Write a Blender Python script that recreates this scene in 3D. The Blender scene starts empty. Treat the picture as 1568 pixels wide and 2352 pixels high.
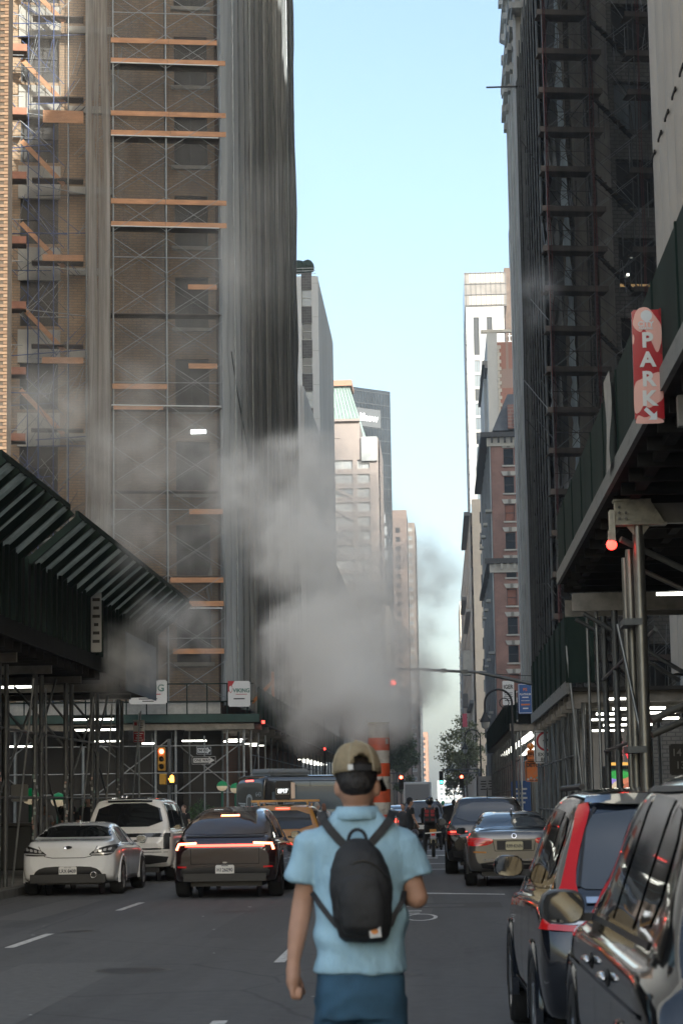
import bpy, bmesh, math, random
from mathutils import Vector, Matrix, noise
from mathutils.bvhtree import BVHTree
random.seed(7)
sc = bpy.context.scene
COL = bpy.data.collections.new('street'); sc.collection.children.link(COL)
RAD = math.radians

# ---------------------------------------------------------------- camera
FPX = 4970.0                       # focal length for a picture 1568 px wide
YAW, PITCH, ROLL = RAD(2.508), RAD(7.64), RAD(0.9)
EYE = Vector((0, 0, 1.7))
_F = Vector((-math.sin(YAW)*math.cos(PITCH), math.cos(YAW)*math.cos(PITCH), math.sin(PITCH)))
_R0 = Vector((math.cos(YAW), math.sin(YAW), 0))
_U0 = _R0.cross(_F)
_R = _R0*math.cos(ROLL) - _U0*math.sin(ROLL)
_U = _U0*math.cos(ROLL) + _R0*math.sin(ROLL)
cam = bpy.data.cameras.new('camera')
camo = bpy.data.objects.new('camera', cam); COL.objects.link(camo)
camo.matrix_world = Matrix(((_R.x, _U.x, -_F.x, EYE.x), (_R.y, _U.y, -_F.y, EYE.y), (_R.z, _U.z, -_F.z, EYE.z), (0, 0, 0, 1)))
cam.sensor_fit = 'HORIZONTAL'; cam.sensor_width = 36
cam.lens = 36*FPX/1568
cam.clip_start = 0.3; cam.clip_end = 6000
cam.dof.use_dof = True; cam.dof.focus_distance = 58; cam.dof.aperture_fstop = 9.5
sc.camera = camo

# ---------------------------------------------------------------- world, sun, exposure
SUN_AZ, SUN_EL = RAD(154), RAD(27)       # azimuth from +Y (down the street) towards +X
w = bpy.data.worlds.new('World'); sc.world = w; w.use_nodes = True
nt = w.node_tree; bg = nt.nodes['Background']
sky = nt.nodes.new('ShaderNodeTexSky'); sky.sky_type = 'NISHITA'; sky.sun_disc = False
sky.sun_elevation = SUN_EL; sky.sun_rotation = SUN_AZ
sky.air_density = 1.0; sky.dust_density = 3.2; sky.ozone_density = 0.0; sky.altitude = 10
nt.links.new(sky.outputs[0], bg.inputs[0]); bg.inputs[1].default_value = 0.15
sun = bpy.data.lights.new('sun', 'SUN'); sun.energy = 4.4; sun.angle = RAD(0.5); sun.color = (1.0, .96, .90)
suno = bpy.data.objects.new('sun', sun); COL.objects.link(suno)
_sd = Vector((math.sin(SUN_AZ)*math.cos(SUN_EL), math.cos(SUN_AZ)*math.cos(SUN_EL), math.sin(SUN_EL)))
suno.rotation_euler = _sd.to_track_quat('Z', 'Y').to_euler(); suno.location = (30, -40, 60)
sc.view_settings.view_transform = 'Standard'; sc.view_settings.look = 'None'
sc.view_settings.gamma = 1; sc.view_settings.exposure = 1.05
sc.view_settings.use_white_balance = True; sc.view_settings.white_balance_temperature = 6150; sc.view_settings.white_balance_tint = 4
sc.render.engine = 'CYCLES'
cy = sc.cycles
cy.use_denoising = True
cy.max_bounces = 14; cy.diffuse_bounces = 3; cy.glossy_bounces = 3; cy.transmission_bounces = 4
cy.transparent_max_bounces = 24; cy.volume_bounces = 12
cy.volume_step_rate = 1.0; cy.volume_max_steps = 256
cy.sample_clamp_indirect = 4; cy.caustics_reflective = False; cy.caustics_refractive = False

# ---------------------------------------------------------------- helpers
def ray(px, py):
    return _F*FPX + _R*(px-784) + _U*(1176-py)
def G(px, py, z=0.0):
    d = ray(px, py); t = (z-EYE.z)/d.z
    return EYE + d*t
def AY(px, py, Y):
    d = ray(px, py); return EYE + d*(Y/d.y)
def AX(px, py, X):
    d = ray(px, py); return EYE + d*(X/d.x)

MATS = {}
def mat(name, col=(.5, .5, .5), rough=.6, metal=0.0, var=0.0, vs=4.0, bump=0.0, bs=40.0, spec=.5, coat=0.0, emit=None, es=0.0, stretch=(1, 1, 1), dirt=None, ds=1.2, dk=.5):
    if name in MATS: return MATS[name]
    m = bpy.data.materials.new(name); m.use_nodes = True; MATS[name] = m
    n = m.node_tree.nodes; l = m.node_tree.links; b = n['Principled BSDF']
    b.inputs['Base Color'].default_value = (*col, 1); b.inputs['Roughness'].default_value = rough
    b.inputs['Metallic'].default_value = metal; b.inputs['Specular IOR Level'].default_value = spec
    b.inputs['Coat Weight'].default_value = coat; b.inputs['Coat Roughness'].default_value = .03
    if emit:
        b.inputs['Emission Color'].default_value = (*emit, 1); b.inputs['Emission Strength'].default_value = es
    if var or bump or dirt:
        g = n.new('ShaderNodeNewGeometry'); mp = n.new('ShaderNodeMapping'); mp.inputs['Scale'].default_value = stretch
        l.new(g.outputs['Position'], mp.inputs[0])
        src = None
        if var:
            t = n.new('ShaderNodeTexNoise'); t.inputs['Scale'].default_value = vs; t.inputs['Detail'].default_value = 5; t.inputs['Roughness'].default_value = .65
            l.new(mp.outputs[0], t.inputs['Vector'])
            mr = n.new('ShaderNodeMapRange'); mr.inputs[1].default_value = .3; mr.inputs[2].default_value = .7
            mr.inputs[3].default_value = 1-var; mr.inputs[4].default_value = 1+var
            l.new(t.outputs['Fac'], mr.inputs[0])
            mx = n.new('ShaderNodeMix'); mx.data_type = 'RGBA'; mx.blend_type = 'MULTIPLY'; mx.inputs[0].default_value = 1
            mx.inputs[6].default_value = (*col, 1); l.new(mr.outputs[0], mx.inputs[7]); src = mx.outputs[2]
        if dirt:
            t3 = n.new('ShaderNodeTexNoise'); t3.inputs['Scale'].default_value = ds; t3.inputs['Detail'].default_value = 7
            l.new(mp.outputs[0], t3.inputs['Vector'])
            mr3 = n.new('ShaderNodeMapRange'); mr3.inputs[1].default_value = .48; mr3.inputs[2].default_value = .72
            mr3.inputs[4].default_value = dk
            l.new(t3.outputs['Fac'], mr3.inputs[0])
            mx3 = n.new('ShaderNodeMix'); mx3.data_type = 'RGBA'; l.new(mr3.outputs[0], mx3.inputs[0])
            mx3.inputs[6].default_value = (*col, 1); mx3.inputs[7].default_value = (*dirt, 1)
            if src: l.new(src, mx3.inputs[6])
            src = mx3.outputs[2]
        if src: l.new(src, b.inputs['Base Color'])
        if bump:
            t2 = n.new('ShaderNodeTexNoise'); t2.inputs['Scale'].default_value = bs; t2.inputs['Detail'].default_value = 4
            l.new(mp.outputs[0], t2.inputs['Vector'])
            bp = n.new('ShaderNodeBump'); bp.inputs['Strength'].default_value = bump; bp.inputs['Distance'].default_value = .02
            l.new(t2.outputs['Fac'], bp.inputs['Height']); l.new(bp.outputs[0], b.inputs['Normal'])
    return m

def brickmat(name, c1, c2, mortar, bw=.22, bh=.075, ms=.012, rough=.85, var=.25, vs=.5, bump=.4):
    if name in MATS: return MATS[name]
    m = bpy.data.materials.new(name); m.use_nodes = True; MATS[name] = m
    n = m.node_tree.nodes; l = m.node_tree.links; b = n['Principled BSDF']; b.inputs['Roughness'].default_value = rough
    tc = n.new('ShaderNodeTexCoord'); sp = n.new('ShaderNodeSeparateXYZ'); l.new(tc.outputs['Object'], sp.inputs[0])
    ad = n.new('ShaderNodeMath'); l.new(sp.outputs[0], ad.inputs[0]); l.new(sp.outputs[1], ad.inputs[1])
    cb = n.new('ShaderNodeCombineXYZ'); l.new(ad.outputs[0], cb.inputs[0]); l.new(sp.outputs[2], cb.inputs[1])
    t = n.new('ShaderNodeTexBrick'); t.inputs['Scale'].default_value = 1; t.inputs['Brick Width'].default_value = bw
    t.inputs['Row Height'].default_value = bh; t.inputs['Mortar Size'].default_value = ms; t.inputs['Bias'].default_value = 0
    t.inputs['Color1'].default_value = (*c1, 1); t.inputs['Color2'].default_value = (*c2, 1); t.inputs['Mortar'].default_value = (*mortar, 1)
    l.new(cb.outputs[0], t.inputs['Vector'])
    ns = n.new('ShaderNodeTexNoise'); ns.inputs['Scale'].default_value = vs; ns.inputs['Detail'].default_value = 6; l.new(tc.outputs['Object'], ns.inputs['Vector'])
    mr = n.new('ShaderNodeMapRange'); mr.inputs[1].default_value = .3; mr.inputs[2].default_value = .7; mr.inputs[3].default_value = 1-var; mr.inputs[4].default_value = 1+var
    l.new(ns.outputs['Fac'], mr.inputs[0])
    mx = n.new('ShaderNodeMix'); mx.data_type = 'RGBA'; mx.blend_type = 'MULTIPLY'; mx.inputs[0].default_value = 1
    l.new(t.outputs['Color'], mx.inputs[6]); l.new(mr.outputs[0], mx.inputs[7]); l.new(mx.outputs[2], b.inputs['Base Color'])
    bp = n.new('ShaderNodeBump'); bp.inputs['Strength'].default_value = bump; bp.inputs['Distance'].default_value = .01; bp.invert = True
    l.new(t.outputs['Fac'], bp.inputs['Height']); l.new(bp.outputs[0], b.inputs['Normal'])
    return m

def netmat(name, col, alpha, vs=1.0, stretch=(1, 1, .04), trans=.3, lo=.6, hi=1.3):
    """woven debris netting: part open, part cloth, uneven along its folds"""
    if name in MATS: return MATS[name]
    m = bpy.data.materials.new(name); m.use_nodes = True; MATS[name] = m
    n = m.node_tree.nodes; l = m.node_tree.links
    for x in list(n): n.remove(x)
    out = n.new('ShaderNodeOutputMaterial'); g = n.new('ShaderNodeNewGeometry'); mp = n.new('ShaderNodeMapping'); mp.inputs['Scale'].default_value = stretch
    l.new(g.outputs['Position'], mp.inputs[0])
    t = n.new('ShaderNodeTexNoise'); t.inputs['Scale'].default_value = vs; t.inputs['Detail'].default_value = 6; t.inputs['Roughness'].default_value = .7
    l.new(mp.outputs[0], t.inputs['Vector'])
    mr = n.new('ShaderNodeMapRange'); mr.inputs[1].default_value = .3; mr.inputs[2].default_value = .7; mr.inputs[3].default_value = alpha*lo; mr.inputs[4].default_value = min(1, alpha*hi)
    l.new(t.outputs['Fac'], mr.inputs[0])
    d = n.new('ShaderNodeBsdfDiffuse'); tl = n.new('ShaderNodeBsdfTranslucent')
    mr2 = n.new('ShaderNodeMapRange'); mr2.inputs[1].default_value = .3; mr2.inputs[2].default_value = .7; mr2.inputs[3].default_value = .55; mr2.inputs[4].default_value = 1.35
    l.new(t.outputs['Fac'], mr2.inputs[0])
    mx = n.new('ShaderNodeMix'); mx.data_type = 'RGBA'; mx.blend_type = 'MULTIPLY'; mx.inputs[0].default_value = 1; mx.inputs[6].default_value = (*col, 1)
    l.new(mr2.outputs[0], mx.inputs[7])
    l.new(mx.outputs[2], d.inputs[0]); l.new(mx.outputs[2], tl.inputs[0])
    a = n.new('ShaderNodeMixShader'); a.inputs[0].default_value = trans; l.new(d.outputs[0], a.inputs[1]); l.new(tl.outputs[0], a.inputs[2])
    tr = n.new('ShaderNodeBsdfTransparent'); b = n.new('ShaderNodeMixShader'); l.new(mr.outputs[0], b.inputs[0]); l.new(tr.outputs[0], b.inputs[1]); l.new(a.outputs[0], b.inputs[2])
    l.new(b.outputs[0], out.inputs[0])
    return m

WM = {}
def obj(name, me, parent=None, W=None, L=None, m=None):
    """link one mesh object; W = its world matrix, L = its matrix within the parent"""
    o = bpy.data.objects.new(name, me); COL.objects.link(o)
    if m is not None and me is not None and not me.materials: me.materials.append(m)
    P = WM[parent.name] if parent is not None else Matrix()
    if W is None: W = P @ (L if L is not None else Matrix())
    if parent is not None:
        o.parent = parent; o.matrix_basis = P.inverted() @ W
    else: o.matrix_basis = W
    WM[o.name] = W
    return o
def tag(o, label=None, cat=None, group=None, kind=None):
    if label: o['label'] = label
    if cat: o['category'] = cat
    if group: o['group'] = group
    if kind: o['kind'] = kind
    return o
def thing(name, label, cat, loc=(0, 0, 0), rz=0.0, group=None):
    o = obj(name, None, None, Matrix.Translation(loc) @ Matrix.Rotation(rz, 4, 'Z')); o.empty_display_size = .2
    return tag(o, label, cat, group)
def struct(name, me, m=None, parent=None, W=None):
    o = obj(name, me, parent, W, m=m)
    if parent is None: o['kind'] = 'structure'
    return o
def mesh(name, verts, faces, mats=(), mi=None, smooth=False):
    me = bpy.data.meshes.new(name); me.from_pydata([tuple(v) for v in verts], [], faces)
    for m in (mats if isinstance(mats, (list, tuple)) else [mats]): me.materials.append(m)
    if mi is not None: me.polygons.foreach_set('material_index', mi)
    if smooth: me.polygons.foreach_set('use_smooth', [True]*len(me.polygons))
    me.update(); return me
def bm_mesh(name, bm, mats=(), smooth=False):
    me = bpy.data.meshes.new(name); bm.to_mesh(me); bm.free()
    for m in (mats if isinstance(mats, (list, tuple)) else [mats]): me.materials.append(m)
    if smooth: me.polygons.foreach_set('use_smooth', [True]*len(me.polygons))
    return me
def bbox(bm, c, s, rot=None, mi=0):
    r = bmesh.ops.create_cube(bm, size=1, matrix=Matrix.Translation(c) @ (rot or Matrix()) @ Matrix.Diagonal((*s, 1)))
    if mi:
        for f in {f for v in r['verts'] for f in v.link_faces}: f.material_index = mi
    return r['verts']
def bcyl(bm, p0, p1, r0, r1=None, seg=10, caps=True, mi=0):
    p0, p1 = Vector(p0), Vector(p1); d = p1-p0
    if d.length < 1e-6: return
    M = Matrix.Translation((p0+p1)/2) @ d.to_track_quat('Z', 'Y').to_matrix().to_4x4()
    r = bmesh.ops.create_cone(bm, cap_ends=caps, segments=seg, radius1=r0, radius2=r0 if r1 is None else r1, depth=d.length, matrix=M)
    if mi:
        for f in {f for v in r['verts'] for f in v.link_faces}: f.material_index = mi
def lathe(bm, prof, seg=20, M=None, mi=0):
    M = M or Matrix(); rings = []
    for r, z in prof:
        rings.append([bm.verts.new(M @ Vector((r*math.cos(2*math.pi*k/seg), r*math.sin(2*math.pi*k/seg), z))) for k in range(seg)])
    for a, b in zip(rings, rings[1:]):
        for k in range(seg):
            f = bm.faces.new((a[k], a[(k+1) % seg], b[(k+1) % seg], b[k])); f.material_index = mi; f.smooth = True
_shared = {}
def unit(kind, m):
    k = (kind, m.name)
    if k in _shared: return _shared[k]
    bm = bmesh.new()
    if kind == 'cube': bmesh.ops.create_cube(bm, size=1)
    elif kind == 'bev':
        bmesh.ops.create_cube(bm, size=1); bmesh.ops.bevel(bm, geom=bm.edges[:], offset=.04, segments=1, affect='EDGES')
    else: bmesh.ops.create_cone(bm, cap_ends=True, segments=10, radius1=1, radius2=1, depth=1)
    me = bm_mesh(kind+'_'+m.name, bm, m)
    if kind == 'cyl':
        for p in me.polygons: p.use_smooth = len(p.vertices) == 4
    _shared[k] = me; return me
def pole(name, parent, p0, p1, r, m):
    p0, p1 = Vector(p0), Vector(p1); d = p1-p0
    W = Matrix.Translation((p0+p1)/2) @ d.to_track_quat('Z', 'Y').to_matrix().to_4x4() @ Matrix.Diagonal((r, r, d.length, 1))
    return obj(name, unit('cyl', m), parent, W=W)
def box(name, parent, c, s, m, rz=0.0, rot=None, kind='cube'):
    W = Matrix.Translation(c) @ (rot if rot is not None else Matrix.Rotation(rz, 4, 'Z')) @ Matrix.Diagonal((*s, 1))
    return obj(name, unit(kind, m), parent, W=W)
def beam(name, parent, p0, p1, wdt, hgt, m, kind='cube'):
    """a board from p0 to p1, hgt measured upright"""
    p0, p1 = Vector(p0), Vector(p1); d = p1-p0; x = d.normalized()
    z = Vector((0, 0, 1)) if abs(x.z) < .95 else Vector((0, 1, 0))
    y = z.cross(x).normalized(); z = x.cross(y)
    c = (p0+p1)/2
    W = Matrix(((x.x*d.length, y.x*wdt, z.x*hgt, c.x), (x.y*d.length, y.y*wdt, z.y*hgt, c.y), (x.z*d.length, y.z*wdt, z.z*hgt, c.z), (0, 0, 0, 1)))
    return obj(name, unit(kind, m), parent, W=W)
_tc = {}
def text_mesh(s, m, size=1.0, depth=.004, bold=0.0, align='CENTER', sx=1.0):
    k = (s, m.name, size, depth, bold, align, sx)
    if k in _tc: return _tc[k]
    cu = bpy.data.curves.new('lettering', 'FONT'); cu.body = s; cu.size = size; cu.extrude = depth; cu.offset = bold
    cu.align_x = align; cu.align_y = 'CENTER'; cu.resolution_u = 3
    o = bpy.data.objects.new('lettering', cu); me = bpy.data.meshes.new_from_object(o)
    me.transform(Matrix.Rotation(math.pi/2, 4, 'X') @ Matrix.Diagonal((sx, 1, 1, 1)))
    me.materials.clear(); me.materials.append(m); bpy.data.objects.remove(o)
    _tc[k] = me; return me
def letter(parent, s, m, size, L, bold=0.0, align='CENTER', sx=1.0, name='lettering'):
    """text standing in the local xz plane, read from -y"""
    return obj(name, text_mesh(s, m, size, .003, bold, align, sx), parent, L=Matrix.Translation(L))

def bars(parent, m, x, z, widths, h, gap, y=-.014):
    """lines of print too small to read"""
    for k, w_ in enumerate(widths): obj('print_line', unit('cube', m), parent, L=Matrix.Translation((x, y, z-k*gap)) @ Matrix.Diagonal((w_, .003, h, 1)))

# materials used in many places
PIPE = mat('galvanised pipe', (.30, .31, .31), .42, .75, var=.25, vs=2.0)
PIPE_DK = mat('weathered pipe', (.13, .135, .135), .5, .6, var=.3, vs=2.0)
PIPE_BLUE = mat('blue painted frame', (.05, .08, .20), .5, .1, var=.25, vs=1.5)
STEEL = mat('grey steel beam', (.24, .22, .19), .55, .3, var=.3, vs=3)
PLANK = mat('scaffold plank', (.52, .27, .14), .8, var=.22, vs=1.2, stretch=(1, 1, 4))
PLANK_DK = mat('dark plank', (.115, .09, .075), .85, var=.3, vs=1.2)
GREENPLY = mat('dark green plywood', (.016, .028, .023), .8, var=.35, vs=1.5, stretch=(1, 1, .3), spec=.12)
BLACKPLY = mat('black plywood', (.014, .016, .015), .8, var=.35, vs=2, spec=.12)
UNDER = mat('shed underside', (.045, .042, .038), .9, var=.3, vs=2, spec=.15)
WHITE = mat('white paint', (.72, .72, .70), .5, var=.05)
BLACK = mat('black plastic', (.012, .012, .013), .45)
TUBE = mat('tube lamp', (.9, .9, .9), .3, emit=(1, .93, .80), es=4)
TUBE_DIM = mat('far tube lamp', (.9, .9, .9), .3, emit=(1, .93, .80), es=3.5)
REDLAMP = mat('red lamp', (.6, .02, .02), .3, emit=(1, .03, .02), es=5)
GLASS_DK = mat('dark window glass', (.018, .021, .024), .06, spec=.6)
GLASS_SKY = mat('sky-painted window glass', (.16, .19, .21), .08, spec=.9)  # paler base colour stands in for reflected sky
# ---------------------------------------------------------------- ground, road, pavements
def sheet(x0, x1, y0, y1, z):
    return [(x0, y0, z), (x1, y0, z), (x1, y1, z), (x0, y1, z)]
KL, KR, BL, BR = -8.2, 2.8, -12.2, 6.8          # kerbs and building lines

def asphalt():
    m = bpy.data.materials.new('asphalt'); m.use_nodes = True
    n = m.node_tree.nodes; l = m.node_tree.links; b = n['Principled BSDF']
    b.inputs['Roughness'].default_value = .82; b.inputs['Specular IOR Level'].default_value = .35
    g = n.new('ShaderNodeNewGeometry')
    def nz(s, d=6, st=None, r=.6):
        t = n.new('ShaderNodeTexNoise'); t.inputs['Scale'].default_value = s; t.inputs['Detail'].default_value = d; t.inputs['Roughness'].default_value = r
        if st:
            mp = n.new('ShaderNodeMapping'); mp.inputs['Scale'].default_value = st; l.new(g.outputs['Position'], mp.inputs[0]); l.new(mp.outputs[0], t.inputs['Vector'])
        else: l.new(g.outputs['Position'], t.inputs['Vector'])
        return t.outputs['Fac']
    def rng(s, a, b_, c, d):
        r = n.new('ShaderNodeMapRange'); r.inputs[1].default_value = a; r.inputs[2].default_value = b_; r.inputs[3].default_value = c; r.inputs[4].default_value = d
        l.new(s, r.inputs[0]); return r.outputs[0]
    def mul(a, b_):
        x = n.new('ShaderNodeMath'); x.operation = 'MULTIPLY'; l.new(a, x.inputs[0]); l.new(b_, x.inputs[1]); return x.outputs[0]
    big = rng(nz(.35, 5, (1, .25, 1)), .3, .7, .82, 1.18); fine = rng(nz(90, 3, None, .8), .3, .7, .72, 1.3); mid = rng(nz(6, 6), .3, .7, .9, 1.1)
    lane = rng(nz(1.0, 4, (1.1, .018, 1)), .32, .68, .84, 1.16); oil = rng(nz(.9, 7, (1, .35, 1), .7), .62, .74, 1, .72)
    f = mul(mul(mul(mul(big, fine), mid), lane), oil)
    # worn pale specks and old patches
    v = n.new('ShaderNodeTexVoronoi'); v.feature = 'DISTANCE_TO_EDGE'; v.inputs['Scale'].default_value = .22
    wv = n.new('ShaderNodeTexNoise'); wv.inputs['Scale'].default_value = 1.2; wv.inputs['Detail'].default_value = 5; l.new(g.outputs['Position'], wv.inputs['Vector'])
    av = n.new('ShaderNodeMix'); av.data_type = 'VECTOR'; av.inputs[0].default_value = .12; l.new(g.outputs['Position'], av.inputs[4]); l.new(wv.outputs['Color'], av.inputs[5]); l.new(av.outputs[1], v.inputs['Vector'])
    cr = rng(v.outputs['Distance'], 0, .005, .72, 1)
    f = mul(f, cr)
    mx = n.new('ShaderNodeMix'); mx.data_type = 'RGBA'; mx.blend_type = 'MULTIPLY'; mx.inputs[0].default_value = 1; mx.inputs[6].default_value = (.108, .109, .110, 1)
    l.new(f, mx.inputs[7])
    sp = rng(nz(26, 2), .70, .74, 0, .35)
    m2 = n.new('ShaderNodeMix'); m2.data_type = 'RGBA'; l.new(sp, m2.inputs[0]); l.new(mx.outputs[2], m2.inputs[6]); m2.inputs[7].default_value = (.2, .2, .195, 1)
    l.new(m2.outputs[2], b.inputs['Base Color'])
    bp = n.new('ShaderNodeBump'); bp.inputs['Strength'].default_value = .5; bp.inputs['Distance'].default_value = .01
    l.new(nz(120, 3), bp.inputs['Height']); l.new(bp.outputs[0], b.inputs['Normal'])
    return m
ASPH = asphalt()
road = struct('road', mesh('road', sheet(-700, 700, -350, 2600, 0), [(0, 1, 2, 3)], ASPH))
tag(road, 'grey asphalt street running away between the tall buildings')
CONC = mat('pavement concrete', (.20, .19, .175), .85, var=.2, vs=1.5, bump=.2, dirt=(.09, .085, .08))
KERB = mat('kerb stone', (.16, .16, .155), .8, var=.2, vs=3, dirt=(.05, .05, .05))
for nm, x0, x1, y0, y1 in (('left_near', BL, KL, -40, 60), ('right_near', KR, BR, -40, 72), ('left_far', BL, KL, 97, 1500), ('right_far', KR, BR, 104, 1500)):
    kx = .16
    sx0, sx1 = (x0, x1-kx) if x1 < 0 else (x0+kx, x1)
    bm = bmesh.new(); bbox(bm, ((sx0+sx1)/2, (y0+y1)/2, .05), (sx1-sx0, y1-y0, .22))
    pv = struct('pavement_'+nm, bm_mesh('pavement', bm, CONC))
    tag(pv, {'left_near': 'concrete pavement under the left scaffold shed', 'right_near': 'concrete pavement beside the parked black cars', 'left_far': 'far left pavement beyond the crossing', 'right_far': 'far right pavement beyond the crossing'}[nm])
    ks = KERB
    yy = y0
    cx = x1-kx/2 if x1 < 0 else x0+kx/2
    while yy < min(y1, 180):
        box('kerb_stone', pv, (cx, yy+1, .075), (kx-.004, 1.985, .154), ks); yy += 2.0
ROADPAINT = mat('worn road paint', (.62, .62, .60), .7, var=.2, vs=12, dirt=(.14, .14, .14), ds=14, dk=.75)
ROADPAINT2 = mat('very worn road paint', (.30, .30, .30), .75, var=.3, vs=10, dirt=(.075, .075, .076), ds=9, dk=.95)
def flat(name, pts, m, z=.004):
    return obj(name, mesh(name, [(p[0], p[1], z) for p in pts], [tuple(range(len(pts)))], m), road)
def rect(name, x0, x1, y0, y1, m, z=.004): return flat(name, [(x0, y0), (x1, y0), (x1, y1), (x0, y1)], m, z)
for X, Y0, Y1 in ((-5.3, 35.6, 38.4), (-5.3, 26.6, 29.4), (-1.78, 23.6, 26.8), (-5.3, 44.6, 47.4), (-1.78, 14.4, 17.4), (-5.3, 53.6, 56.4)):
    rect('lane_dash', X-.06, X+.06, Y0, Y1, ROADPAINT)
# worn bicycle symbol behind the man, stop line, crosswalk bars, manholes, tar seam
def ring(name, c, rx, ry, t, m, z=.004):
    n = 24; v = []; fcs = []
    for k in range(n):
        a = 2*math.pi*k/n
        v += [(c[0]+rx*math.cos(a), c[1]+ry*math.sin(a), z), (c[0]+(rx-t)*math.cos(a), c[1]+(ry-t*2.4)*math.sin(a), z)]
    for k in range(n): fcs.append((2*k, 2*((k+1) % n), 2*((k+1) % n)+1, 2*k+1))
    return obj(name, mesh(name, v, fcs, m), road)
g1 = G(966, 2108); ring('bicycle_wheel_mark', (g1.x, g1.y), .25, .95, .06, ROADPAINT)
for px, py, ln in ((935, 2094, .45), (955, 2083, .55), (945, 2099, .25)):
    q = G(px, py); rect('bicycle_frame_mark', q.x-ln/2, q.x+ln/2, q.y-.10, q.y+.10, ROADPAINT)
q = G(1045, 2053); flat('stop_line', [(-.75, q.y+.2), (1.1, q.y-.85), (1.1, q.y-.55), (-.75, q.y+.75)], ROADPAINT)
q2 = G(985, 2052); rect('utility_patch', q2.x-.45, q2.x+.28, q2.y-.9, q2.y+1.4, mat('pale asphalt patch', (.105, .105, .104), .85, var=.25, vs=9), .0025)
q2 = G(1010, 2081); rect('utility_patch', q2.x-1.1, q2.x+1.0, q2.y-.9, q2.y+.9, mat('brown asphalt patch', (.075, .072, .070), .85, var=.25, vs=9), .003)
for i, py in enumerate((1998, 1985, 1966, 1955)):
    q = G(985, py)
    for j in range(3):
        rect('crosswalk_bar', q.x-1.4+j*1.3, q.x-.5+j*1.3, q.y-.35, q.y+.45, ROADPAINT2 if i != 2 else ROADPAINT)
for i in range(7): rect('crosswalk_bar', -7.5+i*1.35, -6.9+i*1.35, 64.5, 67.6, ROADPAINT2, .005)
TAR = mat('tar seam', (.012, .012, .012), .6)
a, b_ = G(492, 2097), G(605, 2094)
flat('tar_seam', [(a.x, a.y-.12), (b_.x, b_.y-.1), (b_.x+.1, b_.y+.08), ((a.x+b_.x)/2, b_.y+.22), (a.x, a.y+.06)], TAR)
IRON = mat('cast iron cover', (.045, .042, .04), .55, .4, var=.3, vs=30, bump=.5, bs=60)
for px_, py_, r_ in ((300, 2230, .36), (1010, 2081, .34), (560, 2010, .33), (180, 2140, .20), (905, 2240, .16)):
    q = G(px_, py_); n_ = 24
    flat('manhole_collar', [(q.x+(r_+.07)*math.cos(2*math.pi*k/n_), q.y+(r_+.07)*math.sin(2*math.pi*k/n_)) for k in range(n_)], mat('concrete collar', (.12, .118, .112), .85, var=.3, vs=9), .0032)
    flat('manhole_cover', [(q.x+r_*math.cos(2*math.pi*k/n_), q.y+r_*math.sin(2*math.pi*k/n_)) for k in range(n_)], IRON, .0045)
PATCH = mat('dark asphalt patch', (.094, .095, .097), .9, var=.25, vs=12); PATCH2 = mat('grey asphalt patch', (.120, .121, .120), .9, var=.2, vs=10)
for x0, x1, y0, y1, m_ in ((-7.2, -5.9, 22, 31, PATCH), (-4.6, -3.4, 17.5, 24, PATCH2), (-3.1, -2.2, 28, 36, PATCH), (-.9, .2, 24, 29.5, PATCH), (-6.9, -6.2, 33, 40, PATCH2), (-1.2, -.2, 33, 39, PATCH2)):
    flat('asphalt_patch', [(x0, y0), ((x0+x1)/2, y0+random.uniform(-.1, .1)), (x1, y0+random.uniform(-.2, .2)), (x1+random.uniform(-.06, .06), (y0+y1)/2), (x1, y1), (x0, y1+random.uniform(-.2, .2)), (x0+random.uniform(-.06, .06), (y0+y1)/2)], m_, .0018)
for k in range(60):                                    # litter and chewing gum flecks
    x, y = random.uniform(-7.8, .2), random.uniform(12, 58); r = random.uniform(.015, .05)
    flat('litter_fleck', [(x+r*math.cos(t)*random.uniform(.6, 1.2), y+1.6*r*math.sin(t)*random.uniform(.6, 1.2)) for t in [k2*1.05 for k2 in range(6)]], ROADPAINT if k % 3 else TAR, .006)

# ---------------------------------------------------------------- buildings
def facade_mesh(name, W, H, cols, rows, depth, m):
    xs = sorted({0, W, *[c for p in cols for c in p]}); zs = sorted({0, H, *[c for p in rows for c in p]})
    v, f = [], []
    def q(a, b, c, d): i = len(v); v.extend((a, b, c, d)); f.append((i, i+1, i+2, i+3))
    for x0, x1 in zip(xs, xs[1:]):
        for z0, z1 in zip(zs, zs[1:]):
            if any(a <= x0 and x1 <= b for a, b in cols) and any(a <= z0 and z1 <= b for a, b in rows): continue
            q((x0, 0, z0), (x1, 0, z0), (x1, 0, z1), (x0, 0, z1))
    for a, b in cols:
        for c, d in rows:
            q((a, 0, c), (b, 0, c), (b, depth, c), (a, depth, c)); q((a, depth, d), (b, depth, d), (b, 0, d), (a, 0, d))
            q((a, depth, c), (a, depth, d), (a, 0, d), (a, 0, c)); q((b, 0, c), (b, 0, d), (b, depth, d), (b, depth, c))
    return mesh(name, v, f, m)
_wc = {}
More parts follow.
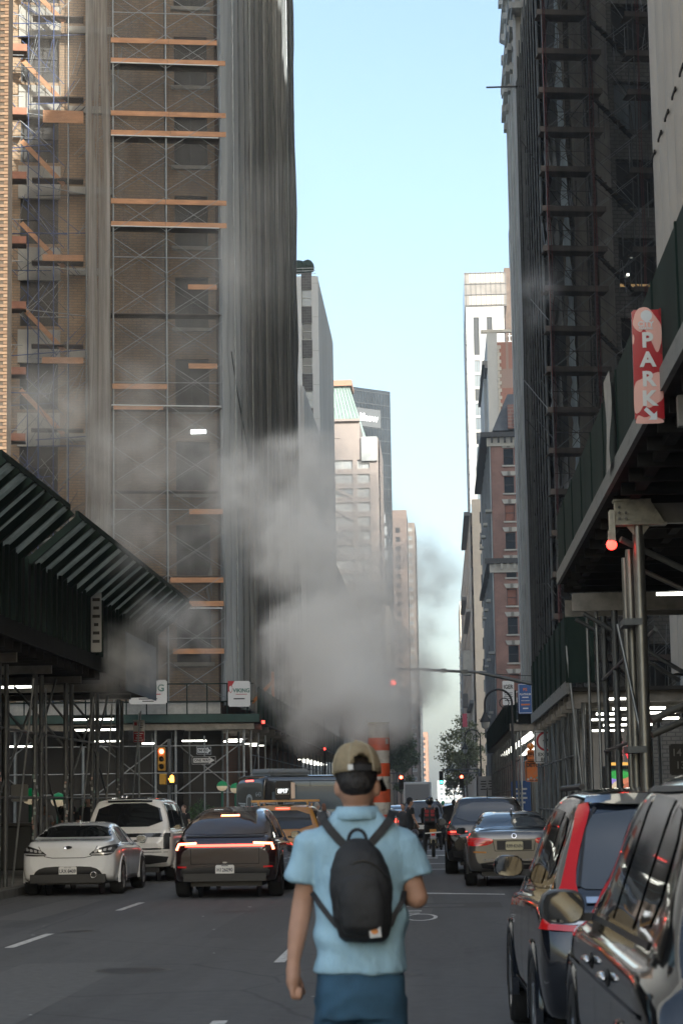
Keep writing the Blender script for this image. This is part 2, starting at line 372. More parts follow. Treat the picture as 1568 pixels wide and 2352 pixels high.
def window_mesh(w, h, frame, glass, split='h', t=.05, d=.06):
    k = (round(w, 3), round(h, 3), frame.name, glass.name, split, t)
    if k in _wc: return _wc[k]
    bm = bmesh.new(); bbox(bm, (0, d/2+.02, 0), (w, .01, h), mi=1)
    bbox(bm, (-w/2+t/2, 0, 0), (t, d, h)); bbox(bm, (w/2-t/2, 0, 0), (t, d, h))
    bbox(bm, (0, 0, h/2-t/2), (w-2*t, d*.96, t)); bbox(bm, (0, 0, -h/2+t/2), (w-2*t, d*.96, t))
    if 'h' in split: bbox(bm, (0, .003, 0), (w-2*t, d*.9, t))
    if 'v' in split: bbox(bm, (0, .005, 0), (t, d*.85, h-2*t))
    me = bm_mesh('window', bm, [frame, glass]); _wc[k] = me; return me
def facade(parent, W, H, cols, rows, L, wall, frame, glass, depth=.25, split='h', name='wall', win=True, skip=None, t=.05):
    """one face of a building: wall with real openings, and a window object in each"""
    wo = obj(name, facade_mesh(name, W, H, cols, rows, depth, wall), parent, L=L)
    if win:
        for i, (a, b) in enumerate(cols):
            for j, (c, d) in enumerate(rows):
                if skip and skip(i, j): continue
                g = glass[(i*7+j*5+(i*j) % 3) % len(glass)] if isinstance(glass, (list, tuple)) else glass
                obj('window', window_mesh(b-a-.004, d-c-.004, frame, g, split, t), parent, L=L @ Matrix.Translation(((a+b)/2, depth-.05, (c+d)/2)))
    return wo
def core(parent, x0, x1, y0, y1, H, m, name='body', z0=0):
    """the solid mass behind the faces (top and rear walls)"""
    P = WM[parent.name]
    return box(name, parent, P @ Vector(((x0+x1)/2, (y0+y1)/2, (H+z0)/2)), (x1-x0, y1-y0, H-z0), m, rot=P.to_3x3().to_4x4())
RIGHT_FACE = lambda x, y: Matrix.Translation((x, y, 0)) @ Matrix.Rotation(RAD(90), 4, 'Z')    # face looking to +x, local x runs to +y
LEFT_FACE = lambda x, y: Matrix.Translation((x, y, 0)) @ Matrix.Rotation(RAD(-90), 4, 'Z')    # face looking to -x, local x runs to -y
def rows_of(z0, n, pitch, h): return [(z0+i*pitch, z0+i*pitch+h) for i in range(n)]
def cols_of(x0, n, pitch, w_): return [(x0+i*pitch, x0+i*pitch+w_) for i in range(n)]
DKGLASS = [GLASS_DK, GLASS_DK, GLASS_SKY]
FRAME_DK = mat('dark window frame', (.05, .05, .05), .5); FRAME_WH = mat('pale window frame', (.55, .54, .5), .5)

# near left building with tan brick pier
TAN = [mat('tan brick %d' % i, c, .85, var=.15, vs=8, bump=.3, bs=60) for i, c in enumerate(((.26, .165, .10), (.22, .135, .085), (.29, .19, .12), (.19, .115, .07)))]
MORT = mat('dark mortar', (.10, .075, .055), .95, var=.2)
px = AY(18, 560, 60).x
t = thing('brick_building', 'tan brick building at the far left edge above the scaffold shed', 'building', (px, 60, 0))
core(t, -30, 0, 0, .6, 46, MORT, 'wall'); core(t, -30, .1, -48, -.02, 7, BLACKPLY, 'lower_storeys'); core(t, -30, -.8, -48, -.03, 44, mat('pale bounce wing', (.43, .43, .43), .8, var=.1, vs=.3), 'bounce_wing', 7.01)  # unseen wing, made pale to bounce sunlight into the street
for r in range(158):
    z = 9.6+r*.098
    for k in range(2):
        x1 = -.005-k*.255-(.12 if r % 2 else 0) if k or not r % 2 else -.005
        ln = .235 if (k or not r % 2) else .11
        o = box('brick', t, (px+x1-ln/2, 59.995, z+.04), (ln, .045, .078), TAN[(r*7+k*3+r//5) % 4])

# left building behind the scaffold: buff brick piers, stone bands
LB_RZ = RAD(10); GST0 = mat('dark stone pier', (.06, .058, .055), .8, var=.2)
LBM = Matrix.Translation((-10.3, 101.2, 0)) @ Matrix.Rotation(LB_RZ, 4, 'Z')
BUFF = brickmat('buff brick', (.40, .27, .165), (.33, .215, .13), (.26, .20, .14), bw=.4, bh=.13, ms=.025, vs=.3)
BROWNBR = brickmat('brown brick', (.17, .085, .05), (.135, .065, .04), (.12, .09, .07), bw=.4, bh=.13, ms=.02, vs=.3)
STONE = mat('pale limestone', (.46, .43, .37), .8, var=.18, vs=.6, dirt=(.22, .2, .17))
t = thing('scaffolded_building', 'buff brick corner building behind scaffolding left of the street', 'building', (-10.3, 101.2, 0), LB_RZ)
W_ = 30
fl = rows_of(8.3, 10, 4.0, 2.5)
cols = [(W_-1.95, W_-.35), (W_-9.3, W_-7.5), (W_-14, W_-12), (W_-17, W_-15), (W_-22, W_-20), (W_-26, W_-24)]
facade(t, W_, 52, cols, fl, Matrix.Translation((-W_, 0, 0)), BUFF, FRAME_DK, mat('recess-dark glass', (.03, .027, .024), .35, spec=.3), .3, 'hv')  # dark matte panes paint shade into the window recesses
for i in range(10):
    obj('stone_sill', unit('cube', STONE), t, L=Matrix.Translation((-1.15, -.03, 8.2+4*i)) @ Matrix.Diagonal((1.9, .3, .18, 1)))
    obj('stone_lintel', unit('cube', STONE), t, L=Matrix.Translation((-6.0, -.04, 10.95+4*i)) @ Matrix.Diagonal((2.1, .22, .35, 1)))
    obj('stone_panel', unit('cube', STONE), t, L=Matrix.Translation((-8.4, -.05, 7.3+4*i)) @ Matrix.Diagonal((2.0, .2, 1.6, 1)))
core(t, -30, -.01, .35, 30, 51.9, BUFF)
SHOP = mat('shopfront painted dark', (.015, .014, .013), .4)  # near-black colour paints in the dark at ground level
for k in range(7): obj('shopfront_panel', unit('cube', SHOP), t, L=Matrix.Translation((-1.9-k*4.2, -.12, 3.1)) @ Matrix.Diagonal((4.0, .1, 6.1, 1))); obj('shop_pier', unit('cube', GST0), t, L=Matrix.Translation((-4.0-k*4.2, -.16, 3.1)) @ Matrix.Diagonal((.5, .2, 6.1, 1)))
bm = bmesh.new(); bbox(bm, (0, 30.4, 36), (.5, 58.8, 72))
obj('street_wall', bm_mesh('street_wall', bm, BROWNBR), t, W=Matrix.Translation((-10.57, 101.6, 0)))

# pale ribbed tower and its lower wing, left
RIB = mat('pale ribbed concrete', (.64, .61, .56), .8, var=.10, vs=.25, stretch=(1, 1, .3), dirt=(.5, .47, .42), ds=.3)
GREYBR = brickmat('grey glazed brick', (.12, .11, .10), (.08, .075, .07), (.16, .15, .14), bw=.5, bh=.16, ms=.02)
t = thing('ribbed_tower', 'pale concrete tower with close vertical ribs beyond the left scaffolding', 'building', (-11.4, 184, 0))
def ribs(parent, y0, y1, H, pitch=.62):
    bm = bmesh.new(); y = y0+.1
    while y < y1-.1:
        bbox(bm, (.12, y+.14, H/2), (.24, .26, H)); y += pitch
    return obj('rib_panel', bm_mesh('rib_panel', bm, RIB), parent)
core(t, -20, 0, 0, 26, 37.6, RIB, 'lower_wing'); ribs(t, 0, 26, 37.5)
core(t, -20, -.01, 26.4, 56, 53.2, RIB, 'tower'); ribs(t, 26.3, 56, 53.4)
for a0, a1, nm in ((-2.1, -1.45, 'pier'), (-.42, 0.24, 'pier'), (-3.8, -3.2, 'pier'), (-6, -5.2, 'pier')):
    obj(nm, unit('cube', RIB), t, L=Matrix.Translation(((a0+a1)/2, 26.1, 26.8)) @ Matrix.Diagonal((a1-a0, .5, 53.6, 1)))
for i in range(6):
    z = 37.0+i*3.42-3.4
    obj('spandrel', unit('cube', GREYBR), t, L=Matrix.Translation((-.94, 26.22, z+2.5)) @ Matrix.Diagonal((1.03, .3, 1.7, 1)))
    obj('window', window_mesh(1.02, 1.7, FRAME_WH, DKGLASS[i % 3], 'h', .06), t, L=Matrix.Translation((-.94, 26.25, z+.8)))
    obj('joint_band', unit('cube', STONE), t, L=Matrix.Translation((-.1, 26.0, z+2.2)) @ Matrix.Diagonal((.7, .34, .05, 1)))
    obj('window', window_mesh(.9, 1.7, FRAME_WH, GLASS_DK, 'h', .06), t, L=Matrix.Translation((-2.6, 26.25, z+.8)))
    obj('spandrel', unit('cube', GREYBR), t, L=Matrix.Translation((-2.65, 26.22, z+2.5)) @ Matrix.Diagonal((1.08, .3, 1.7, 1)))
for k in range(4): obj('roof_rail', unit('cube', PIPE), t, L=Matrix.Translation((-1.5, 26.4, 53.75+.28*k)) @ Matrix.Diagonal((3.0, .05, .05, 1)))
for dx in (-.6, -1.5, -2.4):
    bm = bmesh.new(); bmesh.ops.create_icosphere(bm, subdivisions=2, radius=.75)
    for v in bm.verts: v.co *= 1+.25*noise.noise(v.co*2.2+Vector((dx, 0, 0)))
    obj('roof_shrub', bm_mesh('roof_shrub', bm, mat('roof shrub green', (.02, .04, .025), .8)), t, L=Matrix.Translation((dx-.3, 27.5, 55.0)))

# pink stone block with glass bays
PINK = mat('pink granite', (.27, .225, .20), .75, var=.12, vs=.15)
t = thing('pink_building', 'pinkish stone tower with glass bays catching the sun, left of the street', 'building', (-11.9, 455, 0))
BAYG = mat('bay glass', (.30, .31, .31), .15, var=.35, vs=.25, spec=.8)
fr = rows_of(8, 22, 3.05, 1.9)
facade(t, 40, 78.6, cols_of(40-9.9, 1, 1, 4.4)+cols_of(40-4.5, 1, 1, 2.6), fr, Matrix.Translation((-40, 0, 0)), PINK, FRAME_WH, [BAYG, BAYG, GLASS_SKY], .5, 'v', t=.12)
facade(t, 36, 82.5, cols_of(4, 7, 4.2, 2.6), rows_of(78.2, 1, 3, .6), Matrix.Translation((-39.9, .6, 0)), PINK, FRAME_WH, GLASS_SKY, .4, 'v')
core(t, -40, -.01, .65, 30, 78.5, PINK); core(t, -40, -3.9, 1.1, 28, 82.4, PINK, 'upper_storeys')
facade(t, 30, 78.5, cols_of(1.2, 7, 4.1, 2.0), fr, RIGHT_FACE(0.25, .2), PINK, FRAME_WH, [GLASS_SKY, GLASS_DK], .3, 'v', name='street_wall', t=.12)
for k, z in enumerate((58, 62.5, 67, 36)):
    obj('diagonal_brace', unit('cube', PINK), t, L=Matrix.Translation((-7.8, -.25, z)) @ Matrix.Rotation(RAD(32 if k % 2 else 28), 4, 'Y') @ Matrix.Diagonal((5.2, .3, .5, 1)))
obj('cornice', unit('cube', PINK), t, L=Matrix.Translation((-22, .3, 82.6)) @ Matrix.Diagonal((36.4, .9, .5, 1)))
obj('glass_bay', unit('cube', BAYG), t, L=Matrix.Translation((-1.9, -.2, 76.2)) @ Matrix.Diagonal((3.4, .9, 5.2, 1)))

# building with the green copper roof
t = thing('copper_roof_building', 'building with a pale green copper mansard roof behind the pink tower', 'building', (-15.4, 520, 0))
core(t, -40, -1, 0, 20, 88, PINK, 'wall')
COPPER = mat('verdigris copper', (.20, .265, .235), .6, var=.12, vs=.3)
zb, zt = 88.0, 103.5
rv = [(-40, -.3, zb), (-.6, -.3, zb), (-.6, 20, zb), (-40, 20, zb), (-36, 5, zt), (-5.2, 5, zt), (-5.2, 16, zt), (-36, 16, zt)]
ro = obj('roof', mesh('roof', rv, [(0, 1, 5, 4), (1, 2, 6, 5), (2, 3, 7, 6), (3, 0, 4, 7), (4, 5, 6, 7)], COPPER), t)
for k in range(14):
    f_ = (k+.5)/14; xa = -15+f_*14.2; xb = -15+f_*9.8
    beam('standing_seam', ro, Vector((-15.4, 520, 0))+Vector((xa, -.38, zb)), Vector((-15.4, 520, 0))+Vector((xb, 4.9, zt)), .09, .12, COPPER)
obj('roof_cap', unit('cube', mat('brick cap', (.36, .2, .13), .8)), t, L=Matrix.Translation((-20.5, 10, zt+.7)) @ Matrix.Diagonal((32, 12, 1.4, 1)))

# dark glass tower turned to the street grid
CW = mat('dark curtain wall', (.030, .036, .042), .22, var=.5, vs=.12, spec=.5)
CWB = mat('curtain wall mullion', (.055, .060, .065), .4)
t = thing('dark_glass_tower', 'dark glass tower with illuminated white name near its top', 'building', (-12.4, 612, 0), RAD(41))
core(t, -60, 0, 0, 40, 118.5, CW, 'tower')
bm = bmesh.new()
for k in range(60): bbox(bm, (-.5-k, -.04, 59), (.10, .12, 118))
for k in range(34): bbox(bm, (-30, -.05, 117.6-k*3.45), (60, .16, .28)); 
obj('mullion_grid', bm_mesh('mullion_grid', bm, CWB), t)['kind'] = 'stuff'
PANEL = mat('curtain panel painted lit', (.30, .31, .32), .4);  # pale colour stands in for lit panes; nothing glows here
obj('sign_panel', unit('cube', mat('sign panel grey', (.11, .115, .12), .5)), t, L=Matrix.Translation((-9.8, -.2, 110.0)) @ Matrix.Diagonal((12, .2, 5.2, 1)))
LET = mat('white lit lettering', (.9, .9, .9), .4, emit=(1, .98, .95), es=1.2)
letter(t, 'kalikow', LET, 3.1, (-9.6, -.36, 110.0), .04)
for k in range(16):
    obj('lit_panel', unit('cube', PANEL), t, L=Matrix.Translation((-2-random.randrange(24)-.5+.5, -.09, 115.9-3.45*random.randrange(4, 16))) @ Matrix.Diagonal((.9*random.choice((1, 2)), .06, 2.6, 1)))
facade(t, 40, 118.4, cols_of(1, 19, 2, 1.7), rows_of(20, 28, 3.45, 2.6), RIGHT_FACE(.12, 0), CW, CWB, CW, .1, '', name='street_wall', win=False)
for k in range(3): obj('roof_davit', unit('cube', BLACK), t, L=Matrix.Translation((-30-3*k, 5, 120.5)) @ Matrix.Diagonal((.3, .3, 4, 1)))
obj('roof_crane', unit('cube', BLACK), t, L=Matrix.Translation((-31, 5, 122.2)) @ Matrix.Diagonal((9, .4, .4, 1))); obj('roof_house', unit('cube', CWB), t, L=Matrix.Translation((-40, 10, 117)) @ Matrix.Diagonal((14, 12, 3.6, 1)))

# farther left street wall
BAND = mat('brown banded wall', (.20, .16, .13), .8, var=.15, vs=.1); TERRA = mat('terracotta wall', (.25, .18, .145), .8, var=.1, vs=.1)
t = thing('terracotta_building', 'orange brick block rising above the steam beside the dark glass tower', 'building', (-10.3, 760, 0))
facade(t, 30, 104, cols_of(14, 5, 3, 1.6), rows_of(20, 24, 3.3, 1.8), Matrix.Translation((-30, 0, 0)), TERRA, FRAME_DK, DKGLASS, .3); core(t, -30, -.01, .35, 30, 103.9, TERRA)
t = thing('banded_building', 'dark office block with pale horizontal window bands along the left side', 'building', (-8.9, 905, 0))
facade(t, 26, 118, [(2, 25)], rows_of(10, 30, 3.6, 1.6), Matrix.Translation((-26, 0, 0)), BAND, FRAME_WH, [GLASS_SKY, BAYG], .3, 'v', t=.2); core(t, -26, -.01, .35, 60, 117.9, BAND)
facade(t, 60, 118, [(2, 58)], rows_of(10, 30, 3.6, 1.6), RIGHT_FACE(.2, 0), BAND, FRAME_WH, GLASS_DK, .3, 'v', name='street_wall', t=.2)
t = thing('cream_building', 'small cream house front glimpsed through the steam on the left', 'building', (-12.4, 560, 0))
CREAM = mat('cream stucco', (.36, .31, .25), .8, var=.1, vs=.2)
facade(t, 20, 52, cols_of(8, 3, 3.6, 1.3), rows_of(6, 12, 3.7, 2), Matrix.Translation((-20, 0, 0)), CREAM, FRAME_DK, GLASS_DK, .3); core(t, -20, -.01, .35, 40, 51.9, CREAM)
t = thing('brownstone_tower', 'distant brown stepped tower at the far end of the left side', 'building', (-8.6, 1480, 0))
BRST = mat('far brown brick', (.36, .20, .13), .85, var=.1, vs=.1)
facade(t, 14, 48, cols_of(3.5, 3, 3.6, 1.5), rows_of(4, 12, 3.5, 2), Matrix.Translation((-14, 0, 0)), BRST, FRAME_WH, DKGLASS, .4); core(t, -14, -.01, .45, 60, 47.9, BRST)
core(t, -14, -5, 1, 30, 58, BRST, 'setback'); core(t, -14, -8.5, 2, 20, 70, BRST, 'top_stage')
facade(t, 60, 48, cols_of(2, 14, 4, 2), rows_of(4, 12, 3.5, 2), RIGHT_FACE(.1, 0), BRST, FRAME_WH, DKGLASS, .4, name='street_wall', win=False)
t = thing('dark_stone_building', 'grey stone front behind the left street tree', 'building', (-12.0, 252, 0))
GST = mat('grey stone', (.17, .17, .165), .8, var=.2, vs=.4)
facade(t, 150, 30, cols_of(2, 36, 4.1, 2.2), rows_of(5, 6, 4, 2.6), RIGHT_FACE(0, 0), GST, FRAME_DK, DKGLASS, .35, win=False); core(t, -14, -.36, 0, 150, 29.9, GLASS_DK)
for k, (y, z, h, w_, cc) in enumerate(((262, 3, 5, 3, (.4, .4, .38)), (290, 9, 4, 2, (.45, .44, .42)), (330, 6, 7, 2, (.3, .3, .3)), (370, 10, 6, 3, (.5, .48, .44)))):
    obj('wall_panel', unit('cube', mat('wall panel %d' % k, cc, .7)), t, L=Matrix.Translation((.2, y-252, z)) @ Matrix.Diagonal((.4, w_, h, 1)))
t = thing('far_grey_block', 'far grey slab standing in line beyond the steam', 'building', (-10.2, 1000, 0))
facade(t, 14, 62, cols_of(2, 3, 4, 2.4), rows_of(4, 15, 3.7, 2.2), Matrix.Translation((-14, 0, 0)), GST, FRAME_DK, DKGLASS, .3); core(t, -14, -.01, .35, 300, 61.9, GST)
t = thing('white_end_building', 'pale low building closing the far end of the street', 'building', (0, 1900, 0))
facade(t, 40, 19, cols_of(2, 9, 4.2, 2.6), rows_of(2, 4, 4.2, 2.2), Matrix.Translation((-3.5, 0, 0)), mat('far pale wall', (.6, .6, .58), .8), FRAME_WH, GLASS_SKY, .3); core(t, -3.4, 36.5, .35, 30, 18.9, STONE)

# right: white tower in the sun
WST = mat('white stone frame', (.44, .43, .41), .6, var=.05, vs=.1)
t = thing('white_tower', 'slim white tower with tall windows lit by the sun on the right', 'building', (10.4, 640, 0))
facade(t, 11.5, 149.3, [(2.2, 3.9), (6.2, 7.9)], [(6+i*4.4, 6+i*4.4+3.6) for i in range(29)]+[(134.4, 146)], Matrix(), WST, FRAME_DK, [GLASS_SKY, GLASS_DK, GLASS_SKY], .3, 'v', t=.10)
core(t, 0.01, 11.5, .35, 40, 149.2, WST)
facade(t, 40, 149, cols_of(2, 9, 4.3, 3), rows_of(6, 31, 4.4, 3.6), LEFT_FACE(-.25, 40), mat('white tower flank', (.40, .39, .37), .6), FRAME_DK, GLASS_DK, .3, name='street_wall', win=False)
CROWN = mat('crown glass', (.22, .20, .18), .2, var=.2, vs=.2)
core(t, -.25, 12.4, -.2, 40, 159.8, CROWN, 'crown', 149.3)
bm = bmesh.new()
for k in range(9): bbox(bm, (.2+k*1.5, -.28, 154.6), (.14, .16, 10.6))
for k in range(4): bbox(bm, (6, -.27, 149.6+k*3.3), (12.6, .18, .2))
obj('crown_mullions', bm_mesh('crown_mullions', bm, FRAME_DK), t)
for k in (0, 2):
    for j in range(7): obj('crown_panel', unit('cube', mat('crown panel painted sunlit', (.45, .41, .34), .3)), t, L=Matrix.Translation((2.2+j*1.5-.4, -.24, 151.3+k*1.65*2+.1 if k else 151.2)) @ Matrix.Diagonal((1.3, .05, 2.7, 1)))  # paler copy of the crown panes with sunlight in its colour
t = thing('brown_tower', 'brown brick tower with sunlit upper edge behind the grey stone facade', 'building', (24.3, 700, 0))
BRT = brickmat('far brown brick wall', (.14, .09, .062), (.11, .07, .05), (.10, .08, .06), bw=.8, bh=.3, ms=.04)
facade(t, 26, 176, cols_of(6.2, 4, 4.4, 1.8), rows_of(100, 20, 3.6, 2), Matrix(), BRT, FRAME_DK, DKGLASS, .3); core(t, .01, 26, .35, 30, 175.9, BRT)
core(t, 2.8, 26, 2, 28, 195, BRT, 'setback'); core(t, 5.4, 26, 3, 28, 214, BRT, 'top_stage')
obj('cornice', unit('cube', STONE), t, L=Matrix.Translation((3, -.3, 148)) @ Matrix.Diagonal((7, 1.2, 1.4, 1)))
for k in range(4): obj('scaffold_tube', unit('cube', WHITE), t, L=Matrix.Translation((1.2+k*.9, -1, 151)) @ Matrix.Diagonal((.2, .2, 6, 1)))
for k in range(3): obj('scaffold_rail', unit('cube', WHITE), t, L=Matrix.Translation((2.5, -1.1, 149+1.9*k)) @ Matrix.Diagonal((3.6, .18, .18, 1)))

# right: painted party wall with quoined brick
PARTY = mat('grey painted party wall', (.40, .40, .38), .8, var=.08, vs=.3)
REDBR = brickmat('red brick', (.27, .135, .10), (.225, .11, .082), (.26, .19, .16), bw=.42, bh=.14, ms=.022, vs=.4)
t = thing('party_wall_building', 'grey painted party wall with quoined red brick bay, upper right', 'building', (9.3, 360, 0))
core(t, 0, 1.7, 0, 40, 80.2, PARTY, 'painted_wall'); core(t, 1.7, 12, .05, 40, 78.5, REDBR, 'brick_wall')
for k in range(52):
    ln = .62 if k % 2 else .34
    obj('quoin', unit('cube', STONE), t, L=Matrix.Translation((1.7+ln/2, -.02, 46+k*.62)) @ Matrix.Diagonal((ln, .14, .58, 1)))
obj('parapet', unit('cube', STONE), t, L=Matrix.Translation((5.5, .3, 80.4)) @ Matrix.Diagonal((13, .8, .5, 1)))
for z, ow, hh in ((62.5, 1.6, 1.0), (75, .9, .7), (50, 1.0, .8)):
    obj('cornice', unit('cube', GST), t, L=Matrix.Translation((-ow/2, 20, z)) @ Matrix.Diagonal((ow, 40, hh, 1)))
    obj('cornice', unit('cube', GST), t, L=Matrix.Translation((-ow/4, 20, z-hh*.9)) @ Matrix.Diagonal((ow/2, 39.9, hh*.8, 1)))
core(t, -.9, -.01, 4, 40, 61.5, GST, 'street_wall'); core(t, -.5, -.012, 9, 40, 74, PARTY, 'upper_street_wall', 63.1)

# right: red brick house with slate mansard
SLATE = mat('grey slate', (.10, .105, .11), .6, var=.2, vs=1); DKCORN = mat('dark cornice', (.06, .058, .055), .7, var=.2)
t = thing('red_brick_building', 'red brick house with slate mansard and pale window lintels on the right', 'building', (7.9, 300, 0))
facade(t, 8, 52.5, [(1.75, 3.15), (5.2, 6.6)], rows_of(8.6, 11, 3.95, 2.35), Matrix(), REDBR, FRAME_DK, [GLASS_DK, mat('brick infill', (.25, .11, .075), .85), GLASS_DK], .3, 'h', t=.07)
core(t, 0.01, 8, .35, 40, 52.4, REDBR)
for c in (2.45, 5.9):
    for i in range(11):
        z = 8.6+3.95*i
        obj('window_sill', unit('cube', STONE), t, L=Matrix.Translation((c, -.08, z-.12)) @ Matrix.Diagonal((1.8, .24, .22, 1)))
        obj('lintel', mesh('lintel', [(-.8, -.12, 0), (.8, -.12, 0), (1.1, -.12, .62), (-1.1, -.12, .62), (-.8, .02, 0), (.8, .02, 0), (1.1, .02, .62), (-1.1, .02, .62)], [(0, 1, 2, 3), (0, 4, 5, 1), (2, 6, 7, 3), (1, 5, 6, 2), (3, 7, 4, 0)], STONE), t, L=Matrix.Translation((c, 0, z+2.45)))
        obj('keystone', unit('cube', mat('dark keystone', (.22, .2, .17), .8)), t, L=Matrix.Translation((c, -.16, z+2.8)) @ Matrix.Diagonal((.42, .16, .55, 1)))
for z, o_ in ((52.4, .8), (34.6, .5)):
    obj('cornice', unit('cube', DKCORN), t, L=Matrix.Translation((3.6, -.1, z)) @ Matrix.Diagonal((9+o_*1.2, 1.2, .7, 1)))
    obj('cornice_moulding', unit('cube', STONE), t, L=Matrix.Translation((3.8, .02, z-1.0)) @ Matrix.Diagonal((8.7, .6, 1.2, 1)))
    for k in range(9): obj('bracket', unit('cube', DKCORN if z > 40 else STONE), t, L=Matrix.Translation((.2+k*.9, -.32, z-.75)) @ Matrix.Diagonal((.28, .5, .8, 1)))
mv = [(.3, .4, 53.1), (8, .4, 53.1), (8, 30, 53.1), (.3, 30, 53.1), (2.6, 2.2, 58.6), (8, 2.2, 58.6), (8, 28, 58.6), (2.6, 28, 58.6)]
obj('roof', mesh('roof', mv, [(0, 1, 5, 4), (1, 2, 6, 5), (2, 3, 7, 6), (3, 0, 4, 7), (4, 5, 6, 7)], SLATE), t)
obj('dormer', unit('cube', REDBR), t, L=Matrix.Translation((3.6, .7, 55)) @ Matrix.Diagonal((2.2, 1.6, 3.4, 1))); obj('dormer_window', window_mesh(.9, 1.8, FRAME_DK, GLASS_DK), t, L=Matrix.Translation((3.6, -.14, 54.4)))
# its street front, seen edge-on: piers, balconies, brackets
facade(t, 56, 52, cols_of(2, 13, 4.2, 1.5), rows_of(8.6, 11, 3.95, 2.35), LEFT_FACE(-.05, 56), STONE, FRAME_DK, GLASS_DK, .3, name='street_wall', win=False)
for i in range(7):
    for j, z in enumerate((14, 22, 30, 42)):
        if (i+j) % 2: obj('balcony', unit('cube', STONE), t, L=Matrix.Translation((-.45, 3+i*7.5, z)) @ Matrix.Diagonal((.9, 2.2, .35, 1))); obj('balcony_rail', unit('cube', DKCORN), t, L=Matrix.Translation((-.85, 3+i*7.5, z+.6)) @ Matrix.Diagonal((.06, 2.1, .8, 1)))
    obj('pier', unit('cube', GST), t, L=Matrix.Translation((-.2, 7+i*7.4, 26)) @ Matrix.Diagonal((.3, 1.1, 52, 1)))
for z, o_ in ((52.4, 1.3), (34.6, .9), (12, .6)): obj('street_cornice', unit('cube', DKCORN), t, L=Matrix.Translation((-o_/2-.06, 28.5, z)) @ Matrix.Diagonal((o_, 57, .6, 1)))

# right: grey stone tower with stepped cornices
GTOW = mat('grey limestone', (.60, .58, .53), .8, var=.15, vs=.4, stretch=(1, 1, .4), dirt=(.2, .19, .17))
t = thing('grey_stone_tower', 'tall grey stone tower with stepped cornices behind the black netting', 'building', (6.85, 148, 0))
core(t, 0, 130, 0, 26, 198, GTOW, 'tower')  # unseen breadth and height stretched to shade the buildings beyond
for k in range(5): obj('pilaster', unit('cube', GTOW), t, L=Matrix.Translation((-.22, 2.4+k*4.8, 75)) @ Matrix.Diagonal((.45, 1.5, 150, 1)))
for z in (57.6, 60, 64.5, 70): obj('cornice', unit('cube', GTOW), t, L=Matrix.Translation((-.35, 13, z)) @ Matrix.Diagonal((.7, 26.4, .4, 1)))
for k in range(5):
    for j, z in enumerate((55.5, 57, 58.4, 61.2, 63, 66, 68)):
        obj('carved_bracket', unit('cube', GTOW), t, L=Matrix.Translation((-.42-.06*(j % 3), 2.4+k*4.8, z)) @ Matrix.Diagonal((.5+.15*(j % 2), 1.1, .5, 1)))
    for j in range(9): obj('window', window_mesh(2.6, 3.2, FRAME_DK, GLASS_DK), t, L=Matrix.Translation((-.01, 4.8+k*4.8, 8+j*5.6)) @ Matrix.Rotation(RAD(-90), 4, 'Z'))
obj('downpipe', unit('cube', mat('pale pipe', (.5, .52, .54), .4)), t, L=Matrix.Translation((-.5, 1.2, 40)) @ Matrix.Diagonal((.2, .2, 80, 1)))
obj('flag_arm', unit('cube', BLACK), t, L=Matrix.Translation((-1.3, 1.0, 52)) @ Matrix.Diagonal((2.6, .1, .1, 1)))
t = thing('beige_far_building', 'slim beige apartment block far down the right side', 'building', (9.2, 900, 0))
BEI = mat('beige stucco', (.52, .46, .38), .8, var=.1, vs=.2)
facade(t, 8, 84, [(.8, 3.2), (4, 6.4)], rows_of(6, 22, 3.5, 1.6), Matrix(), BEI, FRAME_DK, DKGLASS, .3); core(t, .01, 8, .35, 60, 83.9, BEI)
obj('roof_house', unit('cube', TERRA), t, L=Matrix.Translation((4.5, 5, 86)) @ Matrix.Diagonal((3, 4, 4, 1)))
for k in range(18): obj('balcony', unit('cube', WHITE), t, L=Matrix.Translation((-.4, 3, 8+k*3.5)) @ Matrix.Diagonal((.8, 3, .5, 1)))
t = thing('ornate_row_building', 'row of pale ornate fronts along the right side beyond the red brick', 'building', (6.7, 420, 0))
facade(t, 200, 60, cols_of(2, 45, 4.4, 2.2), rows_of(6, 13, 4.1, 2.5), LEFT_FACE(0, 200), mat('pale ornate stone', (.46, .40, .33), .8, var=.2, vs=.3), FRAME_DK, DKGLASS, .35, win=False); core(t, .36, 14, 0, 200, 59.9, GLASS_DK)
facade(t, 14, 60, cols_of(1.5, 3, 4.2, 1.6), rows_of(6, 13, 4.1, 2.3), Matrix.Translation((.36, -.4, 0)), BEI, FRAME_DK, DKGLASS, .3)
for k, (y, z, d_, ln, hh) in enumerate(((6, 58, 1.1, 60, .8), (20, 40, .9, 60, .6), (10, 21, .8, 50, .6), (30, 30, 1.6, 5, 5), (80, 48, 1.0, 40, .8), (60, 14, .9, 60, .6), (90, 25, 1.2, 8, 3))):
    obj('cornice', unit('cube', STONE if k % 2 else GST), t, L=Matrix.Translation((-d_/2, y+ln/2, z)) @ Matrix.Diagonal((d_, ln, hh, 1)))
t = thing('glass_far_building', 'bluish glass block at the far end of the right side', 'building', (11.4, 1150, 0))
core(t, 0, 14, 0, 80, 62, mat('blue glass wall', (.10, .15, .18), .3, var=.2, vs=.1), 'tower')
bm = bmesh.new()
for k in range(18): bbox(bm, (6.9, -.1, 2+k*3.4), (14, .2, .5))
obj('floor_bands', bm_mesh('floor_bands', bm, STONE), t)

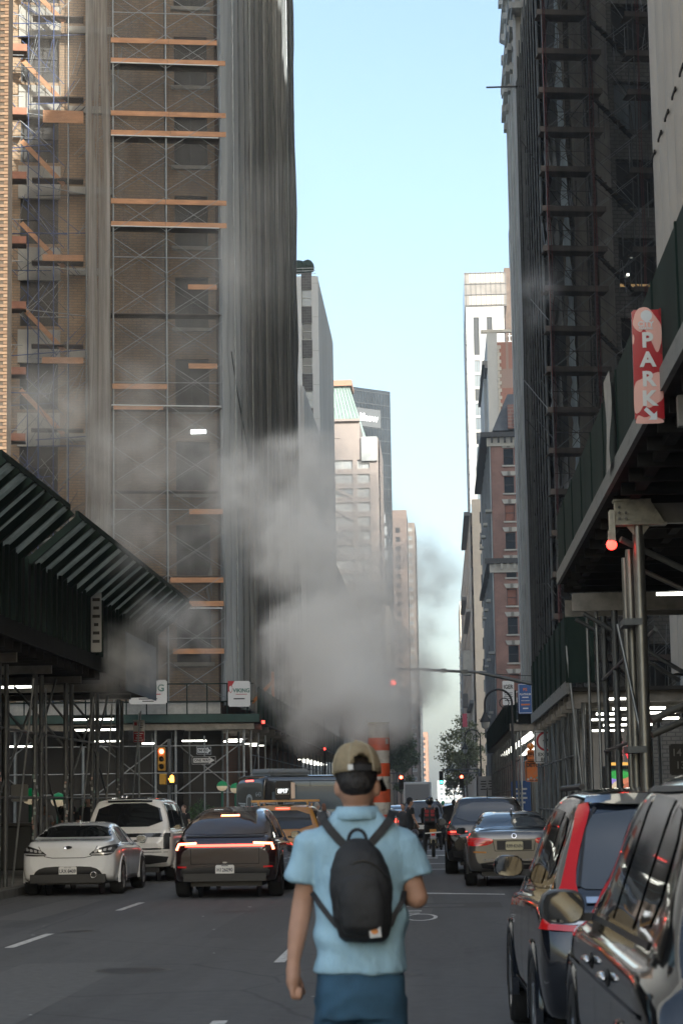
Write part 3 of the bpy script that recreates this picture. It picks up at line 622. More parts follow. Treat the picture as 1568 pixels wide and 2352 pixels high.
t = thing('far_right_row', 'grey far fronts continuing the right side behind the white tower, added for shade', 'building', (9.2, 684, 0))  # row added to shade the lower fronts across the street
facade(t, 210, 66, cols_of(2, 45, 4.6, 2.2), rows_of(6, 15, 4.0, 2.4), LEFT_FACE(0, 210), GST, FRAME_DK, GLASS_DK, .35, win=False); core(t, .36, 30, 0, 210, 65.9, GLASS_DK)
# near right building of close vertical fins
FIN = mat('beige cast stone fin', (.40, .36, .31), .75, var=.12, vs=.5, stretch=(1, 1, .25), dirt=(.28, .25, .21), ds=.8)
t = thing('finned_building', 'beige building of close vertical stone fins at the right edge', 'building', (BR, -40, 0))
DFR = mat('fin recess painted dark', (.15, .135, .12), .8)  # darker than the fins, painting shade into the gaps
core(t, .55, 50, 92, 104.5, 92, DFR, 'tower'); core(t, .55, 50, 64, 91.99, 63, DFR, 'wall'); core(t, .55, 50, 10, 63.99, 30, DFR, 'sun_gap_wing')  # unseen heights stepped to shade the street yet sun the left side
y = -29.5
k = 0
while y < 63:
    bm = bmesh.new(); n = 7; H = 92 if y > 50 else 63 if y > 22.9 else 30
    pts = [(.56, -.88)]+[(.5-.62*math.sin(math.pi*i/n)**.8, -.88*math.cos(math.pi*i/n)) for i in range(n+1)]+[(.56, .88)]
    lo = [bm.verts.new((p[0], p[1], 5.2)) for p in pts]; hi = [bm.verts.new((p[0], p[1], H)) for p in pts]
    for i in range(len(pts)-1):
        f = bm.faces.new((lo[i], lo[i+1], hi[i+1], hi[i])); f.normal_flip(); f.smooth = 0 < i < len(pts)-2
    fo = obj('fin', bm_mesh('fin', bm, FIN), t, W=Matrix.Translation((BR, y+.95, 0)))
    if y > 40:
        for z in (12.4, 20.6, 28.8): box('joint', fo, (BR-.115, y+.95, z), (.05, .9, .09), UNDER)
    y += 1.9; k += 1
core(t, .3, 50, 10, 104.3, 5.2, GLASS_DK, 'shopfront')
box('end_wall', t, (BR+20, 64.6, 46), (39, .2, 92), FIN)
# ---------------------------------------------------------------- left scaffold
SM = Matrix.Translation((-9.85, 99.6, 0)) @ Matrix.Rotation(LB_RZ, 4, 'Z')     # local x to the right along the front, y into the building
t = thing('scaffold', 'tall pipe scaffold with orange planks wrapped round the left corner building', 'scaffold', (-9.85, 99.6, 0), LB_RZ)
LS = t
def sp(x, y, z): return SM @ Vector((x, y, z))
xsF = [0, -2.6, -5.1, -6.35]
TOP = 44.0
for x in xsF:
    for y in (0, 1.0):
        pole('standard', t, sp(x, y, 6.2), sp(x, y, TOP), .035, PIPE if y == 0 else PIPE_DK)
lift = 2.0; nl = int((TOP-6.2)/lift)
for i in range(nl):
    z = 6.4+i*lift
    for a, b in ((0, 1), (1, 2)):
        for y in (0, 1.0):
            pole('cross_brace', t, sp(xsF[a], y-.05, z+.15), sp(xsF[b], y-.05, z+lift*.92), .014, PIPE)
            pole('cross_brace', t, sp(xsF[b], y-.08, z+.15), sp(xsF[a], y-.08, z+lift*.92), .014, PIPE)
    for x in xsF: pole('transom', t, sp(x, 0, z), sp(x, 1.0, z), .022, PIPE_DK)
    if i % 3 == 1: pole('guard_rail', t, sp(0, -.04, z+.9), sp(-5.1, -.04, z+.9), .02, PIPE)
def board(z, x0, x1, h=.24, y=-.06, m=PLANK):
    beam('toe_board', t, sp(x0, y, z), sp(x1, y, z), .05, h, m)
for z in (37.9, 36.9, 34.3, 33.35, 30.0, 28.9, 41.5):
    xm = random.uniform(-2.7, -2.3)
    board(z, -5.2, xm-.01); board(z+random.uniform(-.03, .03), xm+.01, .25 if random.random() < .5 else -.15)
for z in (36.78, 33.2, 28.78, 20.2, 10.7):
    pole('edge_rail', t, sp(-5.2, -.1, z), sp(-.1, -.1, z-.02), .03, WHITE)
for z in (25.9, 22.1): board(z, -1.6, -.25)
board(21.1, -5.15, -2.6); board(20.1, -5.1, -2.8, .2)
for z, a in ((12.0, -2.5), (10.9, -1.9), (15.2, -1.6), (8.7, -2.4)): board(z, a, -.05)
for z in (36.8, 33.2, 28.8, 24.6, 20.1, 16.2, 12.2):                       # platforms: planks laid side by side
    for k in range(4):
        beam('deck_plank', t, sp(-5.2, .12+k*.24, z), sp(-.05, .12+k*.24, z), .225, .045, PLANK_DK)
# open part on the left: blue frames, crooked tubes, boards
for x in (-7.2, -7.9, -8.6, -9.1, -9.9, -10.8, -12.2):
    for y in (.1, 1.1, 2.0):
        if random.random() < .8: pole('standard', t, sp(x+random.uniform(-.06, .06), y, 6.2), sp(x, y, TOP), .028, random.choice((PIPE_BLUE, PIPE_DK, PIPE)))
for i in range(nl):
    z = 6.6+i*lift
    for y in (.1, 1.1, 2.0):
        x0, x1 = random.choice(((-6.4, -8.7), (-6.4, -9.9), (-7.2, -9.1), (-8, -10.8)))
        pole('ledger', t, sp(x0, y, z+random.uniform(-.3, .3)), sp(x1, y, z+random.uniform(-.3, .3)), .024, random.choice((PIPE_BLUE, PIPE_BLUE, PIPE_DK, PIPE)))
    pole('guard_rail', t, sp(-9.3, -.1, z+.4), sp(-11, -.1, z+.4), .022, PIPE)
    for k in range(13):
        x0 = random.uniform(-10.6, -6.6); y = random.uniform(.2, 2)
        pole('cross_brace', t, sp(x0, y, z), sp(x0+random.choice((-1.6, -1.0, 1.0, 1.6, .4)), y, z+random.uniform(.8, 1.9)), .015, random.choice((PIPE, PIPE_DK, PIPE_BLUE)))
    if i % 2 == 0:
        for k in range(3): beam('deck_plank', t, sp(-8.9, .3+k*.3, z+.5), sp(-6.5, .3+k*.3, z+.5), .28, .05, PLANK_DK)
        beam('stair_stringer', t, sp(-9.4, .5, z+2.4), sp(-7.4, .5, z+.3), .05, .22, PLANK)
        pole('stair_rail', t, sp(-9.4, .4, z+3.3), sp(-7.4, .4, z+1.2), .018, PIPE_BLUE)
for k in range(10):
    z = 8.4+k*3.12
    beam('toe_board', t, sp(-10.6, -.12, z+.9), sp(-9.15, -.12, z+.9), .05, .34, mat('reddish board', (.34, .15, .09), .8, var=.2, vs=2))
    for j in range(3): beam('deck_plank', t, sp(-10.6, .05+j*.28, z+.72), sp(-9.15, .05+j*.28, z+.72), .26, .05, PLANK_DK)
for z in (33.9, 34.2, 22.3, 27.2): board(z, -8.4, -6.5, .3)
box('floodlight', t, sp(-1.15, .1, 19.0), (.7, .12, .16), mat('floodlight', (.9, .9, .9), emit=(1, 1, .95), es=6))
# netting
def pleats(name, P0, P1, z0, z1, m, n, amp, parent, nz=14, seed=0, sag=.0):
    rnd = random.Random(seed); P0, P1 = Vector(P0), Vector(P1); d = (P1-P0); nrm = Vector((d.y, -d.x, 0)).normalized()
    v, f = [], []
    offs = [amp*(1.3*noise.noise(Vector((i*.31, seed*7.3, 0)))+.9*noise.noise(Vector((i*.11, seed*3.1, 5)))+rnd.uniform(-.25, .25)) for i in range(n+1)]
    for j in range(nz+1):
        z = z0+(z1-z0)*j/nz
        for i in range(n+1):
            p = P0+d*(i/n)+nrm*(offs[i]+.7*amp*noise.noise(Vector((i*.22+j*.13, j*.5, seed))))
            v.append((p.x, p.y, z+sag*noise.noise(Vector((i*.3, j*.2, seed)))))
    for j in range(nz):
        for i in range(n): a = j*(n+1)+i; f.append((a, a+1, a+n+2, a+n+1))
    return obj(name, mesh(name, v, f, m, smooth=True), parent, W=Matrix())
NET_F = netmat('thin grey debris net', (.22, .22, .215), .46, vs=.8, stretch=(1, 1, .12))
NET_S = netmat('grey pleated net strip', (.36, .34, .31), .72, vs=1.5, stretch=(2, 2, .05))
NET_SIDE = netmat('brown grey street netting', (.46, .465, .45), .95, vs=.55, stretch=(.2, 1.0, .022), trans=.15, lo=.94, hi=1.0)
pleats('front_netting', sp(-5.25, .22, 0), sp(0, .22, 0), 6.3, TOP, NET_F, 24, .03, t, seed=1)
pleats('netting_strip', sp(-6.4, -.25, 0), sp(-5.25, -.25, 0), 6.3, TOP, NET_S, 12, .08, t, seed=2)
pleats('open_netting', sp(-9.1, -.22, 0), sp(-6.4, -.22, 0), 6.3, TOP, netmat('very thin net', (.22, .20, .18), .24, vs=1.2), 14, .04, t, seed=3)
c0 = sp(0.02, -.1, 0)
pleats('street_netting', (c0.x, c0.y, 0), (-9.6, 149, 0), 6.4, 70, NET_SIDE, 190, .30, t, seed=4, nz=26)
for k in range(15):                                     # tubes standing proud of the netting along the street
    y = 101.5+k*3.3; pole('standard', t, (-9.42, y, 6.3), (-9.42, y, 69), .045, PIPE if k % 3 == 0 else PIPE_DK)
# loose rope down the netting
pr = Vector((c0.x+.3, c0.y+1, 23))
for k in range(9):
    q = pr+Vector((.02, 3.6+random.uniform(-1, 1), -1.1-random.uniform(0, .5))); pole('loose_rope', t, pr, q, .03, BLACK); pr = q

# ---------------------------------------------------------------- right netted building and scaffold
RB_RZ = RAD(9)
RM = Matrix.Translation((5.75, 103.2, 0)) @ Matrix.Rotation(RB_RZ, 4, 'Z')
def rp(x, y, z): return RM @ Vector((x, y, z))
WBR = brickmat('whitish brick', (.17, .165, .15), (.14, .135, .12), (.085, .08, .078), bw=.45, bh=.2, ms=.03)
t = thing('netted_building', 'stone and pale brick building behind the black scaffold netting on the right', 'building', rp(1.5, 1.9, 0), RB_RZ)
fz = rows_of(6.6, 11, 4.06, 2.5)
facade(t, 26, 60, [(2.5, 4.4), (4.6, 6.4), (6.6, 8.6), (11, 14), (15, 18), (19, 22)], fz, Matrix(), WBR, FRAME_DK, [GLASS_DK, GLASS_DK, GLASS_DK, GLASS_SKY], .5, 'v')
core(t, 0.01, 26, .55, 2.2, 59.9, mat('dark room', (.03, .028, .025), .9))
for x in (.55, 1.75, 9.8): obj('stone_pier', unit('cube', mat('limestone painted shaded', (.28, .26, .23), .8, var=.2, vs=.6)), t, L=Matrix.Translation((x, -.18, 31)) @ Matrix.Diagonal((.75, .5, 58, 1)))  # darker limestone copy with the shade in its colour
for k in range(4): obj('lit_ceiling_lamp', unit('cube', TUBE), t, L=Matrix.Translation(((3.3, 5.4, 3.0, 7.6)[k], .3, (28.6, 28.7, 27.6, 24.2)[k])) @ Matrix.Diagonal((.12, .05, .12, 1)))
for k in range(3): obj('glowing_ledge', unit('cube', mat('self-glowing ledge', (.5, .33, .16), .8, emit=(1, .6, .25), es=.25)), t, L=Matrix.Translation((3.4+1.95*k, .42, 27.0)) @ Matrix.Diagonal((1.6, .04, .3, 1)))  # ledges glow faintly themselves in place of lamp light
t = thing('scaffold', 'dark scaffold with black netting and red hoses on the right building', 'scaffold', rp(0, 0, 0), RB_RZ)
xsR = [0, 2.25, 4.6, 6.9]
for x in xsR:
    for y in (0, 1.1): pole('standard', t, rp(x, y, 6), rp(x, y, 46), .035, PIPE_DK)
NETB = netmat('black debris net', (.010, .011, .012), .55, vs=.9, stretch=(1, 1, .1), trans=.2)
NETB2 = netmat('doubled black net', (.010, .011, .012), .9, vs=.9, stretch=(1, 1, .1), trans=.2)
for i in range(20):
    z = 6.2+i*2.0
    if i % 1 == 0:
        full = random.random() < .7
        for k in range(3): beam('deck_plank', t, rp(-.2, .12+k*.32, z), rp(2.9 if full else 2.2, .12+k*.32, z), .3, .05, PLANK_DK)
        beam('toe_board', t, rp(-.25, -.06, z+.12), rp(2.95 if full else 2.25, -.06, z+.12), .05, .26, mat('grey brown board', (.11, .09, .075), .85, var=.25, vs=1.5))
        if i % 2 == 1 or i % 3 == 1:
            for k in range(3): beam('deck_plank', t, rp(4.2, .12+k*.32, z), rp(6.9, .12+k*.32, z), .3, .05, PLANK_DK)
            beam('toe_board', t, rp(4.2, -.06, z+.12), rp(6.9, -.06, z+.12), .05, .26, PLANK_DK)
    for a in range(3):
        for y in (-.04, 1.06):
            pole('cross_brace', t, rp(xsR[a], y, z+.1), rp(xsR[a+1], y, z+1.9), .016, PIPE)
            pole('cross_brace', t, rp(xsR[a+1], y-.03, z+.1), rp(xsR[a], y-.03, z+1.9), .016, PIPE_DK)
    pole('guard_rail', t, rp(0, -.05, z+1.0), rp(2.25, -.05, z+1.0), .02, PIPE_DK)
    if i % 2 == 0:
        beam('stair_stringer', t, rp(2.6, .6, z+2), rp(4.5, .6, z), .05, .2, BLACKPLY); pole('stair_rail', t, rp(2.6, .55, z+2.9), rp(4.5, .55, z+.9), .02, PIPE_DK)
        for k in range(7): beam('stair_tread', t, rp(2.75+k*.26, .35, z+1.85-k*.27), rp(2.75+k*.26, .85, z+1.85-k*.27), .22, .04, PLANK_DK)
    for k in range(12): x0 = random.uniform(-.2, 6.6); pole('frame_tube', t, rp(x0, random.choice((.2, .9)), z), rp(x0+random.choice((0, 0, .3, -1.2, 1.4)), .9, z+1.8), .02, random.choice((PIPE_DK, BLACK, PIPE)))
# red hoses clipped to the standards
HOSE = mat('red hose', (.18, .025, .025), .6)
for x in (.03, 2.3, 4.75):
    for s_ in (0, 1):
        z = 46.0; p = rp(x+.1*s_, -.1, z)
        while z > (9 if x < 1 else 20):
            z2 = z-random.uniform(1.2, 2.4); q = rp(x+.1*s_+random.uniform(-.05, .05), -.1, z2); pole('hose', t, p, q, .015, HOSE); p, z = q, z2
# torn pale blue plastic sheeting between platforms
PLAS = mat('pale blue plastic sheet', (.66, .80, .90), .35, var=.3, vs=1.0, stretch=(1, 1, .4)); PLASG = mat('grey plastic sheet', (.40, .43, .45), .4, var=.3, vs=1)  # pale blue plastic, coloured brighter for the sky it reflects
for i in range(20):
    z = 6.35+i*2.0; x0 = 1.18-.012*i+random.uniform(-.06, .06)+.02*(19-i)
    if i < 16: ws = [(x0, .34, PLAS if i > 3 else PLASG)]
    else: ws = [(x0, .22, PLAS)]
    if i % 2 and i < 14: ws += [(.35, .28, PLASG), (.75+random.uniform(-.1, .1), .22, PLASG)]
    for xx, ww, pm in ws:
        v = []; n = 6
        for j in range(n+1):
            zz = z+1.85*j/n; l_ = xx-ww/2*(1.35-.6*j/n)+random.uniform(-.05, .05); r_ = xx+ww/2*(1.1-.35*j/n)+random.uniform(-.04, .04)
            v += [rp(l_, 1.2, zz), rp((l_+r_)/2, 1.12, zz), rp(r_, 1.2, zz)]
        f = [q for j in range(n) for q in ((3*j, 3*j+1, 3*j+4, 3*j+3), (3*j+1, 3*j+2, 3*j+5, 3*j+4))]
        obj('plastic_sheet', mesh('plastic_sheet', v, f, pm, smooth=True), t, W=Matrix())
pleats('front_netting', rp(0, -.16, 0), rp(7.2, -.16, 0), 6, 46, NETB, 30, .04, t, seed=6)
pleats('side_netting', rp(-.05, -.1, 0), (5.65, 130.5, 0), 6, 46, NETB2, 40, .12, t, seed=7)
for k in range(9):
    y = 104+k*2.7; pole('standard', t, (5.5, y, 6), (5.5, y, 46), .04, PIPE_DK)
for i in range(20):
    for k in range(4): beam('side_plank', t, (5.95, 104+k*5.6, 6.2+2*i), (5.95, 109.4+k*5.6, 6.2+2*i), .3, .06, PLANK_DK)
box('shade_block', t, (30, 137, 48), (46, 58, 96), WBR)  # hidden mass added to keep sun off the left tower
box('street_wall', t, (6.75, 117, 30), (.3, 24, 60), mat('stone painted shaded', (.30, .28, .25), .8, var=.2, vs=.5))  # stone colour darkened to carry the shade
box('corner_pier', t, (6.7, 130.4, 30), (.8, .9, 60), GTOW)

# ---------------------------------------------------------------- pavement sheds
def shed_frame(parent, X, Xi, ys, z, m=PIPE, r=.05, beam_h=.3, bm_=STEEL, brace=True, pair=True):
    for i, y in enumerate(ys):
        pole('post', parent, (X, y, .15), (X, y, z), r, m); pole('post', parent, (Xi, y, .15), (Xi, y, z), r, m)
        if pair: pole('post', parent, (X+.02, y+.62, .15), (X+.02, y+.62, z), r*.9, m)
        beam('cross_beam', parent, (min(X, Xi)-.35, y, z+beam_h/2), (max(X, Xi)+.35, y, z+beam_h/2), .14, beam_h, bm_)
        if brace:
            s_ = 1 if Xi < X else -1
            pole('knee_brace', parent, (X, y, z-1.5), (X-s_*1.2, y, z-.05), .028, m)
        if i+1 < len(ys):
            y2 = ys[i+1]
            pole('rail', parent, (X, y, z*.42), (X, y2, z*.42), .028, m); pole('rail', parent, (X, y, z*.72), (X, y2, z*.72), .028, m)
            if i % 2 == 0: pole('diagonal_brace', parent, (X, y, z*.42), (X, y2, z*.9), .026, m)
            else: pole('diagonal_brace', parent, (X, y, z*.72), (X, y2, z*.2), .026, m)

# left near shed with flared parapet panels
t = thing('sidewalk_shed', 'dark pavement shed with flared green parapet panels at the left edge', 'scaffold shed', (-8.6, 40, .15))
zD = 5.0; XO = -7.95
ys = [34.5, 38.2, 41.8, 45.6, 49.4, 53.2, 57.4]
shed_frame(t, -8.55, -11.6, ys, zD-.5, PIPE_DK, .055)
for i, y in enumerate(ys[:-1]): pole('rail', t, (-11.6, y, 2.1), (-11.6, ys[i+1], 2.1), .025, PIPE_DK)
for i, y in enumerate(ys):
    pole('leaning_tube', t, (-8.45, y+.9, .15), (-8.2+random.uniform(-.2, .3), y+.4, 4.2), .022, PIPE)
    if i % 2: pole('knee_brace', t, (-8.5, y, 3.0), (-8.5, y+2.2, 4.5), .026, PIPE_DK)
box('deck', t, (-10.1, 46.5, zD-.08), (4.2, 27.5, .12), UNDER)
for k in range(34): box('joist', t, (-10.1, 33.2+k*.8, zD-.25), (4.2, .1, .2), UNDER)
box('fascia', t, (XO, 46.5, zD), (.09, 27.5, .34), BLACKPLY)
for k in range(11):
    y = 33.4+k*2.48; box('parapet_panel', t, (XO+random.uniform(-.03, .03), y+1.22, zD+.82), (.07, 2.42, 1.3), BLACKPLY if k % 2 else GREENPLY)
    for j in range(4): box('panel_batten', t, (XO+.08, y+.2+j*.62, zD+.82), (.07, .09, 1.34), GREENPLY)
FLARE = netmat('green translucent panel', (.25, .29, .275), 1.0, vs=1.5, stretch=(1, 1, 1), trans=.42, lo=1, hi=1)
yy = 34.0; k = 0
while yy < 59.4:
    ln = 2.3 if k not in (1,) else 1.8
    # a ribbed panel leaning out over the kerb
    bm = bmesh.new(); lo, hi = Vector((XO, 0, zD+1.45)), Vector((XO+1.0, 0, zD+2.3))
    n = int(ln/.09); v = []
    for i in range(n+1):
        o_ = .035*(1 if i % 4 < 2 else -1); nn = Vector((.65, 0, -.76))
        v.append((bm.verts.new(lo+nn*o_+Vector((0, yy+i*ln/n, 0))), bm.verts.new(hi+nn*o_+Vector((0, yy+i*ln/n, .02*math.sin(k))))))
    for i in range(n): bm.faces.new((v[i][0], v[i+1][0], v[i+1][1], v[i][1]))
    obj('flared_panel', bm_mesh('flared_panel', bm, FLARE), t, W=Matrix())
    beam('panel_rib', t, lo+Vector((.06, yy, -.05)), hi+Vector((.06, yy, -.05)), .10, .14, GREENPLY)
    beam('panel_rib', t, lo+Vector((.06, yy+ln/2, -.05)), hi+Vector((.06, yy+ln/2, -.05)), .08, .12, GREENPLY)
    beam('panel_rib', t, lo+Vector((.06, yy+ln-.05, -.05)), hi+Vector((.06, yy+ln-.05, -.05)), .10, .14, GREENPLY)
    beam('panel_edge', t, hi+Vector((0, yy, .04)), hi+Vector((0, yy+ln, .04)), .06, .1, GREENPLY)
    pole('panel_stay', t, (XO-.5, yy+.3, zD+1.5), (XO+.7, yy+.3, zD+2.0), .03, PIPE_DK)
    yy += ln+(.9 if k == 2 else .03); k += 1
for px, py, ln in ((18, 1498, .35), (78, 1497, .30)):
    p = AX(px, py, -9.2); 
    box('tube_light', t, (p.x, p.y, p.z), (.5, .1, .08), TUBE)
for px, py in ((213, 1653), (219, 1677)):
    p = AY(px, py, 59.4); box('tube_light', t, p, (1.15, .05, .045), TUBE); box('lamp_body', t, (p.x, p.y+.03, p.z+.07), (1.2, .1, .06), UNDER)
for k in range(2): box('tube_light', t, (-10.3, 44+k*8, zD-.42), (.9, .06, .05), TUBE)
box('hanging_box', t, AY(190, 1700, 58.8), (.3, .2, .35), BLACKPLY)
# graffiti stickers on the lower posts
STK = [mat('sticker %d' % i, c, .6, var=.5, vs=30) for i, c in enumerate(((.55, .55, .52), (.35, .36, .36), (.45, .3, .26), (.22, .3, .26)))]
for y in ys:
    for k in range(14):
        z = .9+.11*k+random.uniform(0, .05); a = random.uniform(-2.6, -.4)
        box('sticker', t, (-8.55+.056*math.cos(a), y+.056*math.sin(a), z), (.05, .012, random.uniform(.04, .09)), random.choice(STK), rz=a+RAD(90))

# left corner shed across the avenue
t = thing('sidewalk_shed', 'green edged pavement shed wrapping the corner below the left scaffold', 'scaffold shed', (-9.2, 98, .15))
zD = 5.35
CX, CY = -8.3, 97.0
u = Vector((math.cos(LB_RZ), math.sin(LB_RZ), 0))
def cp(a, b, z): return Vector((CX, CY, 0))+u*a+Vector((-u.y, u.x, 0))*b+Vector((0, 0, z))
for k, a in enumerate((-15.5, -13.0, -10.6, -7.6, -7.0, -4.4, -3.5, -1.2, -.45)):
    pole('post', t, cp(a, .35, .15), cp(a, .35, zD-.35), .055, PIPE); pole('post', t, cp(a, 3.2, .15), cp(a, 3.2, zD-.35), .055, PIPE_DK)
for z in (2.2, 3.1, 4.3): pole('rail', t, cp(-16, .3, z), cp(-.3, .3, z), .028, PIPE)
for a in (-13, -7, -3.5): pole('diagonal_brace', t, cp(a, .4, 2.2), cp(a+3.2, .4, 4.6), .03, PIPE); pole('diagonal_brace', t, cp(a, 3, 4.6), cp(a+3, 3, 2.2), .03, PIPE)
beam('edge_beam', t, cp(-17, .1, zD-.18), cp(0, .1, zD-.18), .15, .34, STEEL)
beam('fascia', t, cp(-17.2, -.1, zD+.15), cp(0.2, -.1, zD+.15), .1, .36, mat('green fascia', (.02, .055, .045), .6, var=.2))
beam('deck', t, cp(-17.2, 1.9, zD-.03), cp(0, 1.9, zD-.03), 3.8, .1, UNDER)
beam('pale_board', t, cp(-12, .2, zD+.62), cp(-1.5, .2, zD+.62), .05, .5, mat('weathered white board', (.42, .42, .40), .8, var=.2))
for a in [-16.5+.9*k for k in range(19)]: pole('parapet_post', t, cp(a, .05, zD+.3), cp(a, .05, zD+1.7), .03, GREENPLY)
for z in (.9, 1.7): pole('parapet_rail', t, cp(-17, .05, zD+z), cp(0, .05, zD+z), .03, GREENPLY)
for px, py, ln in ((545, 1710, 3.2), (487, 1666, 1.3), (480, 1710, .5), (580, 1718, 2.4), (520, 1705, 1.2)): pass
for k, (a, b, z, ln) in enumerate(((-2.6, 1.5, 4.55, 1.1), (-.9, 5, 4.6, 1.5), (-6.5, 2.2, 4.6, 1.4), (-10.5, 2.0, 4.4, 1.4), (-4.6, 3, 4.5, .6))):
    c = cp(a, b, z); box('tube_light', t, c, (ln, .06, .06), TUBE, rz=LB_RZ)
# long run down the street
ys = [98.5+4*k for k in range(22)]
for i, y in enumerate(ys):
    pole('post', t, (-8.6, y, .15), (-8.6, y, zD-.35), .05, PIPE if i < 3 else PIPE_DK); pole('post', t, (-11.4, y, .15), (-11.4, y, zD-.35), .05, PIPE_DK)
    beam('cross_beam', t, (-11.6, y, zD-.2), (-8.1, y, zD-.2), .14, .28, STEEL)
    if i % 2 == 0: pole('diagonal_brace', t, (-8.6, y, 2.3), (-8.6, y+4, 4.6), .028, PIPE_DK)
    if i in (2, 4, 5) or i > 14: box('tube_light', t, (-10.1, y-1, zD-.55), (1.2, .06, .045), TUBE_DIM)
for z in (2.3, 3.9): pole('rail', t, (-8.6, 98.5, z), (-8.6, 182, z), .028, PIPE_DK)
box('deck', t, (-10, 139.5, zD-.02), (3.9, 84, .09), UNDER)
box('painted_dark_front', t, (-12.0, 140, 2.6), (.1, 84, 5), SHOP)  # same near-black colour paints the gloom behind the shed posts
k = 0; y = 97.2
while y < 182:
    ln = 2.44; box('parapet_panel', t, (-8.15, y+ln/2, zD+.75+(.12 if 9 < k < 20 else 0)), (.06, ln-.04, 1.55), BLACKPLY if k % 3 else GREENPLY)
    box('panel_batten', t, (-8.09, y, zD+.75), (.06, .08, 1.6), GREENPLY)
    y += ln; k += 1
for y in (98.2, 150):
    p = (-8.0, y, zD+.0); box('warning_lamp', t, p, (.13, .13, .13), REDLAMP)
box('orange_brace', t, (-8.6, 112, zD+2.0), (.14, .14, 2.2), mat('orange paint', (.5, .2, .06), .6)); beam('orange_brace', t, (-8.6, 112, zD+2.6), (-9.9, 111, zD+1.2), .12, .14, MATS['orange paint'])
beam('orange_brace', t, (-8.7, 112, zD+1.2), (-8.3, 113.2, zD+.7), .12, .14, MATS['orange paint'])

# right near shed overhead
t = thing('sidewalk_shed', 'tall pavement shed with steel beams overhanging the parked cars at the right edge', 'scaffold shed', (3, 30, .15))
XR, zR = 2.4, 5.9
CH = mat('bright pipe', (.27, .255, .22), .4, .8, var=.25, vs=2)
FASC = mat('pale grey fascia', (.22, .22, .205), .75, var=.3, vs=3, stretch=(1, 1, 3), dirt=(.10, .10, .095), ds=3)
for k in range(15):
    y = 6+k*2.44
    if y+2.44 > 43: break
    box('parapet_panel', t, (XR+.03, y+1.22, zR+.79), (.06, 2.42, 1.14), GREENPLY)
    box('panel_batten', t, (XR-.005, y+.02, zR+.79), (.03, .06, 1.14), GREENPLY)
    box('fascia_board', t, (XR-.02, y+1.22, zR+.09), (.06, 2.43, .24), FASC)
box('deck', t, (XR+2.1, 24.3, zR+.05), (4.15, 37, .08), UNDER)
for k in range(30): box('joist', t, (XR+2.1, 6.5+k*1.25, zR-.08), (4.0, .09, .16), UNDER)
for x in (2.75, 3.7, 4.8, 6.0): box('stringer', t, (x, 24.3, zR-.06), (.14, 37, .10), UNDER)
ys = [22.0, 30.0, 36.5, 42.2]
for y in ys[1:2]:
    zb = 5.47
    WST2 = mat('pale painted steel', (.50, .45, .34), .55, var=.2, vs=6, dirt=(.2, .17, .12), ds=9)
    beam('cross_beam', t, (2.95, y, zb+.14), (6.7, y, zb+.14), .12, .28, STEEL)
    bm = bmesh.new(); v = [bm.verts.new((x, s_*.09, z)) for s_ in (-1, 1) for x, z in ((2.48, zb), (3.16, zb), (2.98, zb+.30), (2.48, zb+.30))]
    for f in ((0, 1, 2, 3), (7, 6, 5, 4), (0, 4, 5, 1), (1, 5, 6, 2), (2, 6, 7, 3), (3, 7, 4, 0)): bm.faces.new([v[i] for i in f])
    bmesh.ops.recalc_face_normals(bm, faces=bm.faces)
    obj('beam_shoe', bm_mesh('beam_shoe', bm, WST2), t, W=Matrix.Translation((0, y-.07, 0)))
    box('shoe_flange', t, (2.82, y-.07, zb-.015), (.74, .24, .03), WST2); box('shoe_flange', t, (2.72, y-.07, zb+.315), (.52, .24, .03), WST2)
    box('shoe_end', t, (2.44, y-.07, zb+.03), (.07, .26, .30), WST2); box('shoe_end', t, (2.43, y-.1, zb-.18), (.09, .22, .16), WST2)
    for k in range(5): pole('bolt', t, (2.54+.09*(k % 2), y-.2, zb+.06+.08*(k//2)), (2.54+.09*(k % 2), y-.15, zb+.06+.08*(k//2)), .018, STEEL)
    bm = bmesh.new(); bmesh.ops.create_uvsphere(bm, u_segments=12, v_segments=8, radius=.075); o = obj('warning_lamp', bm_mesh('warning_lamp', bm, REDLAMP, True), t, W=Matrix.Translation((2.42, y-.16, zb-.30)))
    for s_, w_ in ((-1, .17), (1, .17)):
        v = [(2.8, y-.1, zb-.03), (2.8+s_*w_, y-.1, zb-.03), (2.8, y-.1, zb-.24)]
        v += [(a, b+.03, c) for a, b, c in v]; obj('gusset', mesh('gusset', v, [(0, 1, 2), (3, 5, 4), (0, 3, 4, 1), (1, 4, 5, 2), (2, 5, 3, 0)], WST2), t, W=Matrix())
    pole('post', t, (2.8, y-.05, .15), (2.8, y-.05, zb), .082, CH)
    pole('post', t, (2.72, y+.5, .15), (2.72, y+.5, zb-.3), .062, CH); pole('post', t, (2.70, y+1.1, .15), (2.70, y+1.1, zb-.35), .048, CH)
    pole('knee_brace', t, (2.55, y-.1, zb-.22), (4.6, y+.6, zb-1.15), .045, CH); pole('knee_brace', t, (2.7, y+.5, zb-.5), (4.8, y+.8, zb-1.5), .035, CH)
    pole('leaning_tube', t, (3.05, y+.2, 1.0), (2.52, y+.5, zb-1.35), .025, PIPE)
    for z in (4.1, 2.35): box('clamp', t, (2.68, y+.2, z), (.26, .7, .09), PIPE_DK)
    pole('rail', t, (2.9, y, 2.75), (5.6, y+.6, 3.9), .05, CH); pole('rail', t, (2.9, y, 2.55), (5.6, y+.6, 3.65), .05, CH)
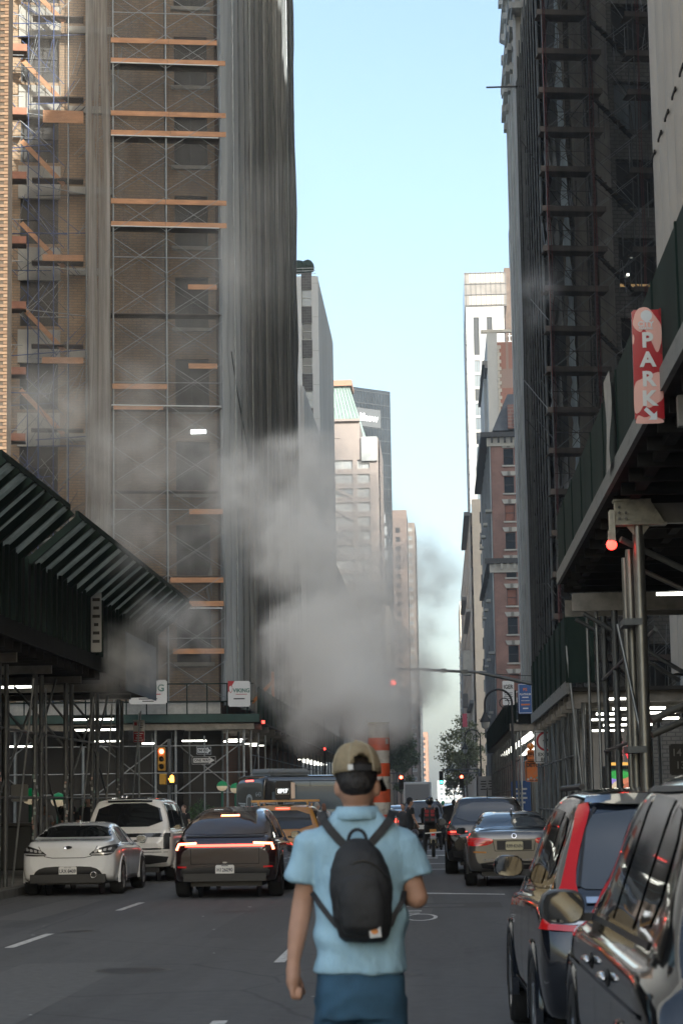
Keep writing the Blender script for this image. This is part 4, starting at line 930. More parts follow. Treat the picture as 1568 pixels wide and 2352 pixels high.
for y, zb, x0 in ((39.0, 5.05, 2.42), (42.6, 5.25, 2.5), (22.0, 5.47, 2.5)):
    beam('cross_beam', t, (x0, y, zb+.15), (6.7, y, zb+.15), .14, .32, STEEL)
    pole('post', t, (x0+.75, y, .15), (x0+.75, y, zb), .06, PIPE_DK); pole('knee_brace', t, (x0+.2, y, zb-.05), (x0+2.2, y, zb-1.3), .04, PIPE_DK)
    pole('post', t, (x0+.45, y+.3, .15), (x0+.45, y+.3, zb), .03, PIPE)
for z in (2.6, 4.0): pole('rail', t, (3.0, 30, z), (3.2, 42.6, z), .03, PIPE_DK)
for px, py, Y, ln in ((1545, 1364, 33, .5), (1437, 1605, 45, .9)):
    p = AY(px, py, Y); box('tube_light', t, p, (ln, .06, .045), TUBE)
p = AY(1412, 1060, 27.5)
n = 6; v = []
for j in range(n+1):
    z = zR+1.36-1.25*j/n; v += [(XR-.09+.03*math.sin(j), 28.0+.12*math.sin(j*1.3), z), (XR-.10, 28.7+.15*math.cos(j), z)]
obj('hanging_tarp', mesh('hanging_tarp', v, [(2*j, 2*j+1, 2*j+3, 2*j+2) for j in range(n)], mat('pale tarp', (.36, .34, .31), .8, var=.2, vs=3), smooth=True), t, W=Matrix())

# right shed below the finned building, lower and farther
t = thing('sidewalk_shed', 'green plywood pavement shed with rows of lamps beside the finned building', 'scaffold shed', (3, 60, .15))
zG = 4.2; XG = 3.0
for k in range(8):
    y = 50.2+k*2.5; box('parapet_panel', t, (XG, y+1.25, zG+.95), (.06, 2.46, 1.6), GREENPLY); box('fascia_board', t, (XG-.04, y+1.25, zG+.05), (.07, 2.48, .3), FASC)
    box('panel_batten', t, (XG-.05, y+.02, zG+.95), (.06, .09, 1.6), GREENPLY)
box('end_panel', t, (XG+.28, 50.12, zG+.95), (.6, .07, 1.62), GREENPLY)
box('deck', t, (XG+1.95, 60.3, zG), (3.8, 20, .09), UNDER)
for i in range(9):
    y = 50.6+i*2.4
    for x in ((3.12, 3.35, 6.5) if i > 5 else (3.12, 3.35)): pole('post', t, (x, y+(.3 if x == 3.35 else 0), .15), (x, y+(.3 if x == 3.35 else 0), zG-.25), .05, PIPE_DK if i else PIPE)
    beam('cross_beam', t, (3.0, y, zG-.17), (6.6, y, zG-.17), .14, .26, STEEL)
    box('post_cap', t, (3.1, y, zG-.36), (.32, .3, .16), STEEL)
    if i % 2: pole('diagonal_brace', t, (3.12, y, 1.2), (3.12, y+2.4, 3.4), .025, PIPE_DK)
for z in (1.4, 2.7): pole('rail', t, (3.12, 50.6, z), (3.12, 69.8, z), .026, PIPE_DK)
for k, (x, y, ln) in enumerate(((4.35, 51.5, .55), (5.0, 51.4, .6), (6.1, 51.4, .9), (4.2, 54.5, .6), (5.3, 54.3, 1.1), (4.4, 58.4, .7), (5.6, 58.2, 1.5), (5.4, 63, 1.4), (5.2, 68, 1.0))):
    box('tube_light', t, (x, y, zG-.42), (ln, .07, .055), TUBE)
pole('leaning_tube', t, (3.35, 49.8, .15), (2.95, 50.2, 5.2), .03, PIPE)

# right shed beyond the avenue
t = thing('sidewalk_shed', 'black pavement shed hung with banners beyond the avenue on the right', 'scaffold shed', (4, 104, .15))
zF = 5.3; XF = 3.6
for k in range(26):
    y = 103.5+k*2.5; box('parapet_panel', t, (XF, y+1.25, zF+.8), (.07, 2.46, 1.5), BLACKPLY if k % 2 else GREENPLY)
    box('panel_batten', t, (XF-.05, y, zF+.8), (.05, .09, 1.5), GREENPLY)
box('end_panel', t, (XF+1.7, 103.4, zF+.7), (3.2, .07, 1.5), BLACKPLY)
box('deck', t, (XF+1.6, 136, zF), (3.2, 65, .1), UNDER)
beam('cross_beam', t, (3.3, 103.6, zF-.2), (6.8, 103.6, zF-.2), .16, .34, STEEL)
for i in range(16):
    y = 103.8+i*4
    for x in (3.8, 6.4): pole('post', t, (x, y, .15), (x, y, zF-.3), .055, PIPE if i < 2 else PIPE_DK)
    if i < 14: box('tube_light', t, (5.2, y+1.5, zF-.42), (1.8, .08, .07), TUBE_DIM); box('tube_light', t, (5.2, y+3.4, zF-.42), (1.8, .08, .07), TUBE_DIM)
    beam('knee_brace', t, (3.8, y, zF-1.5), (5, y, zF-.2), .06, .06, PIPE_DK)
for z in (2.2, 3.6): pole('rail', t, (3.8, 103.8, z), (3.8, 160, z), .028, PIPE_DK)
pole('diagonal_brace', t, (3.8, 103.8, 4.4), (6.4, 103.8, 2.4), .03, PIPE); pole('diagonal_brace', t, (6.4, 103.8, 4.6), (3.8, 103.8, 3.4), .03, PIPE)
# ---------------------------------------------------------------- vehicles
def catmull(pts, n):
    """smooth curve through rows of numbers, n steps between each"""
    out = []
    N = len(pts)
    for i in range(N-1):
        p0, p1, p2, p3 = pts[max(i-1, 0)], pts[i], pts[i+1], pts[min(i+2, N-1)]
        for k in range(n):
            t_ = k/n
            row = []
            for a, b, c, d in zip(p0, p1, p2, p3):
                m1 = (c-a)*.5; m2 = (d-b)*.5
                lo, hi = min(b, c), max(b, c)
                v = (2*t_**3-3*t_**2+1)*b+(t_**3-2*t_**2+t_)*m1+(-2*t_**3+3*t_**2)*c+(t_**3-t_**2)*m2
                e = (hi-lo)*.12
                row.append(min(max(v, lo-e), hi+e))
            out.append(row)
    out.append(list(pts[-1])); return out
def section(st):
    y, zb, zs, zc, w_, wr = st
    h = zc-zs
    return [(0, zb), (w_*.55, zb), (w_-.10, zb+.01), (w_-.025, zb+.10), (w_, zb+(zs-zb)*.45), (w_-.004, zb+(zs-zb)*.78), (w_-.02, zs-.035), (w_-.06-.02*min(1, h*5), zs+.012),
            (wr+(w_-wr)*.42, zs+h*.48), (wr+.035, zs+h*.86), (wr-.10, zs+h*.975), (wr*.45, zc), (0, zc+.004)]
def car_shell(stations, cut=(), rr=.37):
    secs = []
    for st in stations: secs.append([c for p in section(st) for c in p]+[st[0]])
    rows = catmull(secs, 5)
    grid = []
    for r in rows:
        pts = [(r[2*i], r[2*i+1]) for i in range(13)]
        fine = catmull(pts, 3); y = r[-1]
        half = [Vector((max(0, p[0]), y, p[1])) for p in fine]
        grid.append([Vector((-p.x, p.y, p.z)) for p in reversed(half[1:])]+half)
    bm = bmesh.new(); V = [[bm.verts.new(p) for p in row] for row in grid]; n = len(V[0])
    for a, b in zip(V, V[1:]):
        for i in range(n):
            j = (i+1) % n
            try: bm.faces.new((a[i], a[j], b[j], b[i]))
            except ValueError: pass
    for row, fl in ((V[0], False), (V[-1], True)):
        try:
            f = bm.faces.new(row if fl else list(reversed(row)))
        except ValueError: pass
    bmesh.ops.remove_doubles(bm, verts=bm.verts, dist=.0008)
    bmesh.ops.recalc_face_normals(bm, faces=bm.faces)
    full = bm.copy(); bmesh.ops.triangulate(full, faces=full.faces); bvh = BVHTree.FromBMesh(full); full.free()
    dead = []
    for f in bm.faces:
        c = f.calc_center_median()
        for (cy_, cz) in cut:
            if abs(c.x) > .45 and (c.y-cy_)**2+(c.z-cz)**2 < rr*rr and c.z < cz+rr: dead.append(f); break
            if c.z < cz-.05 and abs(c.y-cy_) < rr*.9 and abs(c.x) > .45: dead.append(f); break
    bmesh.ops.delete(bm, geom=dead, context='FACES')
    for f in bm.faces: f.smooth = len(f.verts) < 6
    return bm, bvh
def chaikin(p, n=2):
    for _ in range(n):
        q = []
        for a, b in zip(p, p[1:]+p[:1]):
            q += [(a[0]*.78+b[0]*.22, a[1]*.78+b[1]*.22), (a[0]*.22+b[0]*.78, a[1]*.22+b[1]*.78)]
        p = q
    return p
def decal(name, parent, bvh, poly, axis, m, off=.006, cell=.06, smooth=2, thick=0):
    """a thin shaped plate laid on the body: poly in (x,z) seen from the rear/front, (y,z) seen from a side, (x,y) from above"""
    if smooth: poly = chaikin(list(poly), smooth)
    bm = bmesh.new(); f = bm.faces.new([bm.verts.new((p[0], p[1], 0)) for p in poly])
    for ax in (0, 1):
        lo = min(p[ax] for p in poly); hi = max(p[ax] for p in poly); k = max(1, int((hi-lo)/cell))
        for i in range(1, k):
            co = Vector((0, 0, 0)); co[ax] = lo+(hi-lo)*i/k; no = Vector((0, 0, 0)); no[ax] = 1
            bmesh.ops.bisect_plane(bm, geom=bm.verts[:]+bm.edges[:]+bm.faces[:], plane_co=co, plane_no=no)
    bmesh.ops.triangulate(bm, faces=bm.faces)
    bad = []
    for v in bm.verts:
        a, b = v.co.x, v.co.y
        if axis == 'rear': o, d = Vector((a, -3, b)), Vector((0, 1, 0))
        elif axis == 'front': o, d = Vector((a, 9, b)), Vector((0, -1, 0))
        elif axis == 'right': o, d = Vector((3, a, b)), Vector((-1, 0, 0))
        elif axis == 'left': o, d = Vector((-3, a, b)), Vector((1, 0, 0))
        else: o, d = Vector((a, b, 4)), Vector((0, 0, -1))
        h, nn, _, _ = bvh.ray_cast(o, d)
        if h is None: bad.append(v); continue
        if nn.dot(d) > 0: nn = -nn
        v.co = h+nn*off
    bmesh.ops.delete(bm, geom=bad, context='VERTS')
    bmesh.ops.recalc_face_normals(bm, faces=bm.faces)
    c = sum((f.normal for f in bm.faces), Vector())
    out = {'rear': Vector((0, -1, 0)), 'front': Vector((0, 1, 0)), 'right': Vector((1, 0, 0)), 'left': Vector((-1, 0, 0)), 'top': Vector((0, 0, 1))}[axis]
    if c.dot(out) < 0: bmesh.ops.reverse_faces(bm, faces=bm.faces)
    if axis in ('left', 'right') and False: pass
    return obj(name, bm_mesh(name, bm, m, True), parent)
def mirror_poly(p): return [(-x, z) for x, z in reversed(p)]
RUBBER = mat('tyre rubber', (.012, .012, .012), .8, bump=.3, bs=60); RIM = mat('alloy rim', (.35, .35, .36), .3, .9); RIM_DK = mat('dark alloy rim', (.05, .05, .05), .35, .8)
_wm = {}
def wheel(parent, x, y, r, w_=.23, rim=None, spokes=5):
    k = (r, w_, (rim or RIM).name)
    if k not in _wm:
        bm = bmesh.new()
        lathe(bm, [(r*.66, -w_/2), (r*.93, -w_/2), (r*.985, -w_*.38), (r, -w_*.2), (r, w_*.2), (r*.985, w_*.38), (r*.93, w_/2), (r*.66, w_/2)], 32, Matrix.Rotation(math.pi/2, 4, 'Y'))
        ty = bm_mesh('tyre', bm, RUBBER)
        bm = bmesh.new(); lathe(bm, [(r*.66, -w_/2+.005), (r*.62, -w_*.2), (r*.62, w_*.36), (r*.66, w_/2-.004), (r*.69, w_/2-.002)], 32, Matrix.Rotation(math.pi/2, 4, 'Y'))
        for i in range(spokes):
            a = 2*math.pi*i/spokes
            bbox(bm, (w_*.40, r*.33*math.cos(a), r*.33*math.sin(a)), (.03, r*.12, r*.62), Matrix.Rotation(-a+math.pi/2, 4, 'X').inverted() if False else Matrix.Rotation(a-math.pi/2, 4, 'X'))
        bcyl(bm, (-w_*.1, 0, 0), (w_*.44, 0, 0), r*.14, seg=12)
        _wm[k] = (ty, bm_mesh('rim', bm, rim or RIM))
    ty, ri = _wm[k]
    L = Matrix.Translation((x, y, r)) @ Matrix.Rotation(0 if x > 0 else math.pi, 4, 'Z')
    o = obj('wheel', ty, parent, L=L); obj('rim', ri, o, L=Matrix())
    return o
def arch_lip(parent, side, y, z, r, x, m):
    bm = bmesh.new(); n = 20; prev = None
    for i in range(n+1):
        a = -.25+(math.pi+.5)*i/n; ring = []
        for (dr, dx) in ((-.035, -.10), (-.03, .012), (.03, .014), (.05, -.03)):
            ring.append(bm.verts.new((side*(x+dx), y+(r+dr)*math.cos(a), z+(r+dr)*math.sin(a))))
        if prev:
            for k in range(3): bm.faces.new((prev[k], ring[k], ring[k+1], prev[k+1]))
        prev = ring
    bmesh.ops.recalc_face_normals(bm, faces=bm.faces)
    return obj('wheel_arch', bm_mesh('wheel_arch', bm, m, True), parent)
def carpaint(name, col, rough=.25, metal=.0, coat=1.0):
    return mat(name, col, rough, metal, coat=coat, var=.06, vs=1.5)
CARGLASS = mat('tinted car glass', (.012, .013, .014), .03, spec=.7)
LENS_RED = mat('red lamp lens', (.40, .010, .012), .12, coat=1.0, emit=(1, .02, .02), es=.06); LENS_LIT = mat('lit tail lamp', (.5, .02, .02), .2, emit=(1, .05, .03), es=5)
LENS_HOT = mat('bright brake lamp', (.8, .1, .05), .2, emit=(1, .16, .07), es=9); LENS_CLEAR = mat('clear lamp lens', (.55, .55, .56), .15, .3, coat=1.0)
LENS_SMOKE = mat('smoked lamp', (.03, .03, .032), .1, coat=1.0); CHROME = mat('chrome', (.75, .75, .76), .08, 1.0)
TRIM = mat('black trim', (.016, .016, .017), .5); SEAM = mat('panel seam', (.01, .01, .01), .7)
PLATE = mat('number plate', (.72, .72, .70), .4); PLATE_Y = mat('cream number plate', (.62, .56, .36), .4); INK = mat('plate ink', (.02, .025, .05), .5); ORANGE_L = mat('orange ink', (.6, .25, .05), .5)
def plate(parent, x, y, z, txt, m=PLATE, w_=.34, h=.165, top=None):
    bm = bmesh.new(); bbox(bm, (0, 0, 0), (w_, .012, h)); bmesh.ops.bevel(bm, geom=[e for e in bm.edges if abs((e.verts[0].co-e.verts[1].co).y) > .005], offset=.014, segments=2, affect='EDGES')
    o = obj('number_plate', bm_mesh('number_plate', bm, m), parent, L=Matrix.Translation((x, y, z)))
    if txt: letter(o, txt, INK, .095, (0, -.008, -.008), .0015, sx=.82)
    if top: letter(o, top, INK, .026, (0, -.008, .062))
    return o
def car(name, label, loc, rz, stations, paint, wr, wy, wx, win=(), rim=None, lip=True, seats=True, ww=.23, spokes=5, cat='car', archr=None):
    t = thing(name, label, cat, loc, rz)
    ar = archr or wr+.055
    bm, bvh = car_shell(stations, [(y, wr+.01) for y in wy], ar)
    obj('body', bm_mesh('body', bm, paint), t)
    for y in wy:
        for s in (-1, 1):
            wheel(t, s*wx, y, wr, ww, rim, spokes)
            if lip:
                h = bvh.ray_cast(Vector((3*s, y, wr+ar*.98)), Vector((-s, 0, 0)))[0]
                arch_lip(t, s, y, wr+.01, ar, abs(h.x) if h else wx+.1, paint)
            bm = bmesh.new(); bcyl(bm, (s*(wx-.32), y, wr+.01), (s*(wx-.30), y, wr+.01), ar+.02, seg=20); 
            obj('wheel_well', bm_mesh('wheel_well', bm, BLACK), t)
    bm = bmesh.new(); L_ = stations[-1][0]; bbox(bm, (0, L_/2, .27), (2*(wx-.2), L_*.9, .12)); obj('underbody', bm_mesh('underbody', bm, BLACK), t)
    return t, bvh
def mirrors(t, y, z, x, m, size=(.2, .12, .15), glass=True):
    for s in (-1, 1):
        bm = bmesh.new(); bmesh.ops.create_uvsphere(bm, u_segments=14, v_segments=10, radius=.5)
        for v in bm.verts:
            q_ = v.co*2; m_ = (abs(q_.x)**3.2+abs(q_.y)**3.2+abs(q_.z)**3.2)**(1/3.2); q_ = q_/m_*.5
            v.co = Vector((q_.x*size[0]*1.0, max(q_.y, -.2)*size[1]*2.0, q_.z*size[2]*.95))
        o = obj('wing_mirror', bm_mesh('wing_mirror', bm, m, True), t, L=Matrix.Translation((s*(x+size[0]*.55), y, z)))
        bm = bmesh.new(); bmesh.ops.create_circle(bm, cap_ends=True, segments=16, radius=.5)
        for v in bm.verts:
            m_ = (abs(v.co.x*2)**3.2+abs(v.co.y*2)**3.2)**(1/3.2); v.co = Vector((v.co.x/m_*size[0]*.9, 0, v.co.y/m_*size[2]*.85))
        obj('mirror_glass', bm_mesh('mirror_glass', bm, CARGLASS), o, L=Matrix.Translation((0, -size[1]*.44, 0)))
        bm = bmesh.new(); bbox(bm, (-s*size[0]*.5, .02, -size[2]*.3), (size[0]*.6, .05, .04)); obj('mirror_arm', bm_mesh('mirror_arm', bm, TRIM), o)
def line(name, t, bvh, pts, axis, m=SEAM, w_=.012, off=.003):
    """thin strip along a polyline on the body"""
    for a, b in zip(pts, pts[1:]):
        dx, dz = b[0]-a[0], b[1]-a[1]; L_ = math.hypot(dx, dz); nx, nz = -dz/L_*w_/2, dx/L_*w_/2
        decal(name, t, bvh, [(a[0]+nx, a[1]+nz), (b[0]+nx, b[1]+nz), (b[0]-nx, b[1]-nz), (a[0]-nx, a[1]-nz)], axis, m, off, .08, 0)

# ---- white coupe, parked left
PW = carpaint('white car paint', (.84, .85, .86), .25)
P = G(170, 2052); PX = -7.16
st = [(0, .44, .80, .90, .72, .52), (.05, .36, .86, .99, .82, .62), (.16, .29, .90, 1.035, .885, .70), (.42, .25, .93, 1.06, .92, .73), (.72, .23, .95, 1.10, .935, .73), (1.12, .22, .955, 1.26, .935, .64),
      (1.55, .21, .95, 1.355, .93, .57), (2.05, .21, .94, 1.385, .93, .56), (2.6, .21, .93, 1.34, .925, .57), (3.15, .21, .92, 1.08, .92, .68), (3.8, .22, .84, .97, .915, .70), (4.3, .26, .72, .84, .87, .6), (4.55, .33, .58, .68, .72, .45)]
t, bv = car('parked_car', 'white sports coupe parked at the left kerb', (PX, 41.6, 0), 0, st, PW, .335, (.88, 3.68), .83, ww=.24, spokes=5)
decal('rear_window', t, bv, [(-.62, 1.315), (.62, 1.315), (.76, 1.115), (.55, 1.10), (-.55, 1.10), (-.76, 1.115)], 'rear', CARGLASS, .006, .05, 1)
sw = [(1.22, 1.0), (1.35, 1.16), (1.65, 1.265), (2.1, 1.29), (2.55, 1.25), (3.0, 1.06), (2.95, .985), (2.0, .97)]
for s in ('right', 'left'):
    decal('side_window', t, bv, sw, s, CARGLASS, .006, .06, 1); line('door_seam', t, bv, [(1.72, .95), (1.62, .6), (1.8, .34), (3.05, .32), (3.18, .9)], s); line('sill_strip', t, bv, [(1.3, .30), (3.2, .28)], s, TRIM, .05)
    decal('door_handle', t, bv, [(1.85, .80), (2.05, .80), (2.05, .77), (1.85, .77)], s, PW, .03, .05, 1)
decal('windscreen', t, bv, [(-.6, 1.33), (.6, 1.33), (.78, 1.05), (-.78, 1.05)], 'front', CARGLASS, .006, .06, 1)
lp = [(.38, .76), (.50, .86), (.70, .93), (.87, .965), (.905, .90), (.84, .775), (.70, .755)]
for p_, s in ((lp, 1), (mirror_poly(lp), -1)):
    decal('tail_lamp', t, bv, p_, 'rear', LENS_SMOKE, .008, .04, 1)
    for k in range(4): decal('lamp_element', t, bv, [(s*(.50+.085*k), .815+.012*k), (s*(.56+.085*k), .815+.012*k), (s*(.57+.085*k), .87+.012*k), (s*(.51+.085*k), .86+.012*k)], 'rear', LENS_CLEAR, .012, .03, 1)
    decal('lamp_strip', t, bv, [(s*.44, .775), (s*.84, .795), (s*.85, .812), (s*.45, .795)], 'rear', LENS_CLEAR, .012, .04, 0)
line('boot_seam', t, bv, [(-.45, .75), (-.3, .72), (.3, .72), (.45, .75)], 'rear'); line('boot_seam', t, bv, [(.45, .75), (.62, 1.03)], 'rear'); line('boot_seam', t, bv, [(-.45, .75), (-.62, 1.03)], 'rear')
decal('rear_bumper_grille', t, bv, [(-.70, .34), (-.60, .50), (-.4, .56), (.4, .56), (.60, .50), (.70, .34), (.55, .32), (-.55, .32)], 'rear', TRIM, .008, .06, 1)
box_bm = bmesh.new(); bbox(box_bm, (0, .22, .33), (1.45, .5, .16)); obj('diffuser', bm_mesh('diffuser', box_bm, BLACK), t)
plate(t, 0, -.02, .475, 'LRX·8409', top='NEW YORK')
decal('emblem', t, bv, [(-.09, .925), (0, .945), (.09, .925), (.06, .895), (0, .885), (-.06, .895)], 'rear', CHROME, .014, .03, 1); decal('emblem_centre', t, bv, [(-.05, .922), (.05, .922), (0, .90)], 'rear', BLACK, .018, .03, 1)
bm = bmesh.new(); lathe(bm, [(.05, .05), (.052, -.06), (.058, -.06), (.06, .1)], 18, Matrix.Translation((.50, -.02, .40)) @ Matrix.Rotation(math.pi/2, 4, 'X') @ Matrix.Diagonal((1, 1, -1, 1))); obj('exhaust_pipe', bm_mesh('exhaust_pipe', bm, CHROME), t)
mirrors(t, 2.95, 1.02, .90, PW); bm = bmesh.new(); bcyl(bm, (0, 1.5, 1.36), (0, 1.42, 1.42), .02, .01, 8); obj('roof_antenna', bm_mesh('roof_antenna', bm, PW), t)

# ---- white and black luxury SUV ahead of the coupe
P = G(405, 2020); y0 = 48.3
PWs = carpaint('pearl white paint', (.80, .79, .76), .25)
PBk = carpaint('black car paint', (.010, .010, .011), .12)
def suv_st(L, H, hw, belt, tail, wr_, nose=.95, slope=.28, zb=.30):
    return [(0, zb+.22, .78, .86, hw*.80, hw*.62), (.05, zb+.10, .86, .96, hw*.90, hw*.72), (.12, zb+.04, belt-.04, belt+.03, hw*.96, hw*.80), (.18, zb, belt-.01, belt+.10, hw*.985, hw*.84), (.18+slope*.45, zb, belt, belt+(H-belt)*.48, hw, wr_+.10),
            (.18+slope*.9, zb-.02, belt, H-.09, hw, wr_+.02), (.18+slope*1.6, zb-.02, belt, H-.02, hw, wr_), (L*.38, zb-.02, belt-.005, H, hw, wr_), (L*.52, zb-.02, belt-.02, H-.03, hw, wr_), (L*.60, zb-.02, belt-.03, H-.14, hw, wr_+.03),
            (L*.72, zb, belt-.05, nose+.10, hw*.995, hw*.78), (L*.85, zb, nose-.10, nose+.02, hw*.98, hw*.75), (L*.95, zb+.04, nose-.22, nose-.10, hw*.92, hw*.65), (L, zb+.14, nose-.4, nose-.3, hw*.75, hw*.5)]
t, bv = car('parked_car', 'white luxury SUV with black roof parked ahead of the coupe', (-7.0, 48.4, 0), 0, suv_st(5.05, 1.86, 1.0, 1.13, 0, .72, 1.05, .30, .33), PWs, .40, (.98, 3.95), .88, ww=.28, rim=RIM_DK)
decal('rear_window', t, bv, [(-.66, 1.74), (.66, 1.74), (.80, 1.22), (-.80, 1.22)], 'rear', CARGLASS, .007, .06, 1)
decal('roof_panel', t, bv, [(-.78, .35), (.78, .35), (.78, 3.1), (-.78, 3.1)], 'top', PBk, .005, .12, 1)
decal('roof_spoiler', t, bv, [(-.74, 1.85), (.74, 1.85), (.74, 1.76), (-.74, 1.76)], 'rear', PBk, .02, .08, 0)
for s in ('right', 'left'):
    for a, b in ((.42, 1.32), (1.38, 2.3), (2.36, 3.25)):
        decal('side_window', t, bv, [(a, 1.18), (b, 1.17), (min(b, 2.95), 1.70), (a+.05, 1.72)], s, CARGLASS, .006, .08, 0)
    decal('roof_side', t, bv, [(.32, 1.70), (3.0, 1.70), (2.8, 1.84), (.4, 1.84)], s, PBk, .004, .12, 0)
    line('door_seam', t, bv, [(1.34, 1.1), (1.34, .6)], s); line('door_seam', t, bv, [(2.33, 1.1), (2.33, .45)], s)
    decal('sill', t, bv, [(1.4, .52), (3.5, .52), (3.5, .33), (1.4, .33)], s, TRIM, .006, .1, 0); decal('front_mark', t, bv, [(3.3, .95), (3.36, .95), (3.36, .6), (3.3, .6)], s, TRIM, .006, .1, 0)
decal('rear_band', t, bv, [(-.95, 1.075), (.95, 1.075), (.95, .99), (-.95, .99)], 'rear', PBk, .009, .06, 0)
for s in (-1, 1):
    decal('tail_lamp', t, bv, [(s*.80, 1.05), (s*.93, 1.05), (s*.93, .72), (s*.80, .72)], 'rear', LENS_SMOKE, .012, .05, 0)
decal('tailgate_trim', t, bv, [(-.8, .75), (.8, .75), (.8, .715), (-.8, .715)], 'rear', PBk, .010, .06, 0)
decal('lower_bumper', t, bv, [(-.92, .60), (.92, .60), (.85, .40), (-.85, .40)], 'rear', TRIM, .01, .07, 1)
decal('emblem', t, bv, [(.28, .90), (.40, .90), (.40, .86), (.28, .86)], 'rear', CHROME, .012, .03, 2); line('tailgate_seam', t, bv, [(-.9, .66), (.9, .66)], 'rear')
mirrors(t, 3.2, 1.22, .97, PBk, (.24, .14, .2))
for x in (-.32, -.22): bm = bmesh.new(); lathe(bm, [(.05, 0), (.05, .05), (.0, .07)], 10, Matrix.Translation((x, 1.4, 1.86))); obj('roof_hook', bm_mesh('roof_hook', bm, CHROME), t)

# ---- dark electric crossover with a full-width light bar
PT = carpaint('deep plum black paint', (.020, .009, .010), .14)
st = [(0, .42, .84, .90, .80, .62), (.05, .36, .92, 1.00, .88, .70), (.14, .31, 1.0, 1.09, .925, .76), (.24, .29, 1.02, 1.13, .945, .77), (.5, .27, 1.03, 1.26, .955, .76), (.95, .25, 1.03, 1.45, .96, .69), (1.5, .24, 1.02, 1.585, .96, .61), (2.1, .24, 1.01, 1.64, .96, .585),
      (2.7, .24, .99, 1.60, .955, .60), (3.3, .24, .97, 1.36, .95, .66), (3.85, .25, .93, 1.05, .945, .74), (4.3, .28, .84, .92, .91, .70), (4.6, .32, .70, .78, .82, .55), (4.75, .4, .58, .64, .65, .42)]
t, bv = car('driving_car', 'dark plum crossover with a red light bar across its tail', (-3.95, 39.6, 0), RAD(-.6), st, PT, .37, (.86, 3.75), .85, ww=.255, rim=RIM_DK)
decal('rear_window', t, bv, [(-.62, 1.555), (.62, 1.555), (.70, 1.50), (.80, 1.18), (.6, 1.14), (-.6, 1.14), (-.80, 1.18), (-.70, 1.50)], 'rear', mat('brown tinted rear glass', (.030, .018, .015), .03, spec=.8), .006, .05, 1)
for s in ('right', 'left'):
    decal('side_window', t, bv, [(.75, 1.10), (1.0, 1.26), (1.5, 1.44), (2.1, 1.51), (2.7, 1.46), (3.35, 1.16), (3.45, 1.04), (1.2, 1.06)], s, CARGLASS, .006, .07, 1)
    line('door_seam', t, bv, [(1.35, 1.02), (1.28, .62)], s); line('door_seam', t, bv, [(2.35, 1.02), (2.35, .36)], s)
line('light_bar', t, bv, [(-.72, .945), (.72, .945)], 'rear', LENS_LIT, .040, .014)
for s in (-1, 1):
    line('brake_lamp', t, bv, [(s*.52, .985), (s*.84, .972)], 'rear', LENS_HOT, .034, .018); line('brake_lamp', t, bv, [(s*.835, .980), (s*.875, .87)], 'rear', LENS_HOT, .036, .018)
    decal('reflector', t, bv, [(s*.70, .55), (s*.86, .555), (s*.86, .585), (s*.70, .58)], 'rear', LENS_RED, .01, .04, 0)
line('spoiler_edge', t, bv, [(-.72, 1.105), (.72, 1.105)], 'rear', TRIM, .03, .012); line('high_brake_lamp', t, bv, [(-.17, 1.475), (.17, 1.475)], 'rear', LENS_HOT, .026, .012)
for s in (-1, 1): line('tailgate_seam', t, bv, [(s*.62, .90), (s*.62, .62)], 'rear')
line('tailgate_seam', t, bv, [(-.62, .62), (.62, .62)], 'rear'); decal('lower_bumper', t, bv, [(-.82, .56), (.82, .56), (.8, .36), (-.8, .36)], 'rear', TRIM, .008, .07, 1)
bm = bmesh.new(); bbox(bm, (0, .2, .38), (1.5, .5, .14)); obj('diffuser', bm_mesh('diffuser', bm, BLACK), t)
plate(t, 0, -.025, .52, 'H126090'); bars(t, INK, 0, .588, (.12,), .014, .02, -.034); mirrors(t, 3.35, 1.08, .93, PBk)
decal('camera_lens', t, bv, [(-.04, .66), (.04, .66), (.04, .63), (-.04, .63)], 'rear', CHROME, .012, .03, 1)

# ---- yellow taxi ahead
PY = carpaint('taxi yellow paint', (.55, .24, .02), .35)
t, bv = car('taxi', 'yellow taxi with roof sign in front of the crossover', (-3.55, 48.2, 0), 0, suv_st(4.6, 1.66, .92, 1.02, 0, .63, .95, .34, .28), PY, .35, (.85, 3.5), .80)
decal('rear_window', t, bv, [(-.58, 1.53), (.58, 1.53), (.70, 1.12), (-.70, 1.12)], 'rear', CARGLASS, .007, .06, 1)
for s in ('right', 'left'):
    for a, b in ((.5, 1.25), (1.31, 2.1), (2.16, 2.95)): decal('side_window', t, bv, [(a, 1.07), (b, 1.06), (min(b, 2.6), 1.50), (a+.05, 1.52)], s, CARGLASS, .006, .08, 0)
for s in (-1, 1): decal('tail_lamp', t, bv, [(s*.70, 1.04), (s*.88, 1.04), (s*.88, .84), (s*.74, .86)], 'rear', LENS_LIT, .01, .05, 1)
line('high_brake_lamp', t, bv, [(-.15, 1.57), (.15, 1.57)], 'rear', LENS_LIT, .03, .01)
decal('lower_bumper', t, bv, [(-.8, .55), (.8, .55), (.75, .33), (-.75, .33)], 'rear', TRIM, .008, .08, 1); plate(t, 0, -.02, .74, '', PLATE_Y); mirrors(t, 2.9, 1.1, .88, PBk)
for s in (-1, 1): bm = bmesh.new(); bbox(bm, (s*.55, 1.5, 1.715), (.05, 2.0, .05)); bbox(bm, (s*.55, .7, 1.68), (.05, .1, .08)); bbox(bm, (s*.55, 2.2, 1.67), (.05, .1, .08)); obj('roof_rail', bm_mesh('roof_rail', bm, PY), t)
bm = bmesh.new(); bbox(bm, (0, 1.0, 1.745), (1.5, .06, .05)); bbox(bm, (0, 1.9, 1.745), (1.5, .06, .05)); obj('roof_rack', bm_mesh('roof_rack', bm, PY), t)
